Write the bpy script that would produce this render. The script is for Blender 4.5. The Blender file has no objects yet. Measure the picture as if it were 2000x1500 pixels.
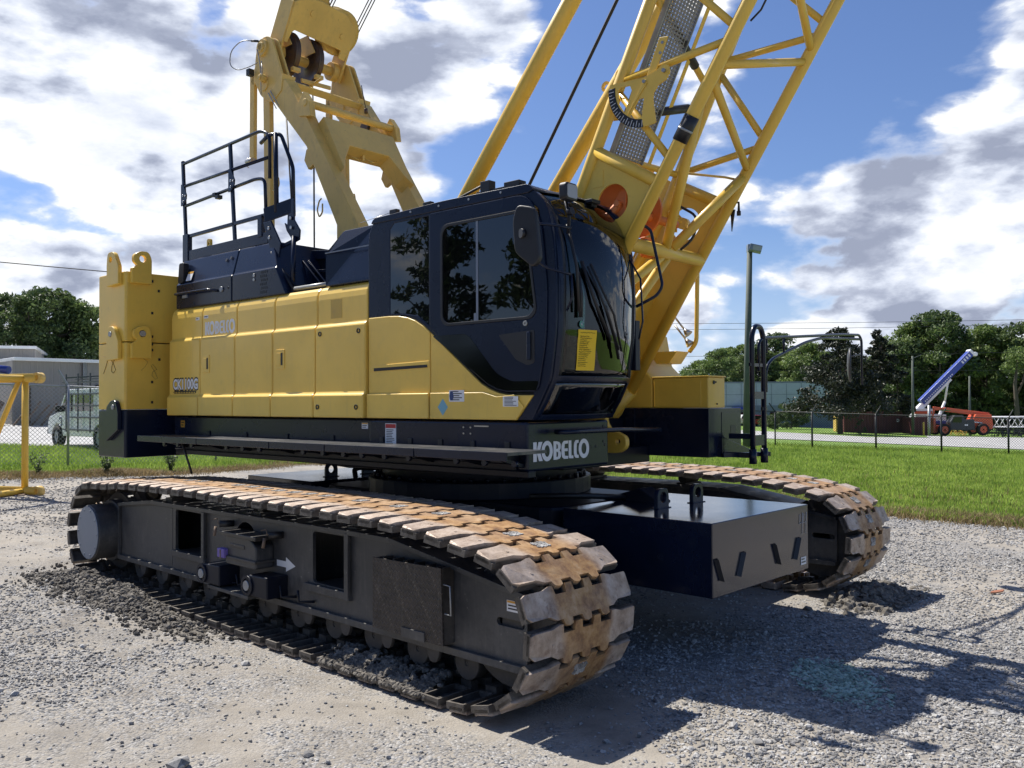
import bpy, bmesh, math, random
import numpy as np
from mathutils import Vector, Matrix, Euler
R = math.radians
scene = bpy.context.scene
col = scene.collection
random.seed(7)
RNG = np.random.default_rng(11)

# ---------------------------------------------------------------- camera, sky, sun, exposure
CAM_H = 1.95
def make_camera():
    cd = bpy.data.cameras.new('camera')
    cam = bpy.data.objects.new('camera', cd)
    col.objects.link(cam)
    cd.sensor_fit = 'HORIZONTAL'; cd.sensor_width = 36.0
    cd.lens = 36.0 * 1705.0 / 2000.0
    cd.clip_start = 0.05; cd.clip_end = 3000
    pit, rol = R(1.1), R(-0.3)
    r = Vector((1, 0, 0)); fw = Vector((0, math.cos(pit), math.sin(pit))); u = r.cross(fw)
    r2 = r * math.cos(rol) + u * math.sin(rol); u2 = -r * math.sin(rol) + u * math.cos(rol)
    m = Matrix((r2, u2, -fw)).transposed().to_4x4()
    m.translation = Vector((0, 0, CAM_H))
    cam.matrix_world = m
    scene.camera = cam
make_camera()
SUN_AZ, SUN_EL = R(-49.5), R(55)      # azimuth from +Y towards +X
SUN_DIR = Vector((math.sin(SUN_AZ) * math.cos(SUN_EL), math.cos(SUN_AZ) * math.cos(SUN_EL), math.sin(SUN_EL)))
def make_sun():
    ld = bpy.data.lights.new('sun', 'SUN')
    ld.energy = 5.0; ld.angle = R(0.53); ld.color = (1.0, 0.95, 0.87)
    o = bpy.data.objects.new('sun', ld); col.objects.link(o)
    o.rotation_euler = (-SUN_DIR).to_track_quat('-Z', 'Y').to_euler()
    o.location = (0, 0, 30)
make_sun()
scene.view_settings.view_transform = 'Standard'
scene.view_settings.look = 'None'
scene.view_settings.gamma = 1.0
scene.view_settings.exposure = 0.52

class NT:
    """small helper for node graphs"""
    def __init__(s, tree):
        s.t = tree; s.n = tree.nodes; s.l = tree.links
    def node(s, typ, **kw):
        n = s.n.new(typ)
        for k, v in kw.items(): setattr(n, k, v)
        return n
    def put(s, sock, v):
        if v is None: return
        if isinstance(v, bpy.types.NodeSocket): s.l.new(v, sock)
        else:
            if isinstance(v, (tuple, list)) and len(v) == 3 and sock.type == 'RGBA': v = (*v, 1)
            sock.default_value = v
    def math(s, op, a, b=None, c=None, clamp=False):
        n = s.node('ShaderNodeMath', operation=op); n.use_clamp = clamp
        s.put(n.inputs[0], a); s.put(n.inputs[1], b)
        if c is not None: s.put(n.inputs[2], c)
        return n.outputs[0]
    def vmath(s, op, a, b=None, scale=None):
        n = s.node('ShaderNodeVectorMath', operation=op)
        s.put(n.inputs[0], a); s.put(n.inputs[1], b)
        if scale is not None: s.put(n.inputs['Scale'], scale)
        return n.outputs['Value'] if op in ('DOT_PRODUCT', 'LENGTH') else n.outputs[0]
    def noise(s, vec, scale, detail=4, rough=0.55, dist=0.0, out=0):
        n = s.node('ShaderNodeTexNoise'); s.put(n.inputs['Vector'], vec)
        s.put(n.inputs['Scale'], scale); n.inputs['Detail'].default_value = detail
        n.inputs['Roughness'].default_value = rough; n.inputs['Distortion'].default_value = dist
        return n.outputs[out]
    def vor(s, vec, scale, feature='F1', out='Distance', rnd=1.0):
        n = s.node('ShaderNodeTexVoronoi', feature=feature); s.put(n.inputs['Vector'], vec)
        s.put(n.inputs['Scale'], scale); n.inputs['Randomness'].default_value = rnd
        return n.outputs[out]
    def ramp(s, fac, stops, interp='LINEAR'):
        n = s.node('ShaderNodeValToRGB'); s.put(n.inputs[0], fac); cr = n.color_ramp; cr.interpolation = interp
        while len(cr.elements) < len(stops): cr.elements.new(0.5)
        for e, (p, c) in zip(cr.elements, stops):
            e.position = p; e.color = (*c, 1) if len(c) == 3 else c
        return n.outputs[0]
    def maprange(s, v, a, b, c=0.0, d=1.0, smooth=True):
        n = s.node('ShaderNodeMapRange'); n.interpolation_type = 'SMOOTHSTEP' if smooth else 'LINEAR'
        s.put(n.inputs[0], v)
        for i, x in enumerate((a, b, c, d)): s.put(n.inputs[i + 1], x)
        return n.outputs[0]
    def mix(s, fac, a, b, typ='MIX'):
        n = s.node('ShaderNodeMix', data_type='RGBA', blend_type=typ)
        s.put(n.inputs[0], fac); s.put(n.inputs[6], a); s.put(n.inputs[7], b)
        return n.outputs[2]
    def bump(s, h, strength=0.3, dist=0.02, normal=None):
        n = s.node('ShaderNodeBump'); n.inputs['Strength'].default_value = strength
        n.inputs['Distance'].default_value = dist; s.put(n.inputs['Height'], h)
        if normal is not None: s.put(n.inputs['Normal'], normal)
        return n.outputs[0]

def make_world():
    w = bpy.data.worlds.new('World'); scene.world = w; w.use_nodes = True
    g = NT(w.node_tree); g.n.clear()
    out = g.node('ShaderNodeOutputWorld'); bg = g.node('ShaderNodeBackground')
    g.l.new(bg.outputs[0], out.inputs[0])
    sky = g.node('ShaderNodeTexSky', sky_type='NISHITA')
    sky.sun_disc = False; sky.sun_elevation = SUN_EL; sky.sun_rotation = SUN_AZ
    sky.air_density = 1.0; sky.dust_density = 0.6; sky.ozone_density = 2.2
    tc = g.node('ShaderNodeTexCoord').outputs['Generated']
    D = g.vmath('NORMALIZE', tc)
    sep = g.node('ShaderNodeSeparateXYZ'); g.l.new(D, sep.inputs[0])
    z = sep.outputs[2]
    # cloud layer coordinate: directions projected on a high sheet, softened near the horizon
    inv = g.math('DIVIDE', 1.0, g.math('ADD', g.math('MULTIPLY', g.math('MAXIMUM', z, 0.0), 0.75), 0.52))
    cmb = g.node('ShaderNodeCombineXYZ')
    g.put(cmb.inputs[0], g.math('MULTIPLY', sep.outputs[0], inv))
    g.put(cmb.inputs[1], g.math('MULTIPLY', sep.outputs[1], inv))
    g.put(cmb.inputs[2], g.math('MULTIPLY', z, 2.6))
    P = cmb.outputs[0]
    def dens(v):
        a = g.noise(v, 3.6, 8, 0.58, 0.10)
        b = g.noise(v, 1.5, 3, 0.5)
        w = g.vmath('ADD', v, g.vmath('SCALE', g.noise(v, 9.0, 3, 0.6, 0, 1), None, scale=0.045))
        v1 = g.vor(w, 8.0, 'F1'); v2 = g.vor(w, 19.0, 'F1')
        bil = g.math('ADD', g.math('MULTIPLY', g.math('SUBTRACT', 0.42, v1), 0.17), g.math('MULTIPLY', g.math('SUBTRACT', 0.42, v2), 0.075))
        return g.math('ADD', g.math('ADD', g.math('MULTIPLY', a, 0.78), g.math('MULTIPLY', b, 0.25)), bil)
    off = g.node('ShaderNodeCombineXYZ')
    off.inputs[0].default_value = SUN_DIR.x * 0.10; off.inputs[1].default_value = SUN_DIR.y * 0.02
    off.inputs[2].default_value = 0.13
    P2 = g.vmath('ADD', P, off.outputs[0])
    bias = None
    def blob(d, width, amt):
        nonlocal bias
        dv = Vector(d).normalized()
        dot = g.vmath('DOT_PRODUCT', D, tuple(dv))
        m = g.maprange(dot, math.cos(width), 1.0, 0.0, amt)
        bias = m if bias is None else g.math('ADD', bias, m)
    for d, wd, am in CLOUD_BLOBS: blob(d, wd, am)
    clear = g.math('MAXIMUM', g.maprange(z, 0.50, 0.72, 0.0, 0.14), g.maprange(sep.outputs[1], 0.25, -0.30, 0.0, 0.26))
    base = g.math('SUBTRACT', g.math('ADD', g.maprange(z, 0.02, 0.30, 0.085, 0.0), bias), clear)
    d1 = g.math('ADD', dens(P), base); d2 = g.math('ADD', dens(P2), base)
    cover = g.maprange(d1, 0.525, 0.585)
    lit = g.maprange(g.math('SUBTRACT', d1, d2), -0.09, 0.09, 0, 1, False)
    over = g.maprange(g.math('ADD', g.math('MULTIPLY', d2, .6), g.math('MULTIPLY', d1, .4)), 0.55, 0.88, 0, 1, False)
    fine = g.math('MULTIPLY', g.math('SUBTRACT', g.noise(P, 7, 6, .62), .5), 1.2)
    shade = g.math('ADD', g.math('SUBTRACT', g.math('MULTIPLY_ADD', lit, 0.66, 0.36), g.math('MULTIPLY', over, 0.80)), fine, clamp=True)
    wisp = g.maprange(d1, 0.46, 0.58, 0.0, 0.5)
    ccol = g.ramp(shade, [(0.0, (0.25, 0.28, 0.37)), (0.25, (0.36, 0.395, 0.49)), (0.5, (0.54, 0.58, 0.67)), (0.78, (0.72, 0.74, 0.77)), (1.0, (0.80, 0.80, 0.80))])
    skyc = g.mix(1.0, sky.outputs[0], (0.060, 0.068, 0.088), 'MULTIPLY')
    hz = g.maprange(z, 0.0, 0.20, 0.5, 0.0)
    skyc = g.mix(hz, skyc, (0.42, 0.53, 0.74))
    c = g.mix(wisp, skyc, (0.68, 0.71, 0.77))
    c = g.mix(cover, c, ccol)
    g.put(bg.inputs[0], c); bg.inputs[1].default_value = 1.0
CLOUD_BLOBS = [((-0.30, 0.89, 0.35), 0.22, 0.10), ((-0.43, 0.87, 0.22), 0.24, 0.12), ((0.02, 0.95, 0.28), 0.13, -0.17),
               ((0.10, 0.90, 0.37), 0.10, -0.12), ((-0.02, 0.93, 0.37), 0.09, 0.10), ((0.36, 0.86, 0.37), 0.17, -0.24), ((0.30, 0.90, 0.28), 0.09, -0.12),
               ((0.45, 0.86, 0.26), 0.17, 0.15), ((0.40, 0.90, 0.12), 0.16, 0.10), ((-0.36, 0.85, 0.38), 0.20, 0.07), ((0.52, 0.80, 0.40), 0.13, 0.12), ((-0.30, 0.86, 0.42), 0.05, -0.12),
               ((-0.13, 0.93, 0.30), 0.12, 0.14), ((0.97, -0.05, 0.35), 0.5, -0.15)]
make_world()

# ---------------------------------------------------------------- object helpers
def tag(o, label=None, cat=None, group=None, kind=None):
    if label: o['label'] = label
    if cat: o['category'] = cat
    if group: o['group'] = group
    if kind: o['kind'] = kind
    return o
def empty(name, loc=(0, 0, 0), rz=0.0, parent=None):
    o = bpy.data.objects.new(name, None); col.objects.link(o)
    o.empty_display_size = 0.2
    o.location = loc; o.rotation_euler = (0, 0, rz); o.parent = parent
    return o
def copy_tree(o, parent=None):
    c = o.copy(); col.objects.link(c); c.parent = parent
    for ch in list(o.children): copy_tree(ch, c)
    return c

class MB:
    """collects primitives; build() links them as one mesh object"""
    def __init__(s): s.v = []; s.f = []; s.sm = []; s.mi = []; s.cur = 0
    def add(s, vs, fs, smooth=False):
        b = len(s.v); s.v += [tuple(v) for v in vs]
        s.f += [tuple(i + b for i in f) for f in fs]; s.sm += [smooth] * len(fs); s.mi += [s.cur] * len(fs)
        return s
    def box(s, x0, x1, y0, y1, z0, z1):
        return s.add([(x0, y0, z0), (x1, y0, z0), (x1, y1, z0), (x0, y1, z0), (x0, y0, z1), (x1, y0, z1), (x1, y1, z1), (x0, y1, z1)],
                     [(0, 3, 2, 1), (4, 5, 6, 7), (0, 1, 5, 4), (1, 2, 6, 5), (2, 3, 7, 6), (3, 0, 4, 7)])
    def beam(s, p, q, w, h, up=(0, 0, 1)):
        p, q = Vector(p), Vector(q); d = (q - p).normalized(); u = Vector(up)
        sd = d.cross(u)
        if sd.length < 1e-4: sd = d.cross(Vector((1, 0, 0)))
        sd.normalize(); u = sd.cross(d)
        a = sd * w / 2; b = u * h / 2
        vs = [p - a - b, p + a - b, p + a + b, p - a + b, q - a - b, q + a - b, q + a + b, q - a + b]
        return s.add(vs, [(0, 3, 2, 1), (4, 5, 6, 7), (0, 1, 5, 4), (1, 2, 6, 5), (2, 3, 7, 6), (3, 0, 4, 7)])
    def tube(s, p, q, r, n=12, r2=None, cap=True):
        p, q = Vector(p), Vector(q); d = (q - p).normalized(); r2 = r if r2 is None else r2
        a = d.orthogonal().normalized(); b = d.cross(a)
        vs = []
        for c, rr in ((p, r), (q, r2)):
            for i in range(n):
                t = 2 * math.pi * i / n; vs.append(c + a * math.cos(t) * rr + b * math.sin(t) * rr)
        s.add(vs, [(i, (i + 1) % n, n + (i + 1) % n, n + i) for i in range(n)], True)
        if cap: s.add(vs, [tuple(range(n - 1, -1, -1)), tuple(range(n, 2 * n))])
        return s
    def path(s, pts, r, n=8, fillet=0.0, rs=None):
        P = [Vector(p) for p in pts]
        if fillet > 0 and len(P) > 2:
            Q = [P[0]]
            for i in range(1, len(P) - 1):
                a, b, c = P[i - 1], P[i], P[i + 1]
                f = min(fillet, (a - b).length * 0.45, (c - b).length * 0.45)
                p0 = b + (a - b).normalized() * f; p1 = b + (c - b).normalized() * f
                for k in range(6):
                    t = k / 5; Q.append(p0 * (1 - t) ** 2 + b * 2 * t * (1 - t) + p1 * t * t)
            Q.append(P[-1]); P = Q
        m = len(P); fr = None; vs = []
        for i, p in enumerate(P):
            d = (P[min(i + 1, m - 1)] - P[max(i - 1, 0)]).normalized()
            if fr is None: fr = d.orthogonal().normalized()
            else:
                fr = fr - d * fr.dot(d)
                fr = fr.normalized() if fr.length > 1e-6 else d.orthogonal().normalized()
            b = d.cross(fr); rr = rs[i] if rs else r
            for k in range(n):
                t = 2 * math.pi * k / n; vs.append(p + fr * math.cos(t) * rr + b * math.sin(t) * rr)
        fs = [(i * n + k, i * n + (k + 1) % n, (i + 1) * n + (k + 1) % n, (i + 1) * n + k) for i in range(m - 1) for k in range(n)]
        s.add(vs, fs, True)
        s.add(vs, [tuple(range(n - 1, -1, -1)), tuple(range((m - 1) * n, m * n))])
        return s
    def prism(s, poly, t0, t1, fn, holes=(), smooth=False):
        """polygon (u,v) extruded t0..t1; fn(u,v,t) -> point; holes allowed"""
        bm = bmesh.new(); loops = [poly] + list(holes); rings = []
        for lp in loops:
            vs = [bm.verts.new((u, v, 0)) for u, v in lp]; rings.append(vs)
            for i in range(len(vs)): bm.edges.new((vs[i], vs[(i + 1) % len(vs)]))
        if holes: bmesh.ops.triangle_fill(bm, use_beauty=True, use_dissolve=True, edges=bm.edges[:])
        else: bm.faces.new(rings[0])
        bm.verts.index_update()
        n = len(bm.verts); pts = [(v.co.x, v.co.y) for v in bm.verts]
        faces = [tuple(v.index for v in f.verts) for f in bm.faces]
        ridx = [[v.index for v in r] for r in rings]
        bm.free()
        vs = [fn(u, v, t0) for u, v in pts] + [fn(u, v, t1) for u, v in pts]
        fs = [tuple(reversed(f)) for f in faces] + [tuple(i + n for i in f) for f in faces]
        s.add(vs, fs)
        side = []
        for r in ridx:
            m = len(r)
            for i in range(m): side.append((r[i], r[(i + 1) % m], r[(i + 1) % m] + n, r[i] + n))
        s.add(vs, side, smooth)
        return s
    def disc(s, c, ax, r, t, n=28, hole=0.0):
        c = Vector(c); ax = Vector(ax).normalized(); a = ax.orthogonal().normalized(); b = ax.cross(a)
        ring = lambda rr, o: [c + ax * o + a * math.cos(2 * math.pi * i / n) * rr + b * math.sin(2 * math.pi * i / n) * rr for i in range(n)]
        h = max(hole, 0.001)
        vs = ring(r, -t / 2) + ring(r, t / 2) + ring(h, -t / 2) + ring(h, t / 2)
        fs = []
        for i in range(n):
            j = (i + 1) % n
            fs += [(2 * n + i, 2 * n + j, j, i), (n + i, n + j, 3 * n + j, 3 * n + i)]
        s.add(vs, fs)
        sd = []
        for i in range(n):
            j = (i + 1) % n
            sd += [(i, j, n + j, n + i), (3 * n + i, 3 * n + j, 2 * n + j, 2 * n + i)]
        s.add(vs, sd, True)
        return s
    def sheave(s, c, ax, r, w, n=32):
        """grooved wheel"""
        c = Vector(c); ax = Vector(ax).normalized(); a = ax.orthogonal().normalized(); b = ax.cross(a)
        prof = [(0.03, -w * .35), (r * .30, -w * .45), (r * .34, -w * .2), (r * .84, -w * .16), (r, -w * .5), (r, -w * .38), (r * .90, 0), (r, w * .38), (r, w * .5), (r * .84, w * .16), (r * .34, w * .2), (r * .30, w * .45), (0.03, w * .35)]
        vs = [c + ax * o + a * math.cos(2 * math.pi * i / n) * rr + b * math.sin(2 * math.pi * i / n) * rr for rr, o in prof for i in range(n)]
        fs = [(k * n + i, k * n + (i + 1) % n, (k + 1) * n + (i + 1) % n, (k + 1) * n + i) for k in range(len(prof) - 1) for i in range(n)]
        return s.add(vs, fs, True)
    def build(s, name, mat, parent=None, bevel=0.0, seg=2, loc=None, rz=None, fix=True):
        me = bpy.data.meshes.new(name)
        me.from_pydata(s.v, [], s.f)
        me.polygons.foreach_set('use_smooth', s.sm)
        mats = mat if isinstance(mat, (list, tuple)) else [mat]
        for m in mats: me.materials.append(m)
        if len(mats) > 1: me.polygons.foreach_set('material_index', s.mi)
        if fix:
            bm = bmesh.new(); bm.from_mesh(me)
            bmesh.ops.remove_doubles(bm, verts=bm.verts[:], dist=1e-5)
            bmesh.ops.recalc_face_normals(bm, faces=bm.faces[:]); bm.to_mesh(me); bm.free()
        me.update()
        o = bpy.data.objects.new(name, me); col.objects.link(o)
        o.parent = parent
        if loc is not None: o.location = loc
        if rz is not None: o.rotation_euler = (0, 0, rz)
        if bevel > 0:
            b = o.modifiers.new('bevel', 'BEVEL'); b.width = bevel; b.segments = seg; b.limit_method = 'ANGLE'; b.angle_limit = R(35)
            b.harden_normals = False
        return o

XZ = lambda x, z, t: (x, t, z)      # polygon in the machine's side plane, extruded across
YZ = lambda y, z, t: (t, y, z)
XY = lambda x, y, t: (x, y, t)
def rrect(x0, x1, y0, y1, r, n=5):
    pts = []
    for cx, cy, a0 in ((x1 - r, y1 - r, 0), (x0 + r, y1 - r, 90), (x0 + r, y0 + r, 180), (x1 - r, y0 + r, 270)):
        for i in range(n + 1):
            a = R(a0 + 90 * i / n); pts.append((cx + r * math.cos(a), cy + r * math.sin(a)))
    return pts
def circ(cx, cy, r, n=20): return [(cx + r * math.cos(2 * math.pi * i / n), cy + r * math.sin(2 * math.pi * i / n)) for i in range(n)]
def round_poly(poly, r, n=4):
    out = []; m = len(poly)
    for i in range(m):
        a, b, c = Vector(poly[i - 1]), Vector(poly[i]), Vector(poly[(i + 1) % m])
        rr = r[i] if isinstance(r, (list, tuple)) else r
        f = min(rr, (a - b).length * .45, (c - b).length * .45)
        if f < 1e-4: out.append(tuple(b)); continue
        p0 = b + (a - b).normalized() * f; p1 = b + (c - b).normalized() * f
        for k in range(n + 1):
            t = k / n; out.append(tuple(p0 * (1 - t) ** 2 + b * 2 * t * (1 - t) + p1 * t * t))
    return out

# ---------------------------------------------------------------- value noise for geometry
def vnoise(x, y, seed=0):
    xi = np.floor(x).astype(np.int64); yi = np.floor(y).astype(np.int64)
    xf = x - xi; yf = y - yi
    u = xf * xf * (3 - 2 * xf); v = yf * yf * (3 - 2 * yf)
    def h(a, b):
        n = (a * 374761393 + b * 668265263 + seed * 1442695041) & 0xffffffff
        n = ((n ^ (n >> 13)) * 1274126177) & 0xffffffff
        return ((n ^ (n >> 16)) & 0xffff) / 65535.0
    return (h(xi, yi) * (1 - u) + h(xi + 1, yi) * u) * (1 - v) + (h(xi, yi + 1) * (1 - u) + h(xi + 1, yi + 1) * u) * v
def fbm(x, y, f, o=4, seed=0):
    r = 0; a = 1; t = 0
    for i in range(o):
        r = r + a * (vnoise(x * f, y * f, seed + i) - .5); t += a; a *= .5; f *= 2.03
    return r / t
def gz(x, y):
    """lie of the land: level pad under the crane, the field falls away to the right"""
    x = np.asarray(x, float); y = np.asarray(y, float)
    return -.036 * (np.maximum(x - 3, 0) + np.minimum(x + 3, 0)) - .0036 * np.maximum(y - 12, 0)
def gzf(x, y): return float(gz(x, y))
def np_mesh(name, V, F, mat, parent=None, smooth=False, matidx=None):
    """V (n,3) float array, F (m,k) int array of same-sized faces"""
    me = bpy.data.meshes.new(name); V = np.ascontiguousarray(V, np.float32); F = np.ascontiguousarray(F, np.int32)
    me.vertices.add(len(V)); me.vertices.foreach_set('co', V.ravel())
    k = F.shape[1]; me.loops.add(F.size); me.loops.foreach_set('vertex_index', F.ravel())
    me.polygons.add(len(F)); me.polygons.foreach_set('loop_start', np.arange(0, F.size, k, dtype=np.int32))
    try: me.polygons.foreach_set('loop_total', np.full(len(F), k, np.int32))
    except Exception: pass
    for m in (mat if isinstance(mat, (list, tuple)) else [mat]): me.materials.append(m)
    if matidx is not None: me.polygons.foreach_set('material_index', np.ascontiguousarray(matidx, np.int32))
    me.polygons.foreach_set('use_smooth', np.full(len(F), smooth))
    me.update(calc_edges=True); me.validate()
    o = bpy.data.objects.new(name, me); col.objects.link(o); o.parent = parent
    return o

# ---------------------------------------------------------------- materials
def new_mat(name):
    m = bpy.data.materials.new(name); m.use_nodes = True
    g = NT(m.node_tree); g.n.clear()
    out = g.node('ShaderNodeOutputMaterial'); b = g.node('ShaderNodeBsdfPrincipled')
    g.l.new(b.outputs[0], out.inputs[0])
    return m, g, b, out
def objco(g): return g.node('ShaderNodeTexCoord').outputs['Object']
def paint(name, colr, rough=0.35, dirt=0.25, dirtcol=(0.16, 0.14, 0.11), var=0.06, coat=0.3, chips=0.0, orange=0.0, streak=0.0, met=0.0):
    m, g, b, _ = new_mat(name)
    co = objco(g)
    n1 = g.noise(co, 1.3, 5, 0.6); n2 = g.noise(co, 9.0, 6, 0.65)
    c = g.mix(g.maprange(n1, .35, .68), colr, tuple(min(1, x * (1 + var * 2)) for x in colr))
    c = g.mix(g.maprange(n1, .25, .5, .45, 0.0), c, tuple(x * (1 - var * 2) for x in colr))
    d = g.math('MULTIPLY', g.maprange(n2, .50, .78), dirt)
    if streak > 0:
        mp = g.node('ShaderNodeMapping'); g.l.new(co, mp.inputs[0]); mp.inputs['Scale'].default_value = (14, 14, 1.2)
        st = g.maprange(g.noise(mp.outputs[0], 1.5, 5, .7), .52, .80, 0, streak)
        d = g.math('MAXIMUM', d, st)
    c = g.mix(d, c, dirtcol)
    if chips > 0:
        ch = g.maprange(g.noise(co, 26, 3, .7), .70, .74, 0, chips)
        c = g.mix(ch, c, (0.09, 0.045, 0.025))
    g.put(b.inputs['Base Color'], c)
    g.put(b.inputs['Roughness'], g.math('ADD', g.math('MULTIPLY', n1, .16), rough - .07))
    b.inputs['Metallic'].default_value = met
    if name.startswith('navy'): b.inputs['Specular IOR Level'].default_value = .28
    b.inputs['Coat Weight'].default_value = coat; b.inputs['Coat Roughness'].default_value = 0.12
    h = g.noise(co, 2.0, 2, .5)
    g.put(b.inputs['Normal'], g.bump(h, .10, .02))
    return m
M = {}
M['yellow'] = paint('yellow_paint', (0.79, 0.525, 0.095), .36, .14, (0.34, .25, .12), .05, .22, streak=.16)
M['yellow2'] = paint('yellow_boom_paint', (0.73, 0.475, 0.070), .42, .12, (0.22, .15, .06), .06, .2, streak=.12)
M['tan'] = paint('weathered_yellow_paint', (0.66, 0.445, 0.12), .5, .28, (0.20, .13, .07), .08, .08, chips=.7, streak=.25)
M['navy'] = paint('navy_paint', (0.0055, 0.010, 0.026), .26, .0, (0.02, .024, .03), .15, .10, streak=.10)
M['navy_dull'] = paint('navy_underframe_paint', (0.004, 0.006, 0.014), .45, .25, (0.02, .019, .018), .2, .05, streak=.15)
M['black'] = paint('black_rubber_plastic', (0.010, 0.010, 0.012), .5, .15, (0.04, .04, .04), .2, .1)
M['gloss_black'] = paint('gloss_black_panel', (0.0015, 0.002, 0.003), .10, .0, (0.01, .01, .01), .1, .0)
M['orange'] = paint('orange_primer', (0.60, 0.17, 0.04), .5, .3, (0.25, .07, .03), .12, .1)
M['steel'] = paint('bare_steel', (0.42, 0.40, 0.37), .35, .4, (0.12, .09, .07), .1, 0, met=.9)
M['dark_steel'] = paint('worn_sheave_steel', (0.10, 0.065, 0.045), .45, .6, (0.02, .018, .018), .2, .1, met=.5)
M['rope'] = paint('greased_wire_rope', (0.012, 0.012, 0.014), .55, .2, (0.05, .04, .03), .1, 0)
M['white_decal'] = paint('white_vinyl', (0.74, 0.74, 0.74), .45, .05, (0.5, .5, .5), .02, 0)
M['black_decal'] = paint('black_vinyl', (0.01, 0.01, 0.012), .45, .0, (0.02, .02, .02), .02, 0)
M['red_decal'] = paint('red_vinyl', (0.45, 0.015, 0.02), .45, .0, (0.02, .02, .02), .02, 0)
M['amber_decal'] = paint('amber_vinyl', (0.65, 0.32, 0.03), .45, .0, (0.02, .02, .02), .02, 0)
M['blue_decal'] = paint('pale_blue_vinyl', (0.18, 0.40, 0.50), .45, .0, (0.02, .02, .02), .02, 0)
M['navy_decal'] = paint('dark_blue_vinyl', (0.02, 0.05, 0.16), .45, .0, (0.02, .02, .02), .02, 0)
M['note_paper'] = paint('yellow_note_paper', (0.80, 0.52, 0.02), .7, .0, (0.02, .02, .02), .02, 0)
M['chalk'] = paint('chalk_line', (0.55, 0.55, 0.55), .9, .0, (0.02, .02, .02), .02, 0)
M['scratch'] = paint('scratched_number', (0.22, 0.15, 0.06), .9, .0, (0.02, .02, .02), .02, 0)
M['white_paint'] = paint('white_vehicle_paint', (0.80, 0.80, 0.79), .35, .10, (0.3, .28, .25), .03, .4)
M['galv'] = paint('galvanised_steel', (0.30, 0.31, 0.32), .45, .3, (0.18, .17, .16), .1, 0, met=.5)
M['fence_black'] = paint('black_vinyl_fence', (0.012, 0.014, 0.014), .5, .0, (0.02, .02, .02), .1, 0)
M['pole_green'] = paint('treated_green_pole', (0.075, 0.092, 0.075), .7, .4, (0.06, .05, .04), .12, 0, streak=.3)
M['wood'] = paint('weathered_wood', (0.17, 0.12, 0.085), .8, .5, (0.07, .05, .04), .15, 0, streak=.4)
M['red_wood'] = paint('split_red_wood', (0.30, 0.12, 0.065), .8, .3, (0.12, .06, .04), .15, 0, streak=.2)
M['purple'] = paint('purple_tape', (0.16, 0.11, 0.36), .6, .1, (0.1, .1, .1), .1, 0)
M['grey_metal'] = paint('grey_panel', (0.36, 0.40, 0.47), .5, .1, (0.2, .2, .22), .04, 0)
M['grey_metal2'] = paint('dark_grey_panel', (0.17, 0.20, 0.25), .5, .1, (0.2, .2, .22), .04, 0)
M['blue'] = paint('blue_boom_paint', (0.018, 0.045, 0.29), .35, .1, (0.1, .1, .2), .05, .3)
M['tele_orange'] = paint('telehandler_orange', (0.62, 0.09, 0.025), .4, .1, (0.2, .08, .05), .05, .3)
M['dark_grey'] = paint('charcoal_paint', (0.035, 0.038, 0.042), .5, .1, (0.06, .06, .06), .05, .1)
M['maroon'] = paint('maroon_container', (0.12, 0.03, 0.032), .6, .4, (0.16, .09, .07), .12, 0, streak=.4)
M['tyre'] = paint('tyre_rubber', (0.012, 0.012, 0.012), .85, .5, (0.07, .06, .05), .1, 0)
M['car_red'] = paint('car_red', (0.30, 0.012, 0.02), .3, .1, (0.2, .08, .05), .05, .5)

def mat_track(name, dusty=0.0):
    """worn shoe: rusty orange centre, grey brown wings, gravel grit"""
    m, g, b, _ = new_mat(name)
    co = objco(g)
    sp = g.node('ShaderNodeSeparateXYZ'); g.l.new(co, sp.inputs[0])
    rnd = g.node('ShaderNodeObjectInfo').outputs['Random']
    off = g.node('ShaderNodeCombineXYZ'); g.put(off.inputs[0], g.math('MULTIPLY', rnd, 40.0)); g.put(off.inputs[1], g.math('MULTIPLY', rnd, 17.0))
    p = g.vmath('ADD', co, off.outputs[0])
    n1 = g.noise(p, 9, 6, .65); n2 = g.noise(p, 42, 5, .7); n3 = g.noise(p, 2.5, 3, .5)
    rust = g.ramp(n1, [(0.28, (0.12, 0.065, 0.038)), (0.42, (0.27, 0.145, 0.065)), (0.55, (0.40, 0.235, 0.10)), (0.66, (0.46, 0.30, 0.16)), (0.8, (0.42, 0.34, 0.26))])
    wing = g.ramp(n1, [(0.25, (0.17, 0.12, 0.09)), (0.5, (0.40, 0.32, 0.26)), (0.78, (0.58, 0.49, 0.42))])
    yy = g.math('ABSOLUTE', g.math('SUBTRACT', sp.outputs[1], .515))
    yy = g.math('ADD', yy, g.math('MULTIPLY', g.math('SUBTRACT', n3, .5), .28))
    c = g.mix(g.maprange(yy, .20, .30), rust, wing)
    big = g.maprange(n3, .42, .62, 0, .30); c = g.mix(big, c, g.ramp(n1, [(.3, (.30, .21, .14)), (.7, (.52, .42, .33))]))
    c = g.mix(g.maprange(n2, .58, .74, 0, .7), c, (0.12, 0.08, 0.06))
    c = g.mix(g.maprange(g.noise(p, 5, 5, .7), .56, .70, 0, .5), c, (.16, .085, .05))
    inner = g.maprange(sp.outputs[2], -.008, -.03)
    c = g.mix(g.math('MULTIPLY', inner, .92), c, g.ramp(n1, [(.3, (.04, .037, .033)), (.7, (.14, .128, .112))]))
    if dusty > 0: c = g.mix(dusty, c, (0.20, .19, .175))
    g.put(b.inputs['Base Color'], c)
    g.put(b.inputs['Roughness'], g.maprange(n2, .3, .7, .42, .8))
    b.inputs['Metallic'].default_value = 0.25
    g.put(b.inputs['Normal'], g.bump(g.math('ADD', n2, n1), .35, .006))
    return m
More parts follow.
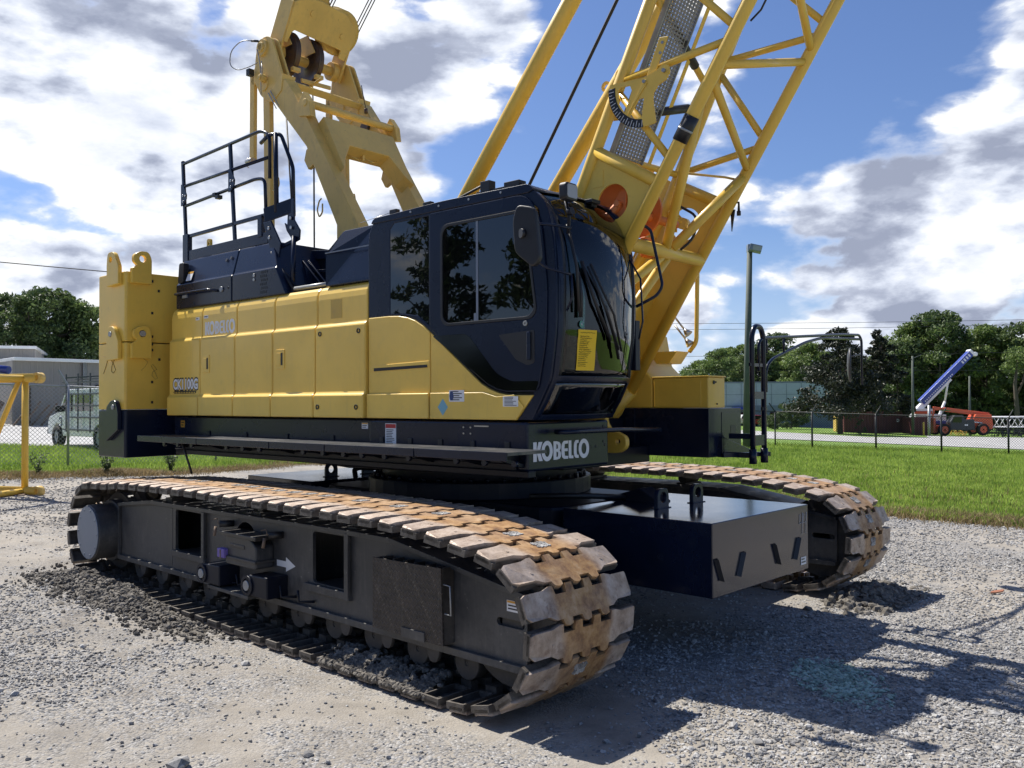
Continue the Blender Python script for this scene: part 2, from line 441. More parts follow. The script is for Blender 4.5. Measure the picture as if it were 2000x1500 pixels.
M['shoe'] = mat_track('worn_track_shoe')
def mat_dusty(name, base, dust=(0.19, 0.165, 0.135), amt=.5, low=0.2, high=1.0):
    m, g, b, _ = new_mat(name); co = objco(g)
    n1 = g.noise(co, 2.2, 6, .65); n2 = g.noise(co, 22, 5, .7)
    mp = g.node('ShaderNodeMapping'); g.l.new(co, mp.inputs[0]); mp.inputs['Scale'].default_value = (22, 22, 1.6)
    st = g.noise(mp.outputs[0], 1.6, 6, .7)
    sp = g.node('ShaderNodeSeparateXYZ'); g.l.new(co, sp.inputs[0])
    f = g.math('MULTIPLY', g.maprange(n1, .36, .68), amt)
    f = g.math('ADD', f, g.maprange(st, .5, .8, 0, .5)); f = g.math('ADD', f, g.maprange(sp.outputs[2], high, low, 0, .35), clamp=True)
    f = g.math('MULTIPLY', f, g.maprange(n2, .25, .6, .55, 1))
    c = g.mix(f, base, dust); c = g.mix(g.maprange(n2, .64, .72, 0, .5), c, (.30, .28, .25))
    g.put(b.inputs['Base Color'], c); g.put(b.inputs['Roughness'], g.math('ADD', g.math('MULTIPLY', f, .4), .38))
    g.put(b.inputs['Normal'], g.bump(n2, .25, .006))
    return m
M['frame'] = mat_dusty('dusty_track_frame', (0.016, 0.019, 0.025), (.15, .138, .122), amt=.42)
M['mudfr'] = mat_dusty('muddy_rollers', (0.022, 0.019, 0.017), (0.10, .088, .075), amt=.7)
M['weight'] = paint('carbody_weight_paint', (0.006, 0.010, 0.024), .13, .30, (0.035, .038, .042), .25, .25, streak=.30)

def mat_diamond():
    m, g, b, _ = new_mat('dirty_checker_plate'); co = objco(g)
    br = g.node('ShaderNodeTexBrick'); mp = g.node('ShaderNodeMapping'); g.l.new(co, mp.inputs[0]); mp.inputs['Rotation'].default_value = (R(90), R(45), 0)
    sx = g.node('ShaderNodeSeparateXYZ'); g.l.new(co, sx.inputs[0])
    a = g.math('ADD', sx.outputs[0], sx.outputs[2]); bb = g.math('SUBTRACT', sx.outputs[0], sx.outputs[2])
    fa = g.math('SINE', g.math('MULTIPLY', a, 150.0)); fb = g.math('SINE', g.math('MULTIPLY', bb, 150.0))
    chk = g.math('GREATER_THAN', g.math('MULTIPLY', g.math('SINE', g.math('MULTIPLY', a, 75.0)), g.math('SINE', g.math('MULTIPLY', bb, 75.0))), 0)
    h = g.mix(chk, g.maprange(fa, .3, 1), g.maprange(fb, .3, 1))
    n = g.noise(co, 12, 6, .7)
    mp2 = g.node('ShaderNodeMapping'); g.l.new(co, mp2.inputs[0]); mp2.inputs['Scale'].default_value = (30, 30, 2)
    st = g.maprange(g.noise(mp2.outputs[0], 1.4, 5, .7), .52, .75)
    c = g.ramp(n, [(.3, (.013, .010, .008)), (.7, (.055, .042, .034))]); c = g.mix(g.math('MULTIPLY', st, .6), c, (.10, .088, .07))
    c = g.mix(g.math('MULTIPLY', h, .25), c, (.12, .10, .085))
    g.put(b.inputs['Base Color'], c); g.put(b.inputs['Roughness'], .55); g.put(b.inputs['Normal'], g.bump(h, .7, .006))
    return m
M['diamond'] = mat_diamond()
def mat_grating(name='walkway_grating', base=(.10, .105, .11)):
    m, g, b, _ = new_mat(name); co = objco(g); sx = g.node('ShaderNodeSeparateXYZ'); g.l.new(co, sx.inputs[0])
    v = g.vor(co, 34, 'F1', 'Distance', .15)
    h = g.maprange(v, .25, .45)
    c = g.mix(h, (.30, .31, .31), (.05, .055, .06)); c = g.mix(g.maprange(g.noise(co, 6, 4, .6), .4, .7, 0, .5), c, (.22, .20, .18))
    g.put(b.inputs['Base Color'], c); g.put(b.inputs['Roughness'], .38); b.inputs['Metallic'].default_value = .4
    g.put(b.inputs['Normal'], g.bump(h, .8, -.01))
    return m
M['grating'] = mat_grating()

def mat_glass(name, tint, ior=1.6, opaque=0.0):
    m = bpy.data.materials.new(name); m.use_nodes = True; g = NT(m.node_tree); g.n.clear()
    out = g.node('ShaderNodeOutputMaterial')
    tr = g.node('ShaderNodeBsdfTransparent'); tr.inputs[0].default_value = (*tint, 1)
    gl = g.node('ShaderNodeBsdfGlossy'); gl.inputs['Roughness'].default_value = 0.012
    gl.inputs[0].default_value = (1, 1, 1, 1)
    fr = g.node('ShaderNodeFresnel'); fr.inputs[0].default_value = ior
    co = objco(g)
    g.put(gl.inputs['Normal'], g.bump(g.noise(co, 1.6, 1, .4), .12, .02))
    mx = g.node('ShaderNodeMixShader'); g.l.new(fr.outputs[0], mx.inputs[0])
    if opaque > 0:
        df = g.node('ShaderNodeBsdfDiffuse'); df.inputs[0].default_value = (.006, .007, .008, 1)
        m2 = g.node('ShaderNodeMixShader'); m2.inputs[0].default_value = opaque
        g.l.new(tr.outputs[0], m2.inputs[1]); g.l.new(df.outputs[0], m2.inputs[2]); g.l.new(m2.outputs[0], mx.inputs[1])
    else: g.l.new(tr.outputs[0], mx.inputs[1])
    g.l.new(gl.outputs[0], mx.inputs[2]); g.l.new(mx.outputs[0], out.inputs[0])
    return m
M['glass'] = mat_glass('side_window_glass', (0.22, 0.27, 0.27), 1.62, .45)
M['windshield'] = mat_glass('green_tinted_windshield', (0.26, 0.36, 0.34), 1.55, .12)
M['glass_dark'] = mat_glass('black_window_glass', (0.02, 0.02, 0.02), 1.62, .9)

def mat_gravel():
    m, g, b, _ = new_mat('gravel_and_dust'); co = objco(g)
    big = g.noise(co, .42, 5, .6, .3); mid = g.noise(co, 2.6, 6, .65)
    v = g.node('ShaderNodeTexVoronoi'); g.l.new(co, v.inputs['Vector']); v.inputs['Scale'].default_value = 55
    v2 = g.node('ShaderNodeTexVoronoi'); g.l.new(co, v2.inputs['Vector']); v2.inputs['Scale'].default_value = 120
    sep = g.node('ShaderNodeSeparateColor'); g.l.new(v.outputs['Color'], sep.inputs[0])
    sep2 = g.node('ShaderNodeSeparateColor'); g.l.new(v2.outputs['Color'], sep2.inputs[0])
    dust = g.ramp(mid, [(.28, (.23, .205, .17)), (.55, (.335, .303, .255)), (.8, (.42, .39, .34))])
    stone = g.ramp(sep.outputs[0], [(0, (.12, .12, .122)), (.5, (.25, .247, .242)), (1, (.43, .42, .405))])
    f = g.maprange(g.math('ADD', g.math('MULTIPLY', big, .8), g.math('MULTIPLY', mid, .35)), .50, .66)
    f = g.math('MULTIPLY', f, g.maprange(sep.outputs[1], .25, .45))
    c = g.mix(f, dust, stone)
    c = g.mix(g.maprange(sep2.outputs[0], .8, .95, 0, .5), c, (.22, .21, .20))
    c = g.mix(g.maprange(g.noise(co, 1.1, 8, .72), .55, .68, 0, .7), c, (.165, .148, .128))
    c = g.mix(g.maprange(g.noise(co, .5, 5, .65), .54, .68, 0, .45), c, (.20, .185, .165))
    c = g.mix(g.maprange(g.noise(co, 14, 5, .75), .60, .70, 0, .55), c, (.12, .11, .10))
    g.put(b.inputs['Base Color'], c); b.inputs['Roughness'].default_value = .92
    h = g.math('ADD', g.math('MULTIPLY', v.outputs['Distance'], g.math('MULTIPLY_ADD', f, -1.0, -.15)), g.math('MULTIPLY', g.noise(co, 70, 4, .7), .5))
    h = g.math('ADD', h, g.math('MULTIPLY', mid, 1.2))
    g.put(b.inputs['Normal'], g.bump(h, .9, .018))
    return m
M['gravel'] = mat_gravel()
def mat_stone(name='grey_crushed_stone', lo=(.115, .112, .11), hi=(.48, .468, .445)):
    m, g, b, _ = new_mat(name); co = objco(g)
    v = g.node('ShaderNodeTexVoronoi'); g.l.new(co, v.inputs['Vector']); v.inputs['Scale'].default_value = 22
    sep = g.node('ShaderNodeSeparateColor'); g.l.new(v.outputs['Color'], sep.inputs[0])
    c = g.ramp(sep.outputs[0], [(0, lo), (.55, tuple((a + b_) / 2 for a, b_ in zip(lo, hi))), (1, hi)])
    c = g.mix(g.maprange(g.noise(co, 60, 4, .7), .4, .7, 0, .4), c, tuple(x * .8 for x in hi))
    g.put(b.inputs['Base Color'], c); b.inputs['Roughness'].default_value = .9
    g.put(b.inputs['Normal'], g.bump(g.noise(co, 90, 4, .7), .5, .004))
    return m
M['stone'] = mat_stone()
M['soil'] = mat_stone('dark_churned_soil', (.07, .062, .052), (.22, .20, .17))
M['stone_green'] = mat_stone('pale_green_stained_stone', (.17, .235, .185), (.45, .56, .47))  # stone colour carries the green sunlight that falls through the tinted windscreen
def mat_grass_ground():
    m, g, b, _ = new_mat('grass_turf'); co = objco(g)
    a = g.noise(co, .22, 5, .6); b2 = g.noise(co, 3.2, 6, .7); c2 = g.noise(co, 16, 4, .7)
    c = g.ramp(b2, [(.28, (.085, .16, .02)), (.52, (.16, .27, .035)), (.76, (.26, .37, .07))])
    c = g.mix(g.maprange(a, .52, .72, 0, .55), c, (.17, .20, .05))
    c = g.mix(g.maprange(c2, .55, .75, 0, .4), c, (.05, .09, .015))
    g.put(b.inputs['Base Color'], c); b.inputs['Roughness'].default_value = .85
    g.put(b.inputs['Normal'], g.bump(g.math('ADD', c2, b2), .9, .06))
    return m
M['turf'] = mat_grass_ground()
def mat_leaf(name, lo, hi, rough=.5, trans=.25, scale=.5, spec=.4):
    m = bpy.data.materials.new(name); m.use_nodes = True; g = NT(m.node_tree); g.n.clear()
    out = g.node('ShaderNodeOutputMaterial'); b = g.node('ShaderNodeBsdfPrincipled'); co = objco(g)
    n = g.noise(co, scale, 4, .7); n2 = g.noise(co, scale * 12, 2, .5)
    c = g.mix(g.maprange(g.math('ADD', g.math('MULTIPLY', n, .55), g.math('MULTIPLY', n2, .45)), .38, .62), lo, hi)
    g.put(b.inputs['Base Color'], c); b.inputs['Roughness'].default_value = rough
    b.inputs['Specular IOR Level'].default_value = spec
    t = g.node('ShaderNodeBsdfTranslucent'); g.put(t.inputs[0], c)
    mx = g.node('ShaderNodeMixShader'); mx.inputs[0].default_value = trans
    g.l.new(b.outputs[0], mx.inputs[1]); g.l.new(t.outputs[0], mx.inputs[2]); g.l.new(mx.outputs[0], out.inputs[0])
    return m
M['blade'] = mat_leaf('grass_blades', (.175, .27, .035), (.43, .54, .11), .38, .40, .9)
M['dry_blade'] = mat_leaf('dry_grass_blades', (.16, .12, .05), (.36, .27, .14), .7, .3, 1.2)
M['leaf_dark'] = mat_leaf('dark_foliage', (.04, .068, .026), (.11, .155, .052), .55, .25)
M['leaf_mid'] = mat_leaf('mid_green_foliage', (.075, .115, .035), (.19, .26, .075), .55, .3)
M['leaf_light'] = mat_leaf('light_green_foliage', (.13, .19, .045), (.30, .39, .11), .55, .35)
M['leaf_mag'] = mat_leaf('glossy_magnolia_leaves', (.012, .019, .009), (.040, .045, .022), .46, .08, .8, .35)
M['leaf_olive'] = mat_leaf('olive_shrub_leaves', (.045, .07, .03), (.11, .145, .06), .55, .25)
M['bark'] = paint('bark', (.085, .068, .052), .9, .5, (.04, .03, .025), .15, 0, streak=.5)
def mat_siding(name, colr, axis=0, per=.25, depth=.03, dirt=.25):
    m, g, b, _ = new_mat(name); co = objco(g); sx = g.node('ShaderNodeSeparateXYZ'); g.l.new(co, sx.inputs[0])
    w = g.math('SINE', g.math('MULTIPLY', sx.outputs[axis], 2 * math.pi / per))
    h = g.maprange(w, .55, .9)
    mp = g.node('ShaderNodeMapping'); g.l.new(co, mp.inputs[0]); mp.inputs['Scale'].default_value = (6, 6, .6)
    st = g.maprange(g.noise(mp.outputs[0], 1.0, 5, .7), .45, .75, 0, dirt)
    c = g.mix(st, colr, tuple(x * .55 for x in colr)); c = g.mix(g.math('MULTIPLY', h, .22), c, tuple(min(1, x * 1.3) for x in colr))
    g.put(b.inputs['Base Color'], c); b.inputs['Roughness'].default_value = .6
    g.put(b.inputs['Normal'], g.bump(h, .8, depth))
    return m
M['siding'] = mat_siding('beige_metal_siding', (.27, .25, .225))
M['container'] = mat_siding('maroon_corrugated', (.135, .035, .038), 0, .28, .05, .6)
def mat_asphalt():
    m, g, b, _ = new_mat('pale_worn_road'); co = objco(g)
    c = g.ramp(g.noise(co, .6, 6, .65), [(.3, (.33, .325, .315)), (.7, (.47, .465, .45))])
    g.put(b.inputs['Base Color'], c); b.inputs['Roughness'].default_value = .85
    return m
M['road'] = mat_asphalt()
def mat_mesh_translucent():
    m = bpy.data.materials.new('translucent_catwalk_grating'); m.use_nodes = True; g = NT(m.node_tree); g.n.clear()
    out = g.node('ShaderNodeOutputMaterial'); b = g.node('ShaderNodeBsdfPrincipled')
    b.inputs['Base Color'].default_value = (.33, .33, .32, 1); b.inputs['Roughness'].default_value = .5; b.inputs['Metallic'].default_value = .3
    g.l.new(b.outputs[0], out.inputs[0])
    return m
M['catwalk'] = mat_mesh_translucent()
def mat_emit_lens():
    m, g, b, _ = new_mat('lamp_lens'); b.inputs['Base Color'].default_value = (.35, .35, .33, 1); b.inputs['Roughness'].default_value = .15
    return m
M['lens'] = mat_emit_lens()

# ================================================================ THE CRANE
crane = empty('crawler_crane', (-0.34, 9.22, 0), R(-41.1))
tag(crane, 'large yellow and navy crawler crane with closed cab standing on rusty tracks, filling the yard', 'crawler crane')
UO = (1.994, -1.593, 0)
def UP(name, mb, mat, parent=None, bevel=0.0, seg=2, **kw):
    """part drawn in the upper structure's own axes: x forward, y to its left from the right side plane"""
    if parent is None: return mb.build(name, mat, crane, bevel, seg, loc=UO, **kw)
    return mb.build(name, mat, parent, bevel, seg, **kw)

# ---- deck frame
m = MB(); m.box(-5.48, -1.90, 0.03, 0.20, 1.40, 1.785)
rb = UP('deck_side_plate', m, M['navy'], bevel=.012)
m = MB(); m.box(-1.885, 0.0, 0.0, 1.085, 1.40, 1.785); fd = UP('deck_front_base', m, M['navy'], bevel=.02, seg=3)
m = MB(); m.box(-5.40, -0.65, 0.20, 3.20, 1.47, 1.77); m.box(-3.4, -0.35, .9, 2.3, 1.34, 1.5); UP('main_deck', m, M['navy_dull'], bevel=.01)
for k in range(14):
    x = -5.1 + k * .375
    m = MB(); m.box(x, x + .05, -.012 if x > -1.9 else .018, .03, 1.56, 1.63); UP('step_bracket', m, M['black'], bevel=.004) if k % 2 or k > 9 else None
m = MB(); m.box(-.56, -.40, -.004, .004, 1.742, 1.752)
for x in (-.68, -.60):
    for z in (1.735, 1.685): m.tube((x, -.006, z), (x, .004, z), .008, 8)
m.build('bolt_heads', M['steel'], fd)

# ---- yellow side panels: profile across (y,z) swept along x
def side_profile(off=0.0):
    return [(-.060, 1.800), (-.060, 2.005), (-.052, 2.018), (-.034, 2.032), (-.030, 2.045), (-.030, 2.655), (-.024, 2.668),
            (-.004, 2.688), (0, 2.70), (0, 2.93), (.006, 2.98), (.025, 3.025), (.055, 3.052), (.10, 3.066), (.30, 3.066), (.30, 1.80)]
seams = [-5.50, -4.80, -4.08, -3.37, -2.65, -1.895]
panels = []
for i in range(5):
    m = MB(); m.prism(side_profile(), seams[i] + .006, seams[i + 1] - .006, YZ)
    panels.append(UP('side_panel', m, M['yellow'], bevel=.014, seg=3))
m = MB(); m.box(-5.46, -1.9, .05, .12, 1.80, 3.03); UP('panel_backing', m, M['black'])
# latches and bolts
for x, pi in ((-4.66, 1), (-3.23, 3)):
    m = MB(); m.prism(rrect(x - .075, x + .075, 2.28, 2.48, .02), -.038, -.026, XZ); lt = m.build('latch_plate', M['yellow'], panels[pi], .004)
    m = MB(); m.box(x - .05, x + .018, -.043, -.030, 2.32, 2.445); m.build('latch_lever', M['yellow'], lt, .003)
    m = MB(); m.box(x + .022, x + .05, -.0405, -.036, 2.32, 2.445); m.build('latch_slot', M['black'], lt)
for x, z in ((-2.57, 2.60), (-1.99, 2.60), (-2.57, 1.90), (-1.99, 1.90)):
    y = -.03 if z > 2.1 else -.06
    m = MB(); m.disc((x, y - .003, z), (0, 1, 0), .024, .01, 16, .015); m.build('panel_bolt', M['black'], panels[4])
m = MB(); m.box(-2.44, -2.27, -.0025, -.0005, 2.74, 2.92); m.build('faded_patch', paint('touched_up_paint', (0.50, .32, .045), .38), panels[4])

# ---- lettering
def letters(txt, x, z, h, y, mat, parent, name='lettering', sx=1.0, bold=0.0, depth=.002, frame='side', shear=0.0, ext=0.0, spacing=1.0):
    cu = bpy.data.curves.new(name, 'FONT'); cu.body = txt; cu.size = 1.0; cu.offset = bold; cu.extrude = 0.0; cu.space_character = spacing
    cu.resolution_u = 4
    t = bpy.data.objects.new(name, cu); col.objects.link(t)
    dg = bpy.context.evaluated_depsgraph_get()
    me = bpy.data.meshes.new_from_object(t.evaluated_get(dg)); col.objects.unlink(t); bpy.data.objects.remove(t)
    k = h / .70
    for v in me.vertices:
        a, b = v.co.x * k * sx + v.co.y * k * shear, v.co.y * k
        if frame == 'side': v.co = (x + a, y, z + b)
        elif frame == 'front': v.co = (y, x + a, z + b)
        elif frame == 'back': v.co = (x - a, y, z + b)
    me.materials.clear(); me.materials.append(mat)
    o = bpy.data.objects.new(name, me); col.objects.link(o); o.parent = parent
    return o
def kobelco(x, z, w, h, plane, off, sign, mat, parent):
    """heavy grotesque letters; plane maps (u,v,t)"""
    m = MB(); T = .0012; n = [0]
    def put(poly, holes=()):
        n[0] += 1; t = off + sign * (n[0] * .00012)
        m.prism([(x + a * w, z + b * h) for a, b in poly], t, t + sign * T, plane, [[(x + a * w, z + b * h) for a, b in q] for q in holes])
    def ell(cx, cy, rx, ry, n_=28): return [(cx + rx * math.cos(2 * math.pi * i / n_), cy + ry * math.sin(2 * math.pi * i / n_)) for i in range(n_)]
    put([(0, 0), (.058, 0), (.058, .98), (0, .98)]); put([(.050, .42), (.090, .98), (.155, .98), (.110, .52), (.16, .02), (.095, .02), (.050, .52)])
    put(ell(.235, .5, .097, .52), [ell(.235, .5, .045, .30)])
    put([(.345, .02), (.40, .02), (.45, .06), (.475, .16), (.475, .36), (.452, .48), (.472, .60), (.472, .80), (.45, .92), (.40, .97), (.345, .97)],
        [[(.395, .16), (.415, .16), (.425, .22), (.425, .38), (.41, .43), (.395, .43)], [(.395, .57), (.41, .57), (.422, .62), (.422, .76), (.41, .82), (.395, .82)]])
    put([(.485, .30), (.50, .12), (.53, .03), (.605, .02), (.605, .17), (.545, .19), (.538, .42), (.60, .42), (.60, .56), (.538, .56), (.545, .80), (.605, .82), (.605, .97), (.53, .96), (.50, .86), (.485, .70)])
    put([(.615, .97), (.615, .10), (.63, .03), (.70, .02), (.70, .17), (.665, .17), (.665, .97)])
    put([(.71, .30), (.72, .12), (.745, .03), (.80, .02), (.80, .17), (.768, .20), (.762, .30), (.762, .70), (.768, .80), (.80, .82), (.80, .97), (.745, .96), (.72, .86), (.71, .70)])
    put(ell(.900, .5, .100, .52), [ell(.900, .5, .047, .30)])
    return m.build('brand_lettering', mat, parent)
kobelco(-4.735, 2.705, .62, .150, XZ, -.0012, -1, M['white_decal'], panels[1])
kobelco(.068, 1.475, .73, .155, lambda u, v, t: (t, u, v), .001, 1, M['white_decal'], fd)
# model name: black outline, white face, truss bar below
letters('CK1100G', -5.40, 2.100, .125, -.0315, M['black_decal'], panels[0], 'model_outline', .775, .085)
letters('CK1100G', -5.396, 2.106, .112, -.0330, M['white_decal'], panels[0], 'model_lettering', .86, .04)
letters('-2', -4.925, 2.105, .06, -.0318, M['black_decal'], panels[0], 'model_outline', .8, .06)
letters('-2', -4.923, 2.107, .056, -.0332, M['white_decal'], panels[0], 'model_lettering', .8, .02)
m = MB(); m.prism([(-5.39, 2.068), (-5.365, 2.085), (-4.895, 2.085), (-4.87, 2.068), (-4.895, 2.051), (-5.365, 2.051)], -.0312, -.0325, XZ)
tb = m.build('truss_emblem', M['black_decal'], panels[0])
m = MB()
for k in range(13):
    x = -5.352 + k * .037
    m.prism([(x - .012, 2.056), (x + .012, 2.056), (x, 2.077)], -.0326, -.0332, XZ)
m.build('truss_emblem_teeth', M['yellow'], tb)
# stickers
def sticker(x0, x1, z0, z1, y, parent, mat='white_decal', head=None, lines=4, frame=XZ, sg=-1, ink='black_decal', name='sticker'):
    m = MB(); m.prism([(x0, z0), (x1, z0), (x1, z1), (x0, z1)], y, y + sg * .0012, frame); s = m.build(name, M[mat], parent)
    w, h = x1 - x0, z1 - z0; zt = z1
    if head:
        m = MB(); m.prism([(x0 + w * .03, z1 - h * .22), (x1 - w * .03, z1 - h * .22), (x1 - w * .03, z1 - h * .03), (x0 + w * .03, z1 - h * .03)], y + sg * .0013, y + sg * .0018, frame)
        m.build('header', M[head], s); zt = z1 - h * .25
    if lines:
        m = MB(); rr = random.Random(int(abs(x0) * 1000))
        for i in range(lines):
            z = zt - (i + .7) * (zt - z0) / (lines + .6); a = x0 + w * .1; b = x0 + w * rr.uniform(.6, .92); t = (zt - z0) / (lines + .6) * .22
            m.prism([(a, z - t), (b, z - t), (b, z + t), (a, z + t)], y + sg * .0013, y + sg * .0017, frame)
        m.build('print', M[ink], s)
    return s
sticker(-4.94, -4.86, 2.885, 2.918, -.0006, panels[0], lines=1); sticker(-4.76, -4.67, 2.895, 2.928, -.0006, panels[1], lines=1)
sticker(-5.33, -5.24, 1.66, 1.74, .0295, rb, 'amber_decal', lines=2)
sticker(-2.02, -1.93, 1.70, 1.755, .0295, rb, head='amber_decal', lines=2)
ds = sticker(-1.655, -1.51, 1.565, 1.755, -.0008, fd, lines=9, head='red_decal', name='danger_sign')
letters('DANGER', -1.625, 1.722, .020, -.0032, M['white_decal'], ds, 'danger_lettering', .95, .02)
# ---- cab lower cover (yellow, curved top edge)
yb = [(-1.885, 1.80), (-1.068 - .006, 1.80)]
m = MB(); m.prism([(-1.885, 1.80), (-1.075, 1.80), (-1.075, 2.538), (-1.16, 2.60), (-1.26, 2.652), (-1.36, 2.685), (-1.47, 2.704), (-1.60, 2.712), (-1.885, 2.712)], -.004, .22, XZ)
m.prism([(-1.885, 1.80), (-1.075, 1.80), (-1.075, 2.02), (-1.885, 2.02)], -.030, -.003, XZ)
ca = UP('cab_cover', m, M['yellow'], bevel=.012, seg=3)
m = MB(); m.prism([(-1.063, 1.80), (-.105, 1.80), (.065, 1.993), (-.18, 1.996), (-.29, 2.012), (-.39, 2.045), (-.48, 2.09), (-.56, 2.148), (-1.063, 2.53)], -.004, .20, XZ)
m.prism([(-1.063, 1.80), (-.10, 1.80), (-.02, 1.90), (-.12, 2.0), (-.30, 1.985), (-.45, 2.02), (-1.063, 2.02)], -.018, -.003, XZ)
cb = UP('cab_cover', m, M['yellow'], bevel=.010, seg=3)
m = MB(); m.prism(round_poly([(-1.84, 2.225), (-1.08, 2.245), (-1.08, 2.295), (-1.80, 2.275), (-1.84, 2.25)], .01), -.010, -.002, XZ); hl = m.build('intake_lip', M['yellow'], ca, .004)
m = MB(); m.prism([(-1.80, 2.222), (-1.10, 2.238), (-1.10, 2.262), (-1.80, 2.25)], -.0115, -.0095, XZ); m.build('intake_slot', M['black'], ca)
sticker(-.83, -.655, 1.945, 2.04, -.0185, cb, lines=5, head=None); sticker(-.232, -.075, 1.905, 1.985, -.0185, cb, lines=7, ink='black_decal')
m = MB(); m.prism([(-.815, 1.955), (-.785, 1.955), (-.775, 1.99), (-.785, 2.03), (-.815, 2.03), (-.825, 1.99)], -.0203, -.0208, XZ); m.build('emblem', M['navy_decal'], cb)
m = MB(); m.prism([(-.905, 1.83), (-.845, 1.90), (-.905, 1.97), (-.965, 1.90)], -.0185, -.0197, XZ); m.build('sticker', M['blue_decal'], cb)

# ---- cab shell
out_cab = round_poly([(-1.885, 2.712), (-1.885, 3.60), (.04, 3.60), (.20, 3.46), (.275, 3.16), (.298, 2.80), (.285, 2.45), (.235, 2.115), (.05, 1.80),
                      (-.10, 1.80), (.07, 1.995), (-.18, 2.0), (-.29, 2.016), (-.39, 2.049), (-.48, 2.094), (-.56, 2.152), (-1.068, 2.535), (-1.16, 2.604), (-1.26, 2.656), (-1.36, 2.689), (-1.47, 2.708), (-1.60, 2.712)],
                     [0, .20, .13, .1, .1, .1, .1, .05] + [0] * 14)
win_r = [(-1.585, 2.73), (-1.40, 2.72), (-1.22, 2.69), (-1.09, 2.60), (-1.09, 3.53), (-1.53, 3.53), (-1.585, 3.48)]
door_o = round_poly([(-1.065, 3.545), (.03, 3.545), (.165, 3.30), (.215, 2.80), (.20, 2.40), (.12, 2.02), (-.20, 2.02), (-.30, 2.04), (-.40, 2.08), (-.56, 2.185), (-1.065, 2.57)], [.03, .14, .1, .1, .1, .06, 0, 0, 0, 0, 0])
m = MB(); m.prism(out_cab, 0.0, 0.05, XZ, [win_r, rrect(-.96, .13, 2.56, 3.45, .08)])
cab = UP('cab', m, M['navy'], bevel=.008)
m = MB(); m.prism(out_cab, 1.03, 1.08, XZ, [rrect(-.96, .10, 2.3, 3.40, .08)]); m.build('cab_left_wall', M['navy'], cab, .008)
m = MB(); m.box(-1.88, -1.84, .05, 1.03, 1.80, 3.58); m.build('cab_rear_wall', M['black'], cab)
m = MB(); m.box(-1.84, -.10, .05, 1.03, 1.80, 1.86); m.build('cab_floor', M['black'], cab)
roofp = round_poly([(-1.84, 3.56), (-1.80, 3.608), (-.9, 3.632), (.03, 3.62), (.085, 3.57), (.03, 3.55)], [.02, .03, .1, .05, .02, 0])
m = MB(); m.prism(roofp, -.012, 1.09, XZ); rf = m.build('cab_roof', M['navy'], cab, .02, 3)
m = MB(); m.prism(win_r, .004, .012, XZ); m.build('rear_window', M['glass_dark'], cab)
# door with its window
wx = rrect(-.93, .11, 2.575, 3.43, .09, 6)
wx = [(x + (0.0 if z < 3.0 else -max(0, (z - 2.9)) * .22 * (1 if x > -.3 else 0)), z) for x, z in wx]
m = MB(); m.prism(door_o, -.014, -.001, XZ, [wx]); dr = m.build('door', M['navy'], cab, .005)
wx2 = [(x * .955 + -.019, 3.0 + (z - 3.0) * .945) for x, z in wx]
m = MB(); m.prism(wx, -.019, -.006, XZ, [wx2]); m.build('window_seal', M['black'], dr, .003)
m = MB(); m.prism(wx2, -.010, -.005, XZ); m.build('window', M['glass'], dr)
m = MB(); m.box(-.522, -.500, -.0135, -.004, 2.60, 3.41); m.box(-.545, -.515, -.016, -.012, 2.60, 2.66); m.build('window_divider', M['grey_metal2'], dr)
m = MB(); m.prism(round_poly([(-1.03, 2.50), (-.62, 2.50), (-.30, 2.16), (-.14, 2.10), (.13, 2.10), (.10, 2.03), (-.20, 2.03), (-.30, 2.05), (-.40, 2.09), (-.56, 2.195)], [.02, .06, .08, .05, .02, 0, 0, 0, 0, 0]), -.0165, -.0145, XZ)
m.build('gloss_panel', M['gloss_black'], dr)
m = MB(); m.prism([(-1.055, 2.545), (-.56, 2.170), (-.48, 2.105), (-.39, 2.06), (-.29, 2.026), (-.18, 2.008), (.06, 2.002), (.07, 2.013), (-.20, 2.018), (-.30, 2.034), (-.40, 2.073), (-.56, 2.182), (-1.055, 2.562)], -.008, -.0005, XZ)
m.build('lower_trim', M['gloss_black'], cab)
m = MB(); m.prism(round_poly([(-.28, 2.47), (.09, 2.49), (.09, 2.24), (.02, 2.22), (-.10, 2.27)], .02), -.0165, -.0148, XZ); hd = m.build('handle_recess', M['black'], dr)
m = MB(); m.box(.02, .055, -.034, -.015, 2.26, 2.48); m.build('handle', M['navy'], hd, .01)
m = MB(); m.disc((.0, -.017, 2.545), (0, 1, 0), .021, .01, 16, .008); m.build('key_lock', M['steel'], dr)
